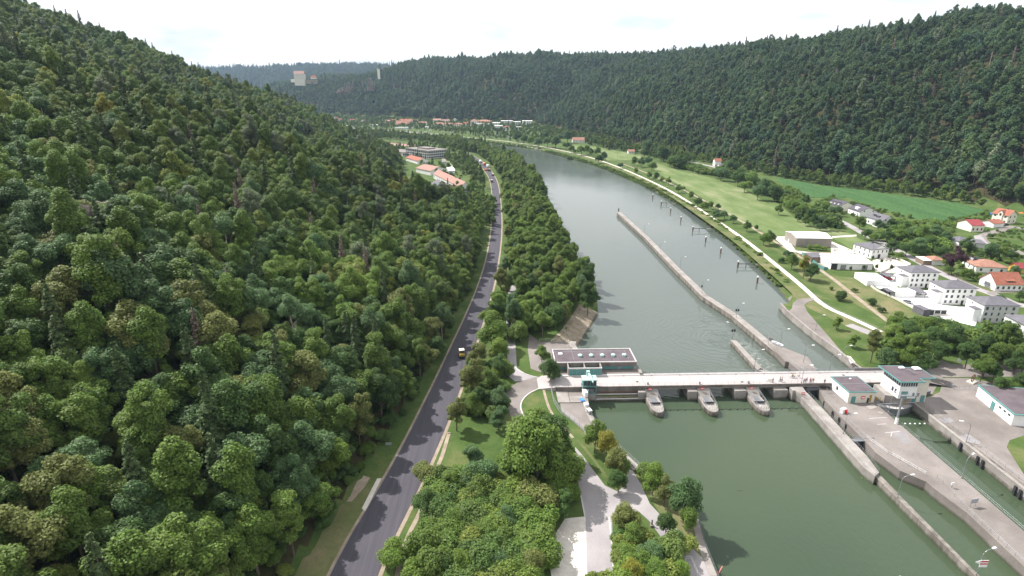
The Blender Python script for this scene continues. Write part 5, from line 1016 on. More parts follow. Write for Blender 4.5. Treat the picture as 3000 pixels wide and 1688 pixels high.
# shrubs filling the thickets
def fill(poly, sp, seed, colls, lab, smin, smax, name='thicket', cat='thicket', avoid=None, w=None, hz=(.8, 1.3)):
    X, Y = jitter(poly, sp, seed); rg = np.random.RandomState(seed)
    if avoid is not None: k = avoid(X, Y); X, Y = X[k], Y[k]
    n = len(X); nv = len(colls.objects)
    return scatter(name, X, Y, terr(X, Y), mixvar(n, rg, w or [1] * nv), rg.uniform(0, 6.28, n), rg.uniform(smin, smax, n), rg.uniform(*hz, n), colls, lab, cat)
SH2 = variants('stock_thicket', [('shrub', 0, 'leaf_mixed', 0, 0), ('shrub', 1, 'leaf_mixed', 0, 0), ('shrub', 1, 'leaf_bright', 0, 0), ('broad', 1, 'leaf_mixed', 0, 0)])
fill([Z(8, 1000, 560), Z(8, 1350, 500), Z(8, 1900, 640), Z(8, 2040, 830), Z(8, 1980, 1100), Z(8, 2150, 1449), (-6, 78), (-17, 78), Z(8, 700, 1300), Z(8, 900, 950), Z(8, 850, 800)], 3.3, 51, SH2, 'dense thicket of bushes and young trees beside the gravel lot', .75, 1.35, w=[4, 4, 1, 0])
fill([Z(9, 560, 930), Z(9, 640, 900), Z(9, 780, 1010), Z(9, 860, 1120), Z(9, 1150, 1180), Z(9, 1230, 1449), (27, 78), (10, 78), Z(9, 530, 1449)], 3.2, 52, SH2, 'dense thicket between the two access roads at the photo bottom', .6, 1.1, w=[4, 4, 1, 0])
fill([Z(8, 1700, 120), Z(8, 2100, 0), Z(8, 2330, 400), Z(8, 2320, 700), Z(8, 2150, 760), Z(8, 1900, 480), Z(8, 1650, 350)], 3.4, 53, SH2, 'undergrowth beneath the big dark clump of trees', .7, 1.1, w=[4, 4, 0, 0])
fill([Z(12, 790, 620), Z(12, 1130, 560), Z(12, 1170, 760), Z(12, 1100, 830), Z(12, 1180, 1060), Z(12, 1050, 1180), Z(12, 800, 1090), Z(12, 700, 950)], 3.6, 54, SH2, 'undergrowth beneath the roadside trees left of the access loop', .6, 1.0, w=[4, 4, 0, 0])
# wooded strip between the road and the river: the nearer trees singly, the rest as one belt
strip = [(-8.5, 188), (0, 188), (7, 200), (16, 205), (22, 214), (26, 226), (31, 236), (36, 250), (40, 276), (33, 292), (33, 340), (30, 424), (27, 530), (15, 667), (7, 742), (-28, 862), (-62, 950), (-100, 1020), (-125, 1010), (-90, 930), (-52, 850), (-30, 745), (-14, 640), (-8.5, 580), (-4, 430), (-2.5, 350), (-3, 275), (-7, 230)]
X, Y = jitter(strip, 6.9, 61); rg = np.random.RandomState(61)
pth = [(-3.5, 190), (-1.5, 236), (1.0, 262), (2.5, 300)]
k = np.array([min(abs(x - np.interp(y, [q[1] for q in pth], [q[0] for q in pth])), 99) > (2.6 if y < 262 else 0) for x, y in zip(X, Y)]); X, Y = X[k], Y[k]
near = Y < 440; cols = [MD, MD, DK, MD, BR, OL, BL, OL]; SROWS = []
for x, y in zip(X[near], Y[near]):
    lf = cols[rg.choice(8, p=[.28, .22, .05, .12, .22, .05, .03, .03])]; kd = 'tall' if rg.rand() < .15 else 'broad'; s = rg.uniform(.62, .92)
    where = 'on the road side of river strip' if x < np.interp(y, [188, 300, 440], [-2, 4, 2]) else ('on the bank side of river strip' if x > np.interp(y, [200, 276, 440], [14, 30, 22]) else 'in mid river strip')
    SROWS.append((plant(kd, lf, x, y, gz(x, y), s, 'x', 'trees of the wooded strip between road and river', rg.uniform(.85, 1.15), 'riverside_tree'), f'{LN[lf]} {"narrow" if kd == "tall" else "round"} tree', where, y))
rank_labels(SROWS, lambda o, c, p, m: (f'{o}{c} from the powerhouse end {p}' if m else f'only {c} {p}'))
n = int((~near).sum()); MIDV = variants('stock_mid', [('broad', 0, 'leaf_mixed', 4200, .38), ('broad', 1, 'leaf_mixed', 4200, .38), ('broad', 2, 'leaf_mixed', 4200, .38), ('broad', 3, 'leaf_mid', 4200, .38), ('tall', 0, 'leaf_mixed', 2200, .44), ('spruce', 0, 'leaf_conifer', 1600, .4), ('shrub', 0, 'leaf_mixed', 1300, .4)])
scatter('tree_belt', X[~near], Y[~near], terr(X[~near], Y[~near]), mixvar(n, rg, [3, 3, 3, 3, 2, .3, 1]), rg.uniform(0, 6, n), rg.uniform(.75, 1.1, n), rg.uniform(.9, 1.15, n), MIDV, 'far part of the wooded strip between road and river', 'tree belt')
fill(strip[:20] + [(-8, 500)] + strip[24:], 4.6, 62, SH2, 'bushes beneath the trees of the wooded strip along the river', .6, 1.0, w=[4, 4, 1, 0], avoid=lambda X, Y: (sdist(X, Y, strip) > 1.5) & ~((Y < 262) & (np.abs(X - np.interp(Y, [q[1] for q in pth], [q[0] for q in pth])) < 2.4)))
at_crown(7, 760, 690, 105, 'broad', DK, 'dark tall tree on the river spit, farther one', 'dark trees on the river spit', 1.3); at_crown(7, 770, 880, 100, 'broad', DK, 'dark tree on the river spit overhanging the water, nearer one', 'dark trees on the river spit', 1.2); at_crown(7, 700, 790, 85, 'broad', BL, 'bluish dark tree on the river spit between the two dark ones', 'dark trees on the river spit', 1.2)
# bank shrubs: a band of reeds and low willow on both banks
LOW = variants('stock_low', [('shrub', 0, 'leaf_mixed', 700, .45), ('shrub', 1, 'leaf_mid', 700, .45)])
def bankband(pts, w, sp, seed, lab, smin, smax):
    pts = smoothline(pts, it=1); poly = pts + offset(pts, w)[::-1]; return fill(poly, sp, seed, LOW, lab, smin, smax, 'bank_bushes', 'bushes', hz=(.5, .9))
RBK = [D(*p) for p in [(1100, 338), (1200, 352), (1350, 372), (1500, 411), (1600, 451), (1680, 491), (1750, 531), (1830, 591), (1900, 651), (1960, 711)]]
bankband(offset(RBK, -.5), 5.5, 2.4, 71, 'rough band of low willow bushes along the right river bank', .25, .62)
LBK = [D(*p) for p in [(1428, 607), (1408, 560), (1375, 490), (1335, 432), (1310, 408), (1250, 383), (1200, 368), (1150, 357)]]
bankband(LBK, 6, 2.6, 72, 'low bushes along the left river bank below the wooded strip', .3, .7)
# right bank: every tree on its own
def many(k, rows, grp, place):
    for row in rows:
        x, y, r, lf = row[:4]; kd = row[4] if len(row) > 4 else 'broad'
        at_crown(k, x, y, r, kd, lf, place(row), grp)
def lab_list(k, grp, kind, items):
    for x, y, r, lf, kd, lab in items: at_crown(k, x, y, r, kd, lf, lab, grp)
lab_list(4, 'trees beside the levee path', 0, [
    (20, 470, 62, DK, 'bushy', 'dark round tree beside the gravel yard left of the brown barn'), (245, 715, 72, MD, 'bushy', 'mid green tree between the levee path and the green fence of the stone yard'), (440, 815, 85, DK, 'bushy', 'large dark round tree at the corner of the stone yard'), (140, 690, 42, DK, 'shrub', 'dark bush beside the levee path left of the stone yard'),
    (215, 630, 50, BL, 'bushy', 'bluish tree behind the mid green one left of the stone yard'), (375, 745, 48, YL, 'tall', 'thin yellowish tree at the stone yard fence'), (730, 1045, 72, DK, 'shrub', 'large dark bush on the rough grass between path and gravel track'), (1040, 1110, 52, DK, 'shrub', 'dark round bush on the dry grass below the first apartment house'),
    (1155, 1190, 42, DK, 'shrub', 'dark bush on the dry grass, right of the other one'), (635, 975, 26, MD, 'shrub', 'small bush on the rough grass left of the large dark bush'), (865, 990, 34, MD, 'shrub', 'small pale bush beside the gravel track'), (705, 1310, 50, MD, 'broad', 'small young tree in the middle of the lock meadow'),
    (1000, 830, 30, MD, 'shrub', 'low bush at the end of the stone yard hedge')])
lab_list(2, 'trees beside the levee path', 0, [(862, 155, 52, MD, 'broad', 'small young tree on the lock meadow near the woods'), (1075, 190, 75, OL, 'tall', 'brownish sparse tree at the left edge of the lock woods')])
def auto(k, pts, grp, desc, seedkinds=None):
    seedkinds = seedkinds or (('broad', 'bushy') if k == 2 else ('bushy',))
    names = ['first', 'second', 'third', 'fourth', 'fifth', 'sixth', 'seventh', 'eighth', 'ninth', 'tenth', 'eleventh', 'twelfth', 'thirteenth', 'fourteenth', 'fifteenth', 'sixteenth', 'seventeenth', 'eighteenth', 'nineteenth', 'twentieth', 'twenty-first', 'twenty-second', 'twenty-third', 'twenty-fourth', 'twenty-fifth', 'twenty-sixth', 'twenty-seventh', 'twenty-eighth']
    for i, (x, y, r) in enumerate(pts):
        lf = RG.choice([MD, DK, MD, BL, DK]); at_crown(k, x, y, r, RG.choice(seedkinds), lf, f'{LN[lf]} tree, {names[i]} {desc}', grp)
auto(2, [(1210, 330, 110), (1280, 80, 115), (1300, 210, 120), (1390, 350, 110), (1420, 120, 110), (1500, 230, 125), (1570, 390, 100), (1640, 120, 120), (1740, 270, 115), (1880, 150, 120), (2030, 270, 115), (2180, 190, 110), (2200, 400, 95), (2330, 310, 120), (2430, 130, 120), (2500, 400, 110), (2620, 280, 130)], 'trees of the woods behind the lock', 'from the left in the woods behind the lock tower')
auto(2, [(2170, 455, 80), (2290, 470, 80), (2350, 600, 88), (2460, 620, 88), (2560, 560, 90)], 'trees right of the lock apron', 'from the left right of the lock apron')
auto(4, [(1290, 1330, 100), (1400, 1400, 110), (1620, 1380, 110), (1760, 1340, 110), (1880, 1430, 100), (2420, 1420, 120), (2550, 1330, 110)], 'trees below the apartment houses', 'from the left in the tree row below the apartment houses')
auto(4, [(80, 15, 85), (185, 45, 50), (260, 130, 72), (330, 195, 70), (385, 95, 48), (440, 230, 62), (470, 305, 58), (300, 265, 42), (540, 280, 58), (600, 335, 58), (670, 185, 62), (705, 290, 45), (720, 370, 30), (110, 190, 48), (200, 100, 50), (380, 300, 48), (530, 350, 48)], 'hedgerow trees between meadow and street', 'from the left in the hedgerow between meadow and street')
auto(4, [(930, 320, 62), (985, 430, 55), (1060, 465, 50), (1115, 340, 58), (1200, 450, 60), (1240, 330, 50), (1265, 560, 75), (1330, 440, 78), (1400, 570, 85), (1450, 410, 78), (1520, 560, 85), (1560, 450, 88), (1640, 540, 78), (1680, 420, 78), (1740, 600, 68), (1790, 470, 60), (1350, 330, 55), (1210, 590, 40), (1320, 640, 45)], 'trees of the grove behind the street', 'from the left in the grove between street and crop field')
at_crown(4, 1885, 665, 98, 'broad', 'leaf_purple', 'dark purple leaved beech beside the street', None)
at_crown(4, 2020, 545, 72, 'broad', DK, 'dark tree hiding the grey roofed house behind the purple beech', None)
auto(4, [(2250, 600, 78), (2370, 610, 68), (2460, 645, 60), (1790, 720, 50), (1830, 780, 55), (1980, 840, 52), (1940, 750, 40), (2150, 780, 38), (2480, 800, 60), (2330, 960, 40), (2400, 1090, 55), (2540, 1060, 45), (2150, 900, 45), (2060, 650, 45), (2230, 440, 45), (2400, 490, 50), (2110, 340, 45)], 'garden trees on the right side of the village', 'from the list of village garden trees', ('broad', 'shrub')) if False else None
GT = [(2250, 600, 78, 'between the curving street and the hip roofed house'), (2370, 610, 68, 'right of the curving street end'), (2460, 645, 60, 'at the photo edge above the crimson roofed house'), (1790, 720, 45, 'left of the purple beech by the street'), (1830, 790, 52, 'in the garden just below the purple beech'), (1980, 840, 52, 'in the garden left of the large red roof'), (1945, 750, 38, 'before the white wall of the hip roofed house'),
      (2150, 780, 36, 'before the right wing of the hip roofed house'), (2490, 805, 55, 'beside the small orange house'), (2350, 1090, 52, 'in the garden below the large red roof'), (2540, 1060, 50, 'clipped at the photo edge near the street corner'), (2160, 900, 42, 'at the left garden corner of the large red roof'), (2235, 445, 40, 'in the yard beside the curving street'), (2400, 520, 40, 'at the far side of the curving street'), (2110, 345, 40, 'between the crimson roof and the white garage')]
for x, y, r, w in GT: lf = RG.choice([MD, DK, BL]); at_crown(4, x, y, r, 'bushy' if r > 44 else 'shrub', lf, f'{LN[lf]} garden tree {w}', 'garden trees of the village')
for x, y, r, w in [(1058, 670, 17, 'beside the grey villa, farthest left'), (1145, 705, 20, 'before the grey villa door'), (1240, 765, 23, 'in the paved garden right of the villa'), (1097, 762, 22, 'between villa and white hall'), (835, 780, 19, 'before the left door of the white hall'), (965, 768, 20, 'before the right door of the white hall')]:
    at_crown(4, x, y, r, 'column', DK, f'slim dark columnar tree {w}', 'columnar trees around the villa')
for x, y, r, w in [(500, 562, 48, 'largest of the bushes before the brown barn'), (425, 560, 36, 'left of the bushes before the brown barn'), (570, 575, 36, 'right of the bushes before the brown barn')]: at_crown(4, x, y, r, 'shrub', BR, f'bright green bush, {w}', 'bushes before the brown barn')
auto(6, [(1380, 735, 34), (1450, 745, 40), (1508, 778, 26), (1575, 792, 36), (1675, 872, 38), (1725, 868, 22), (1800, 935, 38), (1868, 1000, 50), (1935, 1040, 50), (2000, 1035, 38), (2050, 1125, 58), (2075, 1050, 34), (2140, 1130, 45), (2230, 1172, 45), (2368, 1248, 48), (2460, 1262, 28), (2540, 1370, 66)], 'small trees along the gravel track', 'from the far end of the gravel track row')
auto(6, [(1090, 630, 34), (1245, 690, 28), (1230, 590, 42), (1300, 605, 45), (1370, 590, 45), (1410, 640, 45), (925, 540, 40), (870, 560, 46), (860, 495, 42), (795, 500, 34), (755, 470, 46), (700, 480, 48), (640, 488, 26), (598, 468, 38), (545, 430, 42), (582, 522, 30)], 'trees round the far sports meadow', 'of the trees round the far sports meadow')
auto(6, [(440, 395, 62), (360, 385, 60), (270, 400, 50), (200, 385, 48), (330, 330, 48), (560, 340, 62), (480, 350, 50), (120, 370, 48), (50, 350, 48)], 'tree row on the far right bank', 'from the right in the tree row on the far right bank')
auto(6, [(1370, 455, 70), (1450, 480, 60), (1530, 510, 78), (1335, 510, 48), (1640, 580, 78), (1720, 610, 50), (1590, 600, 45), (2110, 705, 78), (2220, 640, 78), (2280, 760, 80), (2345, 835, 66), (2400, 760, 88), (2480, 900, 78), (2530, 850, 78), (2060, 720, 40)], 'tree masses at the foot of the right hill', 'from the left in the tree belt below the hill')
# masses beyond the bend and round the far town
TOWNX = [Z(5, 380, 255), Z(5, 1200, 300), Z(5, 1600, 330), Z(5, 2300, 420), Z(5, 2560, 470), Z(6, 250, 360), Z(6, 600, 330), Z(6, 1300, 470), (150, 1150), (95, 1390), (60, 1550), (-120, 1630), (-357, 1850), (-600, 2040), (-780, 2100), (-900, 1700)]
fill([Z(5, 520, 285), Z(5, 1000, 320), Z(5, 1500, 350), Z(5, 1640, 410), Z(5, 1700, 470), Z(5, 1560, 500), Z(5, 1450, 500), Z(5, 1390, 440), Z(5, 1100, 400), Z(5, 850, 375), Z(5, 700, 380)], 10, 81, MIDV, 'belt of trees between the river bend and the sports ground', .5, .8, 'tree_belt', 'tree belt', w=[3, 3, 3, 3, 2, .5, 0])
fill([Z(5, 1380, 560), Z(5, 1600, 520), Z(5, 1700, 640), Z(5, 1760, 700), Z(5, 1830, 870), Z(5, 1840, 1100), Z(5, 1780, 1300), Z(5, 1640, 1300), Z(5, 1300, 1000), Z(5, 1320, 880), Z(5, 1480, 870), Z(5, 1640, 880), Z(5, 1630, 760), Z(5, 1450, 640)], 8.0, 82, MIDV, 'trees between the hillside houses and the main road', .4, .68, 'tree_belt', 'tree belt', w=[3, 3, 3, 3, 3, 1, 2], avoid=lambda X, Y: X < np.interp(Y, [r[1] for r in RC], [r[0] for r in RC]) - 9)
HX = []
fill([(-22, 372), (-12, 380), (-14, 470), (-52, 500), (-60, 470), (-88, 440), (-60, 415)], 6.0, 83, MIDV, 'young trees at the roadside below the long row of houses', .42, .62, 'tree_belt', 'tree belt', w=[3, 3, 3, 3, 3, 1, 2])

fill([Z(6, 1560, 590), Z(6, 1780, 640), Z(6, 2000, 720), Z(6, 2200, 620), Z(6, 2500, 830), Z(4, 240, 0), Z(4, 420, 140), Z(4, 700, 250), Z(4, 730, 390), Z(4, 560, 350), Z(4, 300, 255), Z(4, 70, 90), Z(6, 2575, 950), Z(6, 2200, 770), Z(6, 1900, 725), Z(6, 1600, 640)], 4.2, 84, LOW, 'dense hedge of bushes between the meadow and the village street', .55, 1.15, 'hedge_bushes', 'bushes', hz=(.9, 1.5), avoid=lambda X, Y: np.min([np.hypot(X - a[0], Y - a[1]) for a in dense(street, 4)], axis=0) > 4.5)
fill([Z(6, 1290, 430), Z(6, 1700, 520), Z(6, 1850, 620), Z(6, 1560, 610), Z(6, 1320, 520)], 7, 85, MIDV, 'trees massed at the foot of the hill beside the sports meadow', .5, .85, 'tree_belt', 'tree belt')
# ------------------------------------------------------------------ houses
WINM = {}
def window_on(parent, ux, uy, px_, py_, pz, w, h, kind='white'):
    """window proud of a wall: (ux, uy) is the outward normal; frame > pane"""
    k = (round(w, 2), round(h, 2), kind)
    if k not in WINM:
        f = MB(); f.box(-w / 2 - .1, w / 2 + .1, -.05, .0, -.1, h + .1); p = MB(); p.box(-w / 2, w / 2, -.07, -.052, 0, h)
        WINM[k] = (f.mesh('window', M['galv' if kind == 'white' else kind]), p.mesh('pane', M['glass']))
    rz = math.atan2(uy, ux) + math.pi / 2
    f = link('window', WINM[k][0], parent, (px_, py_, pz), rz); link('pane', WINM[k][1], f)
def frame_of(A, B, C):
    ex = (Vector(C) - Vector(B)); ey = (Vector(A) - Vector(B)); w = ex.length; d = ey.length; a1 = math.atan2(ex.y, ex.x); a2 = math.atan2(ey.y, ey.x) - math.pi / 2
    while a2 - a1 > math.pi: a2 -= 2 * math.pi
    while a2 - a1 < -math.pi: a2 += 2 * math.pi
    return (a1 * w + a2 * d) / (w + d), w, d
def roof_mesh(kind, w, d, h, rh, o=.4, t=.18):
    mb = MB(); x0, x1, y0, y1 = -o, w + o, -o, d + o
    def slab(pts):        # a roof plane with thickness
        n = len(pts); top = [(x, y, z + t) for x, y, z in pts]; mb.add(list(pts) + top, [tuple(range(n))[::-1], tuple(range(n, 2 * n))] + [(i, (i + 1) % n, n + (i + 1) % n, n + i) for i in range(n)])
    if kind == 'flat': mb.box(x0, x1, y0, y1, h, h + max(rh, .15))
    elif kind == 'mono': slab([(x0, y0, h), (x1, y0, h), (x1, y1, h + rh), (x0, y1, h + rh)])
    elif kind == 'gable_x':
        m = d / 2; e = h - rh * o / m; slab([(x0, y0, e), (x1, y0, e), (x1, m, h + rh), (x0, m, h + rh)]); slab([(x1, y1, e), (x0, y1, e), (x0, m, h + rh), (x1, m, h + rh)])
    elif kind == 'gable_y':
        m = w / 2; e = h - rh * o / m; slab([(x0, y1, e), (x0, y0, e), (m, y0, h + rh), (m, y1, h + rh)]); slab([(x1, y0, e), (x1, y1, e), (m, y1, h + rh), (m, y0, h + rh)])
    else:
        q = min(w, d) / 2; 
        if w >= d: a, b = (q, d / 2, h + rh), (w - q, d / 2, h + rh)
        else: a, b = (w / 2, q, h + rh), (w / 2, d - q, h + rh)
        c = [(x0, y0, h), (x1, y0, h), (x1, y1, h), (x0, y1, h)]
        if w >= d: slab([c[0], c[1], b, a]); slab([c[1], c[2], b]); slab([c[2], c[3], a, b]); slab([c[3], c[0], a])
        else: slab([c[0], c[1], a]); slab([c[1], c[2], b, a]); slab([c[2], c[3], b]); slab([c[3], c[0], a, b])
    return mb
def house(name, label, cat, A, B, C, h, roof='gable_x', rh=2.5, wall='white', rmat='roof_red', wins=(), o=.4, chimney=None, group=None, z=G, dims=None, front=None):
    a, w, d = frame_of(A, B, C)
    if dims: w = dims[0] or w; d = dims[1] or d
    t = empty(name, (B[0], B[1], z), a, label, cat, group); HX.append((B[0] + w / 2, B[1] + d / 2, max(w, d) / 2 + 2))
    mb = MB(); mb.box(0, w, 0, d, -.6, h)
    if roof == 'gable_x':
        for x in (0, w): mb.add([(x, 0, h), (x, d, h), (x, d / 2, h + rh)], [(0, 2, 1) if x == 0 else (0, 1, 2)])
    if roof == 'gable_y':
        for y in (0, d): mb.add([(0, y, h), (w, y, h), (w / 2, y, h + rh)], [(0, 1, 2) if y == 0 else (0, 2, 1)])
    mb.build('wall', M[wall], t); rf = roof_mesh(roof, w, d, h, rh, o).build('roof', M[rmat], t)
    if front: MB().box(0, w, -.03, -.001, -.6, h).build('front_shade', M[front], t)  # thin skin in a greyer tone, painting shade onto the front face
    for fc, n, rows, ww, wh in wins:           # fc: 'f' front (-y), 'l' left (-x), 'r' right (+x)
        L = w if fc == 'f' else d
        for z0 in rows:
            for i in range(n):
                q = L * (i + .5) / n
                if fc == 'f': window_on(t, 0, -1, q, -.03 if front else 0, z0, ww, wh)
                elif fc == 'l': window_on(t, -1, 0, 0, q, z0, ww, wh)
                else: window_on(t, 1, 0, w, q, z0, ww, wh)
    if chimney: cx, cy = chimney; MB().box(cx - .35, cx + .35, cy - .35, cy + .35, h, h + rh + .9).build('chimney', M['roof_dark'], rf)
    return t, w, d
def ez(k, pts, h): return [Z(k, x, y, G + h) for x, y in pts]
AG = 'white three storey apartment houses in a row'
for i, (e, lab, fr) in enumerate([([(40, 75), (310, 195), (890, 190)], 'white apartment house with grey hip roof, farthest of the row', None), ([(690, 360), (1000, 510), (1610, 510)], 'white apartment house with grey hip roof, between the two others of the row', None),
        ([(1440, 680), (1790, 850), (2480, 860)], 'white apartment house, front painted shade grey, grey hip roof, nearest full one of the row', 'greywall'), ([(2330, 1110), (2600, 1250), (3200, 1260)], 'white apartment house cut off by the right photo edge', None)]):
    A, B, C = ez(13, e, 7.6)
    t, w, d = house('apartment_house', lab, 'apartment house', A, B, C, 7.6, 'hip', 2.1, 'white', 'roof_grey', (), .45, None, AG, G, (13.6, 9.8), fr)
    cols_ = [1.3, 3.6, 6.3, 8.7, 11.6]
    for r_i, z0 in enumerate((.9, 3.3, 5.7)):
        for j, cx in enumerate(cols_):
            if r_i == 0 and j == 3: MB().box(cx - .5, cx + .5, -.1 if fr else -.06, -.031 if fr else -.001, 0, 2.1).build('door', M['dark'], t); continue
            window_on(t, 0, -1, cx, -.03 if fr else 0, z0, .85 if (not fr or j in (0, 4)) else .5, 1.15)
    for z0 in (3.4, 5.9): window_on(t, -1, 0, 0, 6.6, z0, .6, .6)
    sb_ = MB(); sb_.box(-2.6, -.001, 1.2, 4.6, -.5, 5.4); pb = sb_.build('stair_block', M['white'], t); MB().box(-2.8, .0, 1.0, 4.8, 5.4, 5.6).build('roof', M['roof_grey'], pb)
    pv = MB(); pv.box(5.2, 8.2, 5.4, 6.9, 8.9, 9.05); pv.build('solar_rack', M['dark'], t)
    ch = MB(); ch.box(8.2, 8.8, 5.0, 5.5, 8.6, 10.0); ch.build('chimney', M['dark'], t)
GR = 'garages and carports of the apartment houses'
def fourpt(name, lab, cat, k, pts, h, mats, roof='flat', rh=.18, opening=None, o=.1, group=None):
    A, B, C = ez(k, pts, h); t, w, d = house(name, lab, cat, A, B, C, h, roof, rh, mats[0], mats[1], (), o, None, group)
    if opening:
        n, m_, z1 = opening
        for i in range(n): MB().box(w * (i + .08) / n, w * (i + .92) / n, -.06, -.002, 0, z1).build('garage_door', M[m_], t)
    return t, w, d
fourpt('garage', 'long white flat roofed garage at the upper left of the apartment yard', 'garage', 4, [(930, 825), (1000, 905), (1190, 895)], 2.5, ('white', 'roof_white'), group=GR)
fourpt('garage', 'white flat garage between the first and second apartment houses', 'garage', 4, [(1215, 980), (1290, 1020), (1490, 1015)], 2.5, ('white', 'roof_white'), group=GR)
fourpt('garage', 'dark grey garage box at the lower edge of the apartment yard', 'garage', 4, [(1480, 1150), (1570, 1200), (1620, 1190)], 2.6, ('roof_grey', 'roof_grey'), group=GR)
fourpt('garage', 'white garage row with three dark doors in the lower apartment yard', 'garage', 4, [(1540, 1140), (1620, 1190), (1800, 1190)], 2.6, ('white', 'roof_white'), opening=(3, 'dark', 2.2), group=GR)
def carport(lab, k, pts, h, mat='roof_grey'):
    A, B, C = ez(k, pts, h); a, w, d = frame_of(A, B, C); t = empty('carport', (B[0], B[1], G), a, lab, 'carport', GR)
    MB().box(-.1, w + .1, -.1, d + .1, h, h + .2).build('roof', M[mat], t)
    for x in (.1, w - .2):
        for y in (.1, d - .2): MB().box(x, x + .12, y, y + .12, 0, h).build('post', M['dark'], t)
    MB().box(.1, w - .1, d - .2, d - .1, 0, h).build('back_panel', M['galv'], t)
carport('grey carport beside the long white garage, red car under it', 4, [(1140, 825), (1195, 862), (1275, 860)], 2.5)
carport('dark carport at the yard corner with a car below', 4, [(1150, 975), (1200, 1012), (1285, 1020)], 2.4)
carport('grey carport right of the second white garage', 4, [(1435, 975), (1495, 1020), (1590, 1025)], 2.5)
# villa, hall, shed, barn
A, B, C = ez(4, [(880, 528), (1050, 590), (1205, 575)], 5.2)
t, w, d = house('villa', 'white villa with grey hip roof and cross gable beside the stone yard', 'villa', A, B, C, 5.2, 'hip', 2.0, 'white', 'roof_grey', (('l', 4, (.8, 3.2), .5, 1.3), ('f', 4, (3.2,), .5, 1.3)), .45, (5, 6))
MB().box(w * .4, w * .4 + 1.6, -.08, -.001, 0, 2.3).build('door', M['dark'], t); g_ = MB(); g_.add([(1.0, -.2, 5.2), (w - 1.0, -.2, 5.2), (w / 2, -.2, 7.4), (w / 2, d / 2, 7.4)], [(0, 1, 2)]); g_.build('gable', M['white'], t)
g_ = MB(); g_.add([(.6, -.5, 5.1), (w / 2, -.5, 7.5), (w / 2, d * .5, 7.5), (w - .6, -.5, 5.1), (.6, 1.5, 5.25), (w - .6, 1.5, 5.25)], [(0, 1, 2, 4), (1, 3, 5, 2)]); g_.build('gable_roof', M['roof_grey'], t)
A, B, C = ez(4, [(570, 652), (640, 722), (1030, 716)], 3.6)
t, w, d = house('hall', 'long low white hall with white roof in the stone yard', 'hall', A, B, C, 3.5, 'mono', .9, 'white', 'roof_white', (), .5)
for x in (w * .3, w * .82): MB().box(x - 1.4, x + 1.4, -.08, -.002, 0, 2.6).build('garage_door', M['galv'], t)
MB().box(.0, 3.2, -.1, -.003, 0, 3.2).build('bay_shade', M['dark'], t)  # dark panel on the wall, painted shade of an open bay
fourpt('shed', 'small shed with bluish grey roof left of the white hall', 'shed', 4, [(385, 632), (440, 668), (570, 662)], 2.8, ('wood', 'roof_grey'), 'mono', .5, o=.4)
A, B, C = [Z(4, x, y) for x, y in ((175, 490), (275, 560), (625, 562))]
t, w, d = house('barn', 'large brown clad barn with white metal roof at the meadow end', 'barn', A, B, C, 5.3, 'gable_x', 1.3, 'brownclad', 'roof_white', (), .15)
MB().box(w * .35, w * .6, d * .5 - .6, d * .5 + .6, 6.75, 6.95).build('ridge_light', M['whitep'], t); MB().box(-.08, 0, d * .6, d * .6 + 1.0, 0, 2.1).build('door', M['white'], t)
t, w, d = fourpt('kiosk', 'small low building with light lean roof across the street', 'hut', 11, [(470, 1335), (560, 1400), (735, 1385)], 2.4, ('wood', 'roof_white'), 'mono', .3, o=.3)
t, w, d = fourpt('house', 'small white cottage with brown hip roof beside the lean roofed hut', 'house', 11, [(640, 1325), (740, 1395), (945, 1380)], 2.7, ('white', 'roof_brown'), 'hip', 1.5, o=.4)
# houses beyond the street
VH = 'houses of the right village'
def vill(k, e, h, label, roof, rh, wall, rmat, wins=(), chim=None, dims=None, name='house', o=.5): 
    A, B, C = ez(k, e, h); return house(name, label, 'house', A, B, C, h, roof, rh, wall, rmat, wins, o, chim, VH, G, dims)
t, w, d = vill(10, [(632, 1012), (728, 1045), (822, 1030)], 4.2, 'cream house with dark roof and three white dormers, farthest by the field', 'gable_y', 3.0, 'cream', 'roof_dark', (('f', 2, (1.0,), .8, 1.0),))
for i in range(3):
    y = d * (.2 + .28 * i); dmr = MB(); dmr.box(.3, 2.4, y - .6, y + .6, 4.9, 6.1); dp = dmr.build('dormer', M['white'], t); MB().add([(.1, y - .8, 6.1), (.1, y + .8, 6.1), (.1, y, 6.8), (2.8, y - .8, 6.1), (2.8, y + .8, 6.1), (2.8, y, 6.8)], [(0, 1, 2), (0, 2, 5, 3), (1, 4, 5, 2), (3, 5, 4)]).build('dormer_roof', M['roof_dark'], dp)
t, w, d = vill(10, [(845, 1062), (925, 1100), (1078, 1092)], 3.8, 'white house with dark brown roof between two others by the field', 'gable_y', 3.0, 'white', 'roof_dark', (('f', 2, (3.6,), .7, .9), ('l', 3, (1.0,), .8, 1.1)))
MB().box(.8, 2.8, d * .3, d * .55, 4.5, 6.0).build('dormer', M['white'], t)
t, w, d = vill(10, [(1000, 1150), (1150, 1192), (1278, 1185)], 4.6, 'white house with wide grey roof nearest of the three by the field', 'gable_y', 3.0, 'white', 'roof_grey', (('f', 2, (1.2, 4.4), .9, 1.0), ('l', 3, (1.0,), 1.0, 1.3)))
MB().box(1.4, 3.6, d * .35, d * .55, 5.6, 6.7).build('dormer', M['roof_dark'], t); MB().box(1.6, 2.8, d * .6, d * .8, 6.75, 7.0).build('roof_window', M['glass'], t); MB().box(-2.5, -.02, .5, 5, -.3, 2.6).build('balcony', M['white'], t)
t, w, d = vill(11, [(1270, 610), (1535, 690), (1765, 682)], 4.4, 'cream house with crimson roof and big plain gable beside the curving street', 'gable_x', 2.6, 'cream', 'roof_crimson', (('f', 3, (1.0,), 1.0, 1.4),))
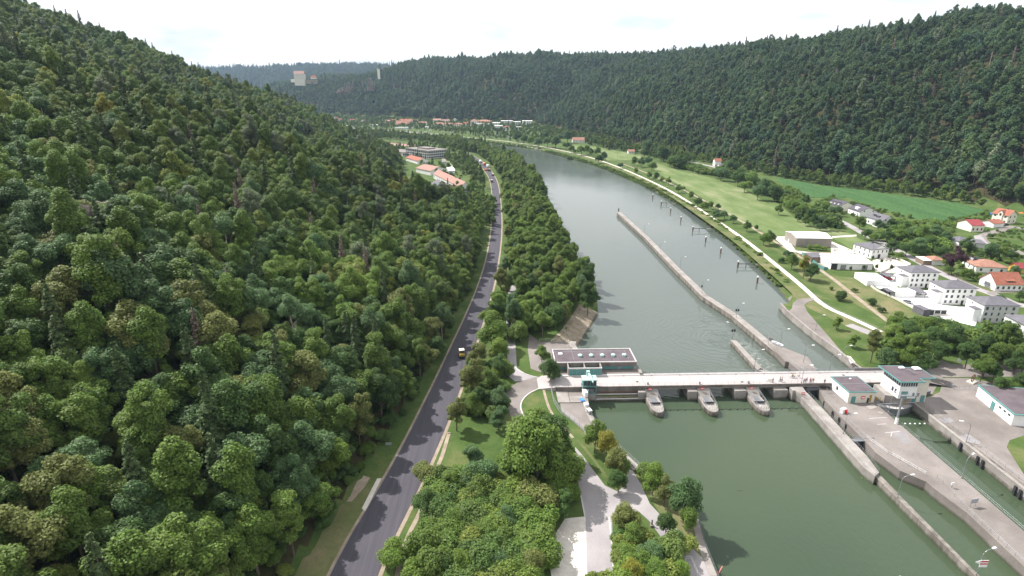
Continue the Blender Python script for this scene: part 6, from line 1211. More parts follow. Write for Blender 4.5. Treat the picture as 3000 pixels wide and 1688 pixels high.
vill(11, [(1735, 600), (1975, 655), (2150, 632)], 3.0, 'white garage with low orange red roof joined between two red roofs', 'gable_x', 1.6, 'white', 'roof_red', name='garage')
t, w, d = vill(11, [(1945, 440), (2265, 495), (2460, 480)], 6.0, 'tall cream house with orange red roof and white cross gable near the hill', 'gable_y', 3.2, 'cream', 'roof_red', (('f', 2, (1.0, 4.2), .9, 1.2), ('l', 3, (1.0, 4.2), 1.2, 1.0)), (6, 5))
cg = MB(); y0 = d * .35; y1 = d * .62; cg.box(-.6, 3.0, y0, y1, -.3, 7.4); cg.add([(-.6, y0, 7.4), (-.6, y1, 7.4), (-.6, (y0 + y1) / 2, 8.8)], [(0, 2, 1)]); cg.build('cross_gable', M['cream'], t); c2 = MB(); c2.add([(-.9, y0 - .3, 7.2), (-.9, (y0 + y1) / 2, 9.0), (-.9, y1 + .3, 7.2), (4, y0 - .3, 7.2), (4.2, (y0 + y1) / 2, 9.0), (4, y1 + .3, 7.2)], [(0, 3, 4, 1), (1, 4, 5, 2)]); c2.build('gable_roof', M['roof_red'], t); window_on(t, -1, 0, -.6, (y0 + y1) / 2, 5.2, 1.2, 1.6)
vill(11, [(1145, 935), (1290, 1015), (1440, 960)], 3.2, 'white house with grey blue hip roof half hidden by a dark tree', 'hip', 1.8, 'white', 'roof_grey', (('f', 3, (.9,), .9, 1.2),), dims=(9, 9))
vill(11, [(1560, 935), (1600, 1050), (1700, 1025)], 3.4, 'narrow bluish white garage wing on the curving street', 'mono', .5, 'greywall', 'roof_grey', dims=(5, 8), name='garage')
t, w, d = vill(4, [(1950, 668), (2100, 760), (2375, 765)], 3.0, 'white bungalow with brownish red hip roof and roof terrace beside the purple beech', 'hip', 2.4, 'white', 'roof_brown', (('f', 3, (.9,), .9, 1.2), ('l', 3, (.8,), .7, 1.6)), (2.5, 8), dims=(14, 13))
MB().box(2.0, 6.5, 8.0, 12.0, 3.6, 4.9).build('roof_terrace', M['glass'], t)
for i in range(6): MB().box(1.9, 2.0, 8.1 + i * .65, 8.4 + i * .65, 4.2, 5.3).build('railing_panel', M['whitep'], t)
t, w, d = vill(13, [(1715, 290), (2020, 420), (2550, 415)], 3.4, 'white house with large bright red roof at the street corner', 'gable_x', 4.2, 'white', 'roof_red', (('f', 5, (.9,), .9, 1.2),))
dm_ = MB(); dm_.add([(w * .38, .6, 3.6), (w * .72, .6, 3.6), (w * .72, .6, 4.7), (w * .38, .6, 4.7), (w * .38, 3.4, 5.9), (w * .72, 3.4, 5.9)], [(0, 1, 2, 3), (3, 2, 5, 4)]); dp = dm_.build('dormer', M['roof_red'], t); MB().box(w * .45, w * .65, .52, .58, 3.85, 4.5).build('pane', M['glass'], dp)
for i in range(3): MB().box(-1.0, -.02, d * .35 + i * 1.0, d * .35 + i * 1.0 + .1, 1.6, 3.0).build('balcony_post', M['galv'], t)
MB().box(-1.2, 0, d * .3, d * .68, 1.5, 1.65).build('balcony', M['galv'], t)
vill(13, [(2290, 35), (2450, 95), (2700, 92)], 3.0, 'orange walled house with crimson roof at the right photo edge', 'gable_x', 1.8, 'orange', 'roof_crimson')
x, y = Z(4, 2225, 232); t = empty('tarpaulin', (x, y, G), .3, 'blue tarpaulin over a pile behind the tall cream house', 'tarpaulin'); m_ = MB(); m_.lathe([(2.2, 0), (1.9, .7), (1.0, 1.2), (.2, 1.3)], 9); m_.build('sheet', M['blue'], t)
x, y = Z(4, 2540, 250); t = empty('parasol', (x, y, G), 0, 'orange parasol at the right of the tall cream house', 'parasol'); MB().lathe([(.05, 0), (.05, 2.2)], 6).build('pole', M['galv'], t); MB().lathe([(1.7, 2.2), (.1, 2.9)], 8).build('canopy', M['orangep'], t)
x, y = Z(13, 1840, 1290); t = empty('trampoline', (x, y, G), 0, 'blue edged trampoline with net on the lawn below the apartment house with shade-grey front', 'trampoline')
m_ = MB(); m_.lathe([(1.7, .8), (1.7, .95)], 16); m_.build('mat', M['blue'], t); m2 = MB()
for i in range(8): a_ = i * .785; m2.box(1.65 * math.cos(a_) - .05, 1.65 * math.cos(a_) + .05, 1.65 * math.sin(a_) - .05, 1.65 * math.sin(a_) + .05, 0, 2.5)
m2.build('pole', M['dark'], t)
struct('lawn', MB().sheet([Z(13, 1500, 1300), Z(13, 1750, 1250), Z(13, 2230, 1230), Z(13, 2200, 1400), Z(13, 1900, 1400)], G + .09), M['crop'])
# small huts and stacks of stone in the yard
RG2 = random.Random(5)
sg = None
for i, (x, y, lab) in enumerate([(620, 740, 'pile of pale stone blocks at the left end of the white hall'), (540, 700, 'pile of pale stones behind the green yard fence'), (700, 605, 'stone pile on the gravel behind the white hall'), (1280, 680, 'pile of rusty coloured rocks right of the villa'), (1200, 700, 'small stone pile in the paved garden by the villa'), (330, 640, 'stone pile left of the bluish grey shed'), (830, 600, 'boulders on the gravel left of the villa')]):
    X_, Y_ = Z(4, x, y); t = empty('stone_pile', (X_, Y_, G), i, lab, 'stones', 'stone piles in the yard')
    for j in range(9):
        s_ = RG2.uniform(.3, .8); b = MB(); b.lathe([(s_ * .8, 0), (s_, s_ * .4), (s_ * .7, s_ * .9), (s_ * .2, s_)], 6); b.build('stone', M[RG2.choice(['gravel', 'gravel', 'riprap'])], t, (RG2.uniform(-2, 2), RG2.uniform(-1.4, 1.4), 0), RG2.uniform(0, 3))
fp_ = [Z(4, x, y) for x, y in ((340, 640), (420, 700), (510, 770), (560, 795), (600, 800))]; o_ = empty('green_fence', (*fp_[0], G), 0, 'green screen fence round the left of the stone yard', 'fence'); q = [(a - fp_[0][0], b - fp_[0][1]) for a, b in fp_]
band(q, .08, 0, 1.8).build('screen', M['teal'], o_)
for k_, (a, b) in enumerate([((1310, 690), (1430, 745)), ((1130, 830), (1280, 760))]):
    a, b = Z(4, *a), Z(4, *b); t = empty('garden_wall', (*a, G), 0, ['low pale wall at the street side of the villa garden', 'low wall below the villa garden'][k_], 'wall'); band([(0, 0), (b[0] - a[0], b[1] - a[1])], .3, -.2, 1.0).build('wall', M['gravel'], t)
rt = [Z(4, x, y) for x, y in ((890, 870), (1000, 940), (1100, 1010), (1280, 1090), (1560, 1240), (1800, 1260))]; t = empty('retaining_wall', (*rt[0], G), 0, 'low white retaining wall below the apartment yard', 'wall'); band([(a - rt[0][0], b - rt[0][1]) for a, b in rt], .35, -.3, .8).build('wall', M['gravel'], t)
# fence along the street
fs = [Z(4, x, y) for x, y in ((1530, 690), (1700, 780), (1860, 860), (2000, 930), (2190, 1000))]; railing('garden_fence', [(*p, G) for p in fs], 1.1, 'brown garden fence along the far side of the village street', 'wood', 1.6, (1, .5), .05)
# --- left village
LG = 'houses below the left hillside'
def lh(e, h, label, roof, rh, wall, rmat, wins=(), chim=None, dims=None, name='house', o=.5):
    A, B, C = ez(5, e, h); return house(name, label, 'house', A, B, C, h, roof, rh, wall, rmat, wins, o, chim, LG, G, dims)
lh([(1045, 552), (1110, 590), (1192, 578)], 4.0, 'small white gabled house with orange red roof, farthest of the left village', 'gable_y', 2.8, 'white', 'roof_red', (('f', 2, (1.0,), 1.0, 1.3),))
lh([(1182, 655), (1240, 690), (1345, 665)], 5.0, 'white gabled house with salmon red roof in the left village', 'gable_y', 3.6, 'white', 'roof_rose', (('f', 2, (1.2, 3.6), 1.1, 1.4),))
t, w, d = lh([(1300, 715), (1540, 850), (1632, 838)], 5.0, 'very long row of houses under one brownish red roof', 'gable_y', 4.0, 'white', 'roof_rose', (('l', 14, (1.2,), 1.4, 1.6),), (5, 30), name='row_house')
for i in range(3): MB().box(w * .62, w * .78, d * (.25 + .22 * i), d * (.25 + .22 * i) + 1.2, 8.2, 10).build('chimney', M['dark'], t)
lh([(1300, 815), (1362, 870), (1478, 850)], 4.6, 'tan walled house with grey roof at the near end of the left village', 'gable_y', 3.6, 'tan', 'roof_grey', (('f', 3, (1.0,), 1.0, 1.2), ('f', 1, (4.6,), 1.0, 1.0)))
lh([(1395, 660), (1420, 690), (1485, 690)], 3.0, 'low building with white roof behind the long row', 'flat', .4, 'white', 'roof_white', name='garage')
lh([(1350, 570), (1370, 600), (1400, 600)], 5.0, 'small grey block with flat roof below the school', 'flat', .3, 'greywall', 'apron', name='annex')
SCH = [(1050, 458), (1215, 492), (1372, 470)]
A, B, C = ez(5, SCH, 10.5); t, w, d = house('school', 'three storey white school block with flat roof and dark window bands', 'school', A, B, C, 10.5, 'flat', .5, 'greywall', 'apron', (), .3)
for z0 in (1.2, 4.5, 7.8):
    for i in range(11): window_on(t, 0, -1, w * (i + .5) / 11, 0, z0, w / 11 * .72, 1.9)
    for i in range(12): window_on(t, -1, 0, 0, d * (i + .5) / 12, z0, d / 12 * .72, 1.9)
MB().box(w * .3, w * .7, d * .3, d * .7, 11, 12.6).build('roof_block', M['apron'], t)
A, B, C = ez(5, [(870, 478), (960, 508), (1055, 495)], 5); t, w, d = house('school_wing', 'low grey wing of the school with flat roof', 'school wing', A, B, C, 5, 'flat', .5, 'greywall', 'apron', (('f', 8, (1.5,), 1.8, 2),), .4)
struct('sports_pitch', MB().sheet([Z(5, 805, 425), Z(5, 960, 440), Z(5, 985, 455), Z(5, 900, 472), Z(5, 850, 460)], G + .06), M['crop'])
struct('running_track', MB().sheet([Z(5, 740, 400), Z(5, 1110, 428), Z(5, 1100, 440), Z(5, 930, 440), Z(5, 800, 418)], G + .05), M['roof_rose'])
t = empty('ball_net', (*Z(5, 840, 415), G), 0, 'tall net on thin posts behind the sports pitch', 'net'); a, b = Z(5, 840, 412), Z(5, 1115, 432); m_ = MB()
for i in range(22): q = i / 21; X_, Y_ = (b[0] - a[0]) * q, (b[1] - a[1]) * q; m_.box(X_ - .12, X_ + .12, Y_ - .12, Y_ + .12, 0, 9)
tag(m_.build('posts', M['steel'], t), kind='stuff')
struct('lawn', MB().sheet([Z(5, 1390, 590), Z(5, 1570, 580), Z(5, 1600, 630), Z(5, 1480, 650), Z(5, 1400, 640)], G + .05), M['meadow'])
pathline('garden_path', [Z(5, 1400, 640), Z(5, 1460, 615), Z(5, 1470, 640), Z(5, 1440, 660)], 3, G + .08, M['gravel'])
# --- far town beyond the bend
FT = 'houses of the far town'
col = {'r': 'roof_red', 'b': 'roof_brown', 'w': 'roof_white', 'p': 'roof_rose', 'g': 'roof_grey'}
def ft(x, y, wpx, dp, h, rc, lab, roof='gable_x', rh=3.5, wall='white', name='house', wn=0, rz=0.0):
    X_, Y_ = Z(5, x, y); dep = Y_ * CP + 85 * SP; w = wpx * .29126 * dep / FPX; t = empty(name, (X_, Y_, G), rz, lab, name.replace('_', ' '), FT); HX.append((X_ + w / 2, Y_ + dp / 2, w / 2 + 3))
    mb = MB(); mb.box(0, w, 0, dp, -1, h)
    if roof == 'gable_x': [mb.add([(q, 0, h), (q, dp, h), (q, dp / 2, h + rh)], [(0, 2, 1) if q == 0 else (0, 1, 2)]) for q in (0, w)]
    if roof == 'gable_y': [mb.add([(0, q, h), (w, q, h), (w / 2, q, h + rh)], [(0, 1, 2) if q == 0 else (0, 2, 1)]) for q in (0, dp)]
    mb.build('wall', M[wall], t); roof_mesh(roof, w, dp, h, rh, .6, .3).build('roof', M[col[rc]], t)
    n = wn or max(2, int(w / 5))
    for z0 in ([1.2] if h < 5 else [1.2, 4.2] if h < 8 else [1.2, 4.2, 7.2]):
        for i in range(n): window_on(t, 0, -1, w * (i + .5) / n, 0, z0, min(1.6, w / n * .6), 1.6)
for a in [(110, 190, 40, 12, 6, 'w', 'white house at the left end of the far town', 'flat', 1), (150, 195, 55, 12, 5, 'r', 'red roofed house second from the left in the far town'), (200, 200, 60, 13, 5, 'r', 'wide red roofed house near the left end of the far town'), (262, 185, 42, 11, 7, 'r', 'taller red roofed house right of the wide one in the far town', 'gable_y', 5), (315, 195, 30, 10, 5, 'r', 'small red roof at the edge of the left town group'),
        (430, 200, 45, 10, 5, 'r', 'red roof alone among trees left of the white gabled house'), (530, 210, 48, 11, 5, 'r', 'small white house with red roof between trees in the far town', 'gable_y', 3.5), (385, 248, 28, 6, 3, 'w', 'tiny white hut by the river path before the far town', 'flat', .5, 'white', 'hut'), (640, 240, 75, 8, 3, 'w', 'low white building strip left in the far town', 'flat', .5), (785, 215, 45, 14, 6, 'p', 'pale red roofed house left of the large brown barn roof'), (840, 205, 50, 14, 5, 'r', 'red roofed house behind the trees left of the brown barn roof'),
        (890, 240, 150, 22, 5, 'b', 'large brown roofed farm building in the far town', 'gable_x', 8), (930, 205, 120, 16, 6, 'r', 'long red roofed house behind the large brown roof'), (885, 268, 150, 8, 3, 'w', 'long white single storey building before the brown roof', 'flat', .5), (1060, 205, 50, 12, 5, 'p', 'pink roofed house right of the large brown roof'), (1120, 225, 80, 12, 4, 'b', 'brown roofed house in the middle of the far town'),
        (1165, 262, 70, 10, 3, 'w', 'low white building in the middle of the far town', 'flat', .5), (1265, 205, 80, 14, 7, 'p', 'tall pink roofed house in the middle of the far town'), (1290, 235, 70, 14, 4, 'b', 'brown roofed house below the tall pink roofed one'), (1350, 240, 110, 16, 4, 'b', 'long brown roofed building right of the town middle'), (1355, 205, 75, 12, 5, 'p', 'pale roofed house behind the long brown building'), (1460, 200, 52, 12, 7, 'p', 'white gabled house with pink roof near the hill in the far town', 'gable_y', 5),
        (1475, 245, 90, 16, 5, 'b', 'dark brown roofed house left of the white complex', 'hip', 4), (1575, 235, 70, 12, 5, 'r', 'red roofed house directly left of the white complex'), (1645, 232, 62, 20, 11, 'b', 'white tower like block with brown roof at the left of the complex', 'hip', 4), (1705, 225, 150, 24, 8, 'b', 'wide block with dark brown roof in the white complex', 'hip', 4, 'tan'), (1700, 240, 60, 12, 6, 'w', 'low white block before the brown roofed wide block', 'flat', .6), (1775, 240, 70, 8, 5, 'w', 'white front block under the wide brown roof', 'flat', .6), (1865, 240, 75, 20, 8, 'w', 'white flat roofed block in the middle of the complex', 'flat', .6),
        (1885, 268, 80, 14, 7, 'w', 'white lower block nearest the trees in the complex', 'flat', .6), (1950, 225, 115, 20, 9, 'w', 'long white block with many windows in the complex', 'flat', .8, 'white', 'house', 14), (1975, 285, 60, 10, 8, 'r', 'white house with flat red roof among the firs', 'hip', 2), (2075, 235, 70, 18, 9, 'w', 'pale greenish block right in the complex', 'flat', .8, 'greywall'), (2165, 230, 98, 22, 10, 'w', 'white block with red trim at the right end of the complex', 'flat', .9), (2105, 280, 40, 10, 7, 'w', 'narrow white block among the firs before the complex', 'flat', .6)]: ft(*a)
ft(2355, 0, 1, 1, 1, 'w', 'x') if False else None
# houses at the foot of the right hill
for k, x, y, wpx, dp, h, rc, lab, roof, rh in [(6, 610, 405, 120, 14, 4, 'b', 'white house with wide brown roof at the far sports meadow', 'gable_x', 4.5), (6, 1170, 515, 62, 8, 3, 'b', 'small pavilion with brown roof beside the sports meadow', 'gable_x', 2.4), (6, 2038, 645, 62, 8, 6.5, 'r', 'white house with red roof beside the road under the hill', 'gable_x', 2.6), (6, 2085, 665, 52, 7, 3.8, 'g', 'grey roofed wing of the white house under the hill', 'mono', .8), (6, 1850, 682, 55, 5, 2, 'b', 'low brown shed in the hedge before the white house', 'mono', .5), (6, 1925, 688, 62, 5, 2, 'b', 'second low brown shed in the hedge before the white house', 'gable_x', 1)]:
    X_, Y_ = Z(k, x, y); dep = Y_ * CP + 85 * SP; w = wpx * .29126 * dep / FPX
    house('house' if h > 2.5 else 'shed', lab, 'house' if h > 2.5 else 'shed', (X_ - .1, Y_ + dp), (X_, Y_), (X_ + w, Y_ - .3), h, roof, rh, 'white' if h > 2.5 else 'wood', col[rc], (('f', 4, (1.0,), 1.0, 1.3),) if h > 2.5 else (), .5)
# parked caravans before the complex
cv = empty('caravan', (0, 0, 0), 0, 'white caravan', 'caravan'); m_ = MB(); m_.add([(-3, -1.1, .5), (3, -1.1, .5), (3, 1.1, .5), (-3, 1.1, .5), (-2.6, -1.1, 2.7), (2.7, -1.1, 2.7), (2.7, 1.1, 2.7), (-2.6, 1.1, 2.7), (-3.2, -1.1, 1.6), (-3.2, 1.1, 1.6)], [(3, 2, 1, 0), (4, 5, 6, 7), (0, 1, 5, 4, 8), (1, 2, 6, 5), (2, 3, 9, 7, 6), (3, 0, 8, 9), (8, 4, 7, 9)]); m_.build('body', M['whitep'], cv)
MB().box(-1.5, 1.8, -1.14, -1.1, 1.5, 2.2).build('window', M['glass'], cv)
for x in (-.6, .6): MB().lathe([(.35, -1.0), (.35, 1.0)], 8).build('wheel', M['tyre'], cv, (x, 0, .4)).rotation_euler = (math.pi / 2, 0, 0)
spots = [(1130, 300), (1190, 310), (1300, 330), (1360, 300), (1430, 290), (1450, 310), (1480, 300), (1240, 290), (1790, 300), (1810, 340), (1850, 350), (1780, 335), (1830, 330), (1930, 340), (1960, 355), (2000, 345), (2040, 360), (2020, 325), (1990, 300), (2080, 350), (2110, 345), (2130, 370), (1900, 325), (1870, 285), (2160, 385), (1070, 255), (1110, 245), (1230, 265), (1050, 270), (1010, 285)]
CR = []
for i, (x, y) in enumerate(spots):
    r = cv if i == 0 else clone(cv, (0, 0, 0)); X_, Y_ = Z(5, x, y); r.location = (X_, Y_, G); r.rotation_euler = (0, 0, RG2.uniform(-.6, .6)); CR.append((r, 'white caravan', 'before the far white complex' if x > 1500 else 'by the far brown roofs', x)); r['group'] = 'parked caravans of the far town'
rank_labels(CR, lambda o, c, p, m: f'{o}{c} from the left parked among trees {p}')
# castle and ruins
def cpt(x, y, Y_): u = (x - 1500) / FPX; v = (y - 844) / FPX; f = CP - v * SP; return (u / f * Y_, Y_, H_CAM - (SP + v * CP) / f * Y_)
x, y, z = cpt(862, 233, 2300); t = empty('castle', (x, y, z), .1, 'tall white castle block with red roof on the wooded spur', 'castle')
MB().box(0, 38, 0, 22, -22, 20).build('wall', M['beige'], t); roof_mesh('gable_x', 38, 22, 20, 10, .5, .4).build('roof', M['roof_rose'], t)
for z0 in (2, 8, 14):
    for i in range(7): window_on(t, 0, -1, 3.5 + i * 5.5, 0, z0, 1.4, 2.0)
MB().box(-14, 0, 4, 8, -10, 1).build('side_wall', M['cream'], t)
w_ = MB(); w_.box(40, 84, 4, 12, -16, -1); w_.build('curtain_wall', M['riprap'], t); g_ = MB(); g_.box(60, 80, 6, 16, 2, 7); g_.build('gatehouse', M['cream'], t); MB().add([(59, 5, 7), (81, 5, 7), (81, 17, 7), (59, 17, 7), (60, 11, 14), (80, 11, 14)], [(0, 1, 5, 4), (1, 2, 5), (2, 3, 4, 5), (3, 0, 4)]).build('gatehouse_roof', M['roof_red'], t)
x, y, z = cpt(1106, 219, 2150); t = empty('ruined_tower', (x, y, z), .1, 'pale ruined tower on the cliff right of the castle', 'ruin'); MB().box(0, 8, 0, 8, -14, 17).build('tower', M['cream'], t); MB().box(0, 2.5, 0, 8, 17, 20).build('merlon', M['cream'], t); MB().box(5.5, 8, 0, 8, 17, 19).build('merlon', M['cream'], t)
def rockmesh(seed, w, d, h, n=14):
    rg = np.random.RandomState(seed); mb = MB(); vs = []; rows = 7
    for j in range(rows):
        for i in range(n): a = i * 2 * math.pi / n; q = (1 - .55 * (j / (rows - 1)) ** 2) * rg.uniform(.8, 1.15); vs.append((math.cos(a) * w * q, math.sin(a) * d * q, h * j / (rows - 1) + rg.uniform(-.1, .1) * h * (j > 0)))
    vs.append((0, 0, h * 1.02)); mb.add(vs, [(j * n + i, j * n + (i + 1) % n, (j + 1) * n + (i + 1) % n, (j + 1) * n + i) for j in range(rows - 1) for i in range(n)] + [((rows - 1) * n + i, (rows - 1) * n + (i + 1) % n, len(vs) - 1) for i in range(n)]); return mb
for i, (px_, py_, w, h, lab) in enumerate([(1085, 240, 22, 36, 'vertical grey rock face below the ruined tower'), (1020, 250, 16, 30, 'jagged pair of rocks left of the ruined tower'), (1000, 262, 30, 16, 'low brownish crag below the jagged rocks'), (1062, 238, 5, 26, 'thin rock needle left of the ruined tower cliff'), (1035, 246, 7, 26, 'pointed rock just right of the jagged pair'), (1155, 250, 9, 26, 'narrow rock rib in the trees right of the ruined tower')]):
    x, y, z = cpt(px_, py_, 2060); o_ = rockmesh(i + 3, w * .6, w * .3, h * 1.1).build('cliff', M['rock'], None, (x, y, z - h * .8)); tag(o_, lab, 'rock', 'rocks below the castle ruins')
for i, (k_, px_, py_, s_, lab) in enumerate([(12, -2600, -600, 9, 'grey rock outcrop showing between trees on the left hillside'), (12, -2400, -590, 8, 'second grey rock outcrop beside the first on the left hillside')]):
    # where the sight line meets the hillside
    a_, b_, s0 = FR[k_]; qx, qy = (230, 660) if i == 0 else (330, 650); t_ = 60.0
    u = (qx - 1500) / FPX; v = (qy - 844) / FPX; f = CP - v * SP
    for yy in np.arange(60, 900, 2.0):
        if gz(u / f * yy, yy) + 9 > H_CAM - (SP + v * CP) / f * yy: break
    x, y = u / f * yy, yy; o_ = rockmesh(20 + i, s_, s_ * .6, 15).build('rock_outcrop', M['rock'], None, (x, y, gz(x, y) - 1)); tag(o_, lab, 'rock', 'rock outcrops on the left hillside')
# trees between the houses of the far town
HXa = np.array(HX)
def clear(X, Y):
    k = np.ones(X.shape, bool)
    for hx, hy, hr in HX: k &= np.hypot(X - hx, Y - hy - 0) > hr
    for hx, hy, hr in HX: k &= ~((np.abs(X - hx) < hr * .9) & (Y < hy) & (Y > hy - (34 if hy > 1200 else 14)) & (np.abs(X - hx) < hr))
    return k & (sdist(X, Y, RIVER) < -8) & (sdist(X, Y, RIGHT_HILL) < 2)
fill([Z(5, 60, 245), Z(5, 420, 252), Z(5, 1200, 285), Z(5, 1600, 335), Z(5, 2300, 420), Z(5, 2420, 430), (60, 1100), (150, 1150), (95, 1390), (60, 1550), (-120, 1630), (-357, 1850), (-600, 2040), (-780, 2100), (-1000, 2000)], 14, 91, MIDV, 'loose trees between the houses of the far town', .4, .7, 'town_trees', 'trees', avoid=lambda X, Y: clear(X, Y), w=[3, 3, 3, 3, 2, 3, 1])
fill([(150, 900), (95, 1160), (60, 1400), (130, 1160), (200, 958), (190, 850)], 10, 92, MIDV, 'dense bushes at the foot of the hill beyond the sports meadow', .6, .9, 'tree_belt', 'tree belt', avoid=clear)
fill([Z(10, 0, 740), Z(10, 500, 830), Z(10, 1200, 915), Z(10, 2000, 1025), Z(10, 2300, 1050), (400, 460), (420, 400), (385, 455), (374, 515), (342, 572), (291, 632), (252, 790), (235, 800)], 6.5, 93, MIDV, 'bushes and small trees between the crop field and the wooded hill', .45, .8, 'tree_belt', 'tree belt', w=[3, 3, 3, 3, 1, 1, 4])
fill([Z(4, 1250, 330), Z(4, 1650, 330), Z(4, 1850, 480), Z(4, 1780, 640), Z(4, 1560, 660), Z(4, 1300, 560), Z(4, 1050, 480)], 6, 94, LOW, 'low bushes filling the grove behind the street', .7, 1.2, 'bushes', 'bushes')
fill([Z(2, 1100, 400), Z(2, 1150, 250), Z(4, 1250, 1400), Z(4, 1600, 1340), Z(4, 2000, 1420), Z(4, 2575, 1500), Z(2, 2575, 470), Z(2, 2200, 400), Z(2, 2000, 330), Z(2, 1780, 300), Z(2, 1600, 470), Z(2, 1450, 400)], 5.5, 95, LOW, 'undergrowth of the woods behind the lock tower', .7, 1.2, 'bushes', 'bushes')

def offroad(X, Y):
    k = clear(X, Y)
    for a, b in zip(street[::3][:-1], street[::3][1:]):
        ex, ey = b[0] - a[0], b[1] - a[1]; t = np.clip(((X - a[0]) * ex + (Y - a[1]) * ey) / (ex * ex + ey * ey + 1e-6), 0, 1); k &= np.hypot(X - a[0] - t * ex, Y - a[1] - t * ey) > 4.5
    return k & (wav(X * 6, Y * 6, 90) > -.1)
fill([Z(4, 1500, 640), Z(4, 1800, 760), Z(4, 2060, 930), Z(4, 2200, 990), Z(4, 2575, 960), Z(4, 2575, 560), Z(4, 2250, 540), Z(4, 1900, 560)], 3.6, 96, LOW, 'hedges and shrubs in the gardens of the village', .25, .6, 'garden_bushes', 'bushes', avoid=offroad)
fill([Z(10, 500, 1000), Z(10, 640, 960), Z(10, 1300, 1130), Z(10, 1650, 1230), Z(10, 2200, 1110), Z(10, 2250, 1180), Z(10, 1900, 1250), Z(10, 1850, 1400), Z(10, 1300, 1240), Z(10, 900, 1170), Z(10, 640, 1110)], 3.4, 97, LOW, 'rough shrubs between the crop field and the houses', .25, .6, 'garden_bushes', 'bushes', avoid=offroad)
fill([Z(4, 2200, 400), Z(4, 2575, 370), Z(4, 2575, 520), Z(4, 2300, 510)], 3.4, 98, LOW, 'garden shrubs inside the loop of the curving street', .2, .45, 'garden_bushes', 'bushes', avoid=offroad)

fill([Z(5, 860, 470), Z(5, 1050, 430), Z(5, 1380, 430), Z(5, 1560, 500), Z(5, 1640, 620), Z(5, 1760, 720), Z(5, 1640, 900), Z(5, 1300, 900), Z(5, 1290, 720), Z(5, 1160, 660), Z(5, 1040, 560)], 11, 99, MIDV, 'garden trees between the houses of the left village', .35, .6, 'garden_trees', 'trees', w=[3, 3, 3, 3, 2, 2, 4], avoid=lambda X, Y: clear(X, Y) & (X < np.interp(Y, [r[1] for r in RC], [r[0] for r in RC]) - 8))
# ------------------------------------------------------------------ vehicles, people, small things
def make_car(label, x, y, rz, mat, z=G + .08, s=1.0, cat='car', group=None):
    t = empty('parked_car', (x, y, z), rz, label, cat, group); t.scale = (s, s, s)
    prof = [(-2.1, .35), (2.1, .35), (2.15, .75), (1.2, .95), (-1.95, 1.0), (-2.15, .7)]; m_ = MB(); n = len(prof)
    m_.add([(a, -.85, b) for a, b in prof] + [(a, .85, b) for a, b in prof], [tuple(range(n)), tuple(range(n, 2 * n))[::-1]] + [(i, n + i, n + (i + 1) % n, (i + 1) % n) for i in range(n)]); m_.build('body', M[mat], t)
    c = MB(); c.add([(-1.8, -.8, .98), (1.1, -.8, .95), (.4, -.65, 1.45), (-1.3, -.65, 1.45), (-1.8, .8, .98), (1.1, .8, .95), (.4, .65, 1.45), (-1.3, .65, 1.45)], [(0, 1, 2, 3), (7, 6, 5, 4), (3, 2, 6, 7), (0, 3, 7, 4), (1, 5, 6, 2)]); c.build('cabin', M['glass'], t); MB().box(-1.25, .35, -.63, .63, 1.45, 1.49).build('roof', M[mat], t)
    for a in (-1.3, 1.3):
        for b in (-.8, .8): w_ = MB().lathe([(.32, -.1), (.32, .1)], 10).build('wheel', M['tyre'], t, (a, b, .32)); w_.rotation_euler = (math.pi / 2, 0, 0)
    for b in (-.6, .6): MB().box(2.14, 2.17, b - .15, b + .15, .6, .72).build('headlight', M['galv'], t)
    return t
x, y = Z(4, 1405, 1130); make_car('silver car parked at the lower fence of the apartment yard', x, y, -1.0, 'silver')
x, y = Z(4, 1260, 1050); make_car('dark car half under the yard corner carport', x, y, -1.1, 'roof_grey'); x, y = Z(4, 1180, 1015); make_car('dark car at the left of the yard corner carport', x, y, -1.2, 'dark')
x, y = Z(4, 1205, 885); make_car('red car under the carport by the long white garage', x, y, -1.4, 'redp'); x, y = Z(4, 1550, 1038); make_car('white car under the carport beside the second garage', x, y, 0, 'whitep')
x, y = Z(11, 2060, 680); make_car('dark car parked before the white garage on the curving street', x, y, .2, 'roof_grey'); x, y = Z(11, 2200, 690); make_car('dark car beside the tall cream house', x, y, .3, 'dark')
# roller
x, y = Z(12, 697, 500); t = empty('road_roller', (x, y, G + .07), math.radians(101), 'yellow road roller with roofed cab on the fresh asphalt', 'road roller')
for a in (-1.3, 1.3): r_ = MB().lathe([(.62, -.85), (.62, .85)], 16).build('drum', M['tyre'], t, (a, 0, .62)); r_.rotation_euler = (math.pi / 2, 0, 0)
MB().box(-1.9, 1.9, -.95, .95, .95, 1.45).build('frame', M['yellow'], t); MB().box(.55, 1.85, -.75, .75, 1.45, 1.85).build('hood', M['yellow'], t); MB().box(-1.9, -.9, -.75, .75, 1.45, 1.75).build('rear_hood', M['yellow'], t)
MB().box(-.85, .5, -.78, .78, 1.45, 2.75).build('cab', M['glass'], t); MB().box(-1.0, .7, -.9, .9, 2.75, 2.95).build('cab_roof', M['cream'], t)
for a in (-.88, .48):
    for b in (-.8, .76): MB().box(a, a + .06, b, b + .05, 1.45, 2.75).build('post', M['yellow'], t)
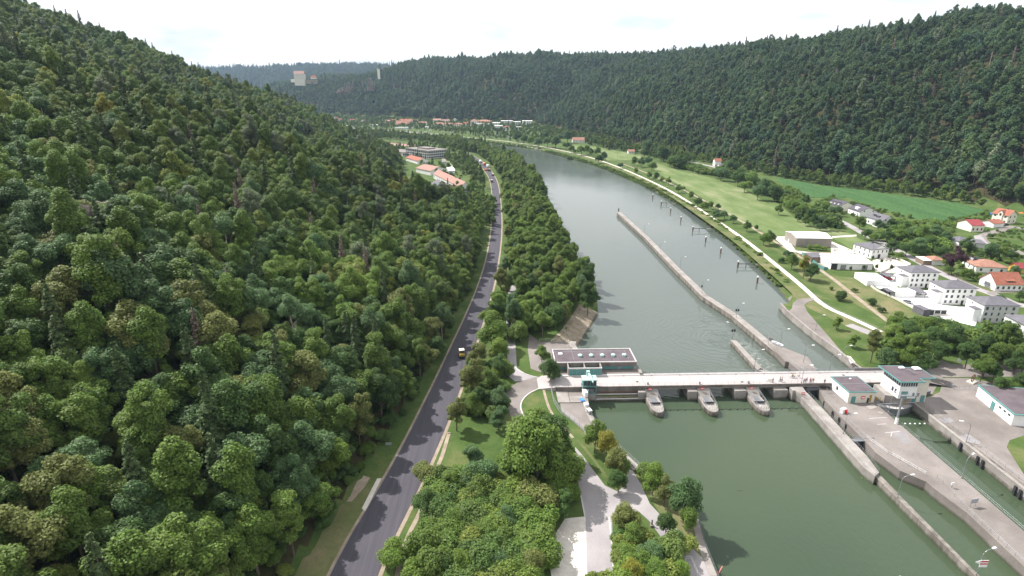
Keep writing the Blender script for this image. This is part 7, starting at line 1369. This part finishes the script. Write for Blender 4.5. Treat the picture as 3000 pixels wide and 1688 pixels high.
def truck(label, x, y, rz, cabm, boxm, L=7.5, name='truck', cat='truck', h=2.9, s=1.0):
    t = empty(name, (x, y, G + .07), rz, label, cat, 'road works vehicles on the main road'); t.scale = (s, s, s); MB().box(-L / 2, L / 2, -.5, .5, .55, .85).build('chassis', M['dark'], t)
    MB().box(L / 2 - 2, L / 2, -1.15, 1.15, .85, 2.9).build('cab', M[cabm], t); MB().box(L / 2 - .02, L / 2 + .02, -1, 1, 1.9, 2.6).build('windscreen', M['glass'], t); MB().box(-L / 2, L / 2 - 2.2, -1.2, 1.2, .85, h).build('box', M[boxm], t)
    for a in (-L / 2 + 1, -L / 2 + 2.2, L / 2 - 1):
        for b in (-1.0, 1.0): w_ = MB().lathe([(.48, -.16), (.48, .16)], 10).build('wheel', M['tyre'], t, (a, b, .48)); w_.rotation_euler = (math.pi / 2, 0, 0)
    return t
def machine(label, x, y, rz, body, roofm, s=1.0, name='paver'):
    t = empty(name, (x, y, G + .07), rz, label, 'construction machine', 'road works vehicles on the main road'); t.scale = (s, s, s); MB().box(-2, 2, -1.3, 1.3, .6, 1.7).build('body', M[body], t); MB().box(-2.6, -2, -1.9, 1.9, .15, .7).build('screed', M['dark'], t); MB().box(-1.2, .6, -1.2, 1.2, 2.7, 2.85).build('canopy', M[roofm], t)
    for a in (-1.1, .5):
        for b in (-1.1, 1.0): MB().box(a, a + .1, b, b + .1, 1.7, 2.7).build('post', M['dark'], t)
    for b in (-1.25, .85): MB().box(-1.6, 1.6, b, b + .4, 0, .6).build('track', M['tyre'], t)
    MB().add([(2, -1.3, .6), (3, -1.4, .5), (3, 1.4, .5), (2, 1.3, .6), (2, -1.3, 1.5), (3, -1.5, 1.7), (3, 1.5, 1.7), (2, 1.3, 1.5)], [(3, 2, 1, 0), (0, 1, 5, 4), (1, 2, 6, 5), (2, 3, 7, 6)]).build('hopper', M[body], t)
q = lambda a, b: Z(5, a, b)
truck('white lorry farthest along the main road', *q(1742, 605), 1.75, 'whitep', 'roof_white'); truck('lorry with orange and white box behind the road works', *q(1782, 632), 1.8, 'whitep', 'orangep'); truck('lorry with blue cab among the road works', *q(1815, 652), 1.8, 'blue', 'roof_white', 8)
machine('orange road paver among the road works', *q(1795, 688), 1.8, 'orangep', 'orangep'); machine('dark paving machine beside the orange paver', *q(1832, 692), 1.8, 'dark', 'roof_rose', 1, 'feeder'); machine('grey roller with white roof right on the main road, below the pavers', *q(1868, 738), 1.75, 'rust', 'roof_white', .8, 'roller'); machine('small roller with pale roof, nearest of the far road works', *q(1856, 803), 1.7, 'rust', 'whitep', .9, 'roller')
# people: one grown body per pose, shared
def grow(joints, edges, radii, mats_, name):
    me = bpy.data.meshes.new(name); me.from_pydata(joints, edges, []); o = bpy.data.objects.new(name, me); COL.objects.link(o)
    md = o.modifiers.new('skin', 'SKIN'); md.use_smooth_shade = True; sv = me.skin_vertices[0].data
    for i, r in enumerate(radii): sv[i].radius = (r, r); sv[i].use_root = (i == 0)
    o.modifiers.new('sub', 'SUBSURF').levels = 1
    dg = bpy.context.evaluated_depsgraph_get(); m2 = bpy.data.meshes.new_from_object(o.evaluated_get(dg)); bpy.data.objects.remove(o)
    m2.materials.clear(); [m2.materials.append(m) for m in mats_]
    for p in m2.polygons: z = p.center.z; p.material_index = 2 if (z > 1.36 or (abs(p.center.x) > .24 and z < 1.02)) else (1 if z > .86 else 0)
    return m2
J = [(0, 0, .92), (0, 0, 1.15), (0, 0, 1.38), (0, 0, 1.48), (0, .01, 1.6), (0, .01, 1.68), (-.1, 0, .86), (-.11, .03, .5), (-.12, 0, .08), (-.12, .12, .04), (.1, 0, .86), (.11, -.03, .5), (.12, -.05, .08), (.12, .08, .04), (-.19, 0, 1.36), (-.26, -.02, 1.1), (-.27, .08, .86), (-.27, .12, .78), (.19, 0, 1.36), (.26, .03, 1.1), (.27, .12, .88), (.27, .16, .8)]
E_ = [(0, 1), (1, 2), (2, 3), (3, 4), (4, 5), (0, 6), (6, 7), (7, 8), (8, 9), (0, 10), (10, 11), (11, 12), (12, 13), (2, 14), (14, 15), (15, 16), (16, 17), (2, 18), (18, 19), (19, 20), (20, 21)]
R_ = [.15, .14, .15, .055, .095, .085, .09, .065, .045, .04, .09, .065, .045, .04, .06, .045, .035, .03, .06, .045, .035, .03]
def rider(p): return p
J2 = list(J); J2 = [(x, y + (z - .92) * .35 if z > .92 else y, z) for x, y, z in J2]; J2[7] = (-.11, .3, .72); J2[8] = (-.12, .15, .38); J2[9] = (-.12, .26, .33); J2[11] = (.11, .25, .62); J2[12] = (.12, .08, .25); J2[13] = (.12, .2, .2)
for a, b in ((15, -.24), (19, .24)): J2[a] = (b, .38, 1.15)
for a, b in ((16, -.22), (20, .22)): J2[a] = (b, .58, 1.05)
for a, b in ((17, -.22), (21, .22)): J2[a] = (b, .64, 1.04)
PM = {}
def person(label, x, y, z, rz, shirt, trousers='dark', ride=False, hair='dark'):
    k = (ride, shirt, trousers)
    if k not in PM: PM[k] = grow(J2 if ride else J, E_, R_, [M[trousers], M[shirt], M['skin']], 'body')
    t = empty('person', (x, y, z), rz, label, 'person', 'people on the weir bridge'); link('body', PM[k], t)
    hy = .27 if ride else 0; MB().lathe([(.1, 1.62), (.115, 1.7), (.08, 1.78), (.02, 1.8)], 8, 0, (0, hy - .01, 0)).build('hair', M[hair], t)
    return t
def bicycle(label, x, y, z, rz, mat='dark'):
    t = empty('bicycle', (x, y, z), rz, label, 'bicycle', 'bicycles on the weir bridge')
    for a in (-.5, .55):
        w_ = MB(); n = 16; pts = [(0, a + .34 * math.cos(i * 2 * math.pi / n), .34 + .34 * math.sin(i * 2 * math.pi / n)) for i in range(n + 1)]; w_.tube(pts, .025, 4); w_.build('wheel', M['tyre'], t)
    f = MB(); f.tube([(0, -.5, .34), (0, -.15, .8), (0, .4, .82), (0, .55, .34)], .025, 4); f.tube([(0, -.5, .34), (0, .05, .3), (0, .4, .8)], .025, 4); f.tube([(0, .05, .3), (0, -.18, .9)], .025, 4); f.build('frame', M[mat], t)
    f = MB(); f.tube([(-.25, .42, 1.0), (.25, .42, 1.0)], .02, 4); f.tube([(0, .4, .8), (0, .42, 1.0)], .02, 4); f.build('handlebar', M['galv'], t); MB().box(-.08, .08, -.32, -.08, .9, .95).build('saddle', M['dark'], t); return t
def bp(k, a, b): return Z(k, a, b, DZ)
PS = [(15, 480, 395, 'yellow', 'wood', 1, 'cyclist in yellow riding across the bridge, left of two in the middle lane'), (15, 512, 400, 'white', 'dark', 1, 'cyclist in white riding just right of the yellow cyclist'), (15, 605, 390, 'beige', 'dark', 1, 'cyclist in pale clothes riding apart to the right in the middle lane'),
      (15, 238, 468, 'greywall', 'dark', 0, 'person in dark trousers standing with a bicycle left of the bridge joint'), (15, 275, 470, 'white', 'dark', 0, 'person in white standing beside the parked bicycle left of the bridge joint'), (15, 90, 490, 'roof_rose', 'dark', 0, 'person in pinkish top at the near railing, far left of the bridge people'),
      (15, 712, 505, 'dark', 'dark', 0, 'person in black leaning on the railing above the boat lock gate'), (15, 745, 495, 'roof_rose', 'dark', 0, 'person in rose top beside the one in blue above the boat lock'), (15, 772, 485, 'blue', 'galv', 0, 'person in blue shirt watching at the railing above the boat lock'),
      (15, 842, 490, 'redp', 'dark', 0, 'person in red top at the railing, right of the one in blue'), (15, 870, 495, 'white', 'dark', 0, 'person in white top between red and brown at the railing'), (15, 905, 490, 'wood', 'dark', 0, 'person in brown top at the railing, rightmost of the railing group'), (15, 1132, 512, 'dark', 'dark', 0, 'person in black sitting by the bicycles left of the small office')]
for k, a, b, sh_, tr_, ride, lab in PS:
    x, y = bp(k, a, b); person(lab, x, y, DZ + .01 if not ride else DZ + .05, -1.5 if ride else RG2.uniform(2.4, 3.8), sh_, tr_, bool(ride))
    if ride: bicycle('bicycle ridden by the ' + ['cyclist in yellow', 'cyclist in white', 'cyclist in pale clothes'][[480, 512, 605].index(a)], x, y, DZ + .01, -1.5)
for a, b, lab in [(20, 470, 'bicycle leaning at the railing, first from the left of the bridge'), (75, 475, 'bicycle leaning at the railing, second from the left of the bridge'), (262, 478, 'bicycle standing between the two people left of the joint'), (1110, 515, 'bicycle parked at the left of the black clothed person by the office'), (1180, 525, 'bicycle parked at the right of the black clothed person by the office'), (1225, 535, 'bicycle parked nearest the small office')]:
    x, y = bp(15, a, b); bicycle(lab, x, y, DZ + .01 if a < 1000 else 3.0, -1.6 + RG2.uniform(-.3, .3))
x, y = Z(6, 1575, 905); person('person in white walking far along the levee path', x, y, G + .06, 0, 'white'); 
for a, b, c, lab in ((1838, 1085, 'redp', 'person in red walking on the levee path, left of a pair'), (1858, 1090, 'dark', 'person in dark clothes walking on the levee path, right of a pair'), (2098, 1235, 'wood', 'person walking alone on the levee path above the gangway')): x, y = Z(6, a, b); person(lab, x, y, G + .06, 0, c)['group'] = 'walkers on the levee path'
# life ring posts, sign boards, white marker posts
x, y = Z(9, 890, 950); t = empty('marker_post', (x, y, G), 0, 'white concrete post on the grass island between the roads', 'post'); MB().box(-.35, .35, -.35, .35, 0, .5).build('plinth', M['concrete'], t); MB().box(-.12, .12, -.12, .12, .5, 1.7).build('post', M['dark'], t)
x, y = Z(8, 480, 175); t = empty('road_sign', (x, y, G), 0, 'grey back of a road sign on the verge left of the main road', 'road sign'); MB().box(-.8, .8, 0, .06, 1.4, 2.1).build('board', M['silver'], t)
for a in (-.6, .6): MB().box(a - .04, a + .04, .06, .12, 0, 2.1).build('post', M['galv'], t)
x, y = Z(12, 1170, 720); t = empty('information_board', (x, y, G), .3, 'small blue information board at the access road junction', 'sign'); MB().box(-.5, .5, -.04, .04, 1.1, 1.9).build('board', M['blue'], t); MB().box(-.04, .04, -.04, .04, 0, 1.1).build('post', M['wood'], t)
x, y = Z(2, 1915, 400); t = empty('information_board', (x, y, G), -.3, 'white notice board under the trees at the lane behind the tower', 'sign'); MB().box(-.7, .7, -.04, .04, 1.0, 2.0).build('board', M['whitep'], t); [MB().box(a - .05, a + .05, -.04, .04, 0, 1.0).build('post', M['galv'], t) for a in (-.6, .6)]
x, y = Z(2, 2035, 455); t = empty('direction_sign', (x, y, G), .2, 'small white direction sign at the lane junction behind the tower', 'sign'); MB().box(-.5, .5, -.04, .04, 2.0, 2.3).build('board', M['whitep'], t); MB().box(-.04, .04, -.04, .04, 0, 2.0).build('post', M['galv'], t)
x, y = Z(2, 2050, 585); t = empty('water_wheel', (x, y, G), .5, 'old dark wheel monument on a pale plinth by the apron road', 'monument'); MB().box(-1.6, 1.6, -1.0, 1.0, 0, .4).build('plinth', M['gravel'], t); w_ = MB(); n = 18
w_.tube([(1.15 * math.cos(i * 2 * math.pi / n), 0, 1.6 + 1.15 * math.sin(i * 2 * math.pi / n)) for i in range(n + 1)], .14, 6); [w_.tube([(0, 0, 1.6), (1.1 * math.cos(i * 1.05), 0, 1.6 + 1.1 * math.sin(i * 1.05))], .06, 4) for i in range(6)]; w_.build('wheel', M['rust'], t)
x, y = Z(2, 1590, 705); t = empty('waste_container', (x, y, G + .1), .3, 'dark grey container at the corner of the tower', 'container'); MB().box(-.9, .9, -.6, .6, .1, 1.1).build('body', M['roof_grey'], t); MB().box(-.95, .95, -.65, .65, 1.1, 1.2).build('lid', M['roof_grey'], t)
bpx = [Z(2, 1380 + i * 49, 1003, 0) for i in range(5)]
for i, (x, y) in enumerate(bpx): t = empty('marker_float', (x, y, 0), 0, ['white float in the large chamber, nearest the mast', 'white float in the large chamber, second from the mast', 'middle white float in the large chamber', 'white float in the large chamber, second from the right wall', 'white float in the large chamber, nearest the right wall'][i], 'float', 'white floats in the large chamber'); MB().lathe([(.08, -.1), (.26, .05), (.22, .2), (.05, .28)], 8).build('ball', M['whitep'], t)
# notice boards and covers on the island
x, y = Z(3, 2060, 750, 2.72); t = empty('notice_board', (x, y, 2.72), .2, 'tilted pale blue board standing on the lock island near the right photo edge', 'board'); b_ = MB(); b_.box(-1.0, 1.0, -.05, .05, 1.0, 2.2); b_.build('board', M['silver'], t); [MB().box(a - .05, a + .05, .05, .12, 0, 2.1).build('post', M['galv'], t) for a in (-.7, .7)]
x, y = Z(3, 1845, 560, 2.72); t = empty('notice_board', (x, y, 2.72), .2, 'small white board at the island edge beside the ledge', 'board'); MB().box(-.4, .4, -.05, .05, .8, 1.5).build('board', M['whitep'], t); MB().box(-.05, .05, -.04, .04, 0, .8).build('post', M['galv'], t)
st_ = empty('ledge_stairs', (*Z(3, 1650, 470, 2.0), .5), 0, 'short flight of dark steps from the lock island down to the ledge', 'stairs')
for i in range(6): MB().box(0, 1.6, -i * .42 - .3, -i * .42, 0, 2.0 - i * .34).build('step', M['concrete_dark'], st_)
for (k, pts, lab, m_) in [(2, [(985, 830), (1060, 800), (1100, 840), (1030, 860)], 'pale slab in the island paving near the lock gate', 'concrete'), (2, [(1085, 885), (1120, 880), (1175, 895), (1140, 905)], 'second pale slab in the island paving', 'concrete')]:
    t = empty('cover_slab', (*Z(k, *pts[0], 2.72), 2.74), 0, lab, 'cover'); o0 = Z(k, *pts[0], 2.72); MB().prism([(Z(k, *p, 2.72)[0] - o0[0], Z(k, *p, 2.72)[1] - o0[1]) for p in pts], 0, .06).build('slab', M[m_], t)
PATCH = [(2, [(1900, 1130), (2020, 1110), (2140, 1190), (2120, 1210), (1960, 1180)], 3.0), (2, [(1700, 960), (1820, 940), (1880, 980), (1780, 1000)], 3.0), (2, [(1230, 1080), (1340, 1060), (1400, 1100), (1440, 1200), (1380, 1210)], 2.72)]
for k, pts, z in PATCH: struct('paving_patch', MB().sheet([Z(k, *p, z) for p in pts], z + .07 if z > 2.9 else 2.735), M['patch'])
li = MB()
for (a, b, c, d) in [(1020, 950, 1200, 940), (1100, 1010, 1190, 1005), (1180, 1095, 1330, 1080), (1240, 1130, 1250, 1090)]:
    p, q_ = Z(2, a, b, 2.72), Z(2, c, d, 2.72); o2 = offset([p, q_], .18); li.add([(*p, 2.745), (*q_, 2.745), (*o2[1], 2.745), (*o2[0], 2.745)], [(0, 1, 2, 3)])
struct('paving_joint', li, M['curb'])
# floating leaves and weed on the headwater
fl = empty('floating_weed', (*Z(3, 965, 465, 0), .01), 0, 'yellowish clump of weed floating beside the walkway wall', 'weed')
for i in range(7): MB().lathe([(RG2.uniform(.1, .25), 0), (.05, .05)], 6).build('leaf', M['reed'], fl, (RG2.uniform(-.5, .5), RG2.uniform(-.5, .5), 0))
fl = empty('floating_weed', (*Z(9, 1775, 590, 0), .01), 0, 'pale twig floating alone in the middle of the headwater', 'weed')
for i in range(4): MB().tube([(0, 0, .03), (.6 * math.cos(i * 1.6), .6 * math.sin(i * 1.6), .03)], .04, 4).build('twig', M['concrete'], fl)
# red and white mark at the bottom of the basin wall
x, y = Z(9, 1575, 1430, 3); t = empty('navigation_board', (x, y, 3.1), .9, 'red and white board at the basin wall on the bottom photo edge', 'signboard'); MB().box(-.9, .9, -.05, .05, .6, 1.3).build('board', M['redp'], t); MB().box(-.9, .9, -.065, -.051, 1.0, 1.3).build('stripe', M['whitep'], t); [MB().box(a - .05, a + .05, .05, .1, 0, .6).build('post', M['galv'], t) for a in (-.6, .6)]
x, y = Z(3, 1310, 1449, 1); t = empty('marker_buoy', (x - .2, y - .8, 0), 0, 'red and white buoy cut off by the bottom photo edge', 'buoy'); MB().lathe([(.45, -.2), (.5, .3), (.35, .9), (.1, 1.1)], 12).build('float', M['redp'], t); MB().lathe([(.16, 1.05), (.2, 1.7), (.05, 1.8)], 10).build('topmark', M['whitep'], t)
# stairs with railing between the roads at the bottom
p = [(*Z(9, 1230, 1290, 3), 3.05), (*Z(9, 1285, 1290, 3), 3.05), (*Z(9, 1350, 1449, 3), 3.05)]; railing('stair_railing', p, 1.0, 'bent white railing beside the right access road at the photo bottom', 'whitep', 1.5, (1, .5), .035)
# flood light masts by the sports meadow
for a, b, h, lab in ((1058, 590, 14, 'pale floodlight mast left on the far sports meadow'), (1305, 575, 13, 'pale floodlight mast right on the far sports meadow')):
    x, y = Z(6, a, b); t = empty('floodlight_mast', (x, y, G), 0, lab, 'mast', 'floodlight masts'); MB().tube([(0, 0, 0), (0, 0, h)], .18, 6, 0, .1).build('mast', M['galv'], t); MB().box(-1.2, 1.2, -.15, .15, h - .3, h + .3).build('lamp_bar', M['galv'], t)
# haze: the air of the valley
hz = MB(); hz.box(-6400, 5000, -200, 6700, -4.2, 420); ho = hz.build('haze', [], None); hm = bpy.data.materials.new('haze'); hm.use_nodes = True; hn = hm.node_tree.nodes; hn.clear(); o_ = hn.new('ShaderNodeOutputMaterial'); pv_ = hn.new('ShaderNodeVolumePrincipled')
pv_.inputs['Color'].default_value = (.55, .75, 1, 1); pv_.inputs['Density'].default_value = .000055; pv_.inputs['Anisotropy'].default_value = .1; hm.node_tree.links.new(pv_.outputs[0], o_.inputs['Volume']); ho.data.materials.clear(); ho.data.materials.append(hm); tag(ho, kind='stuff')
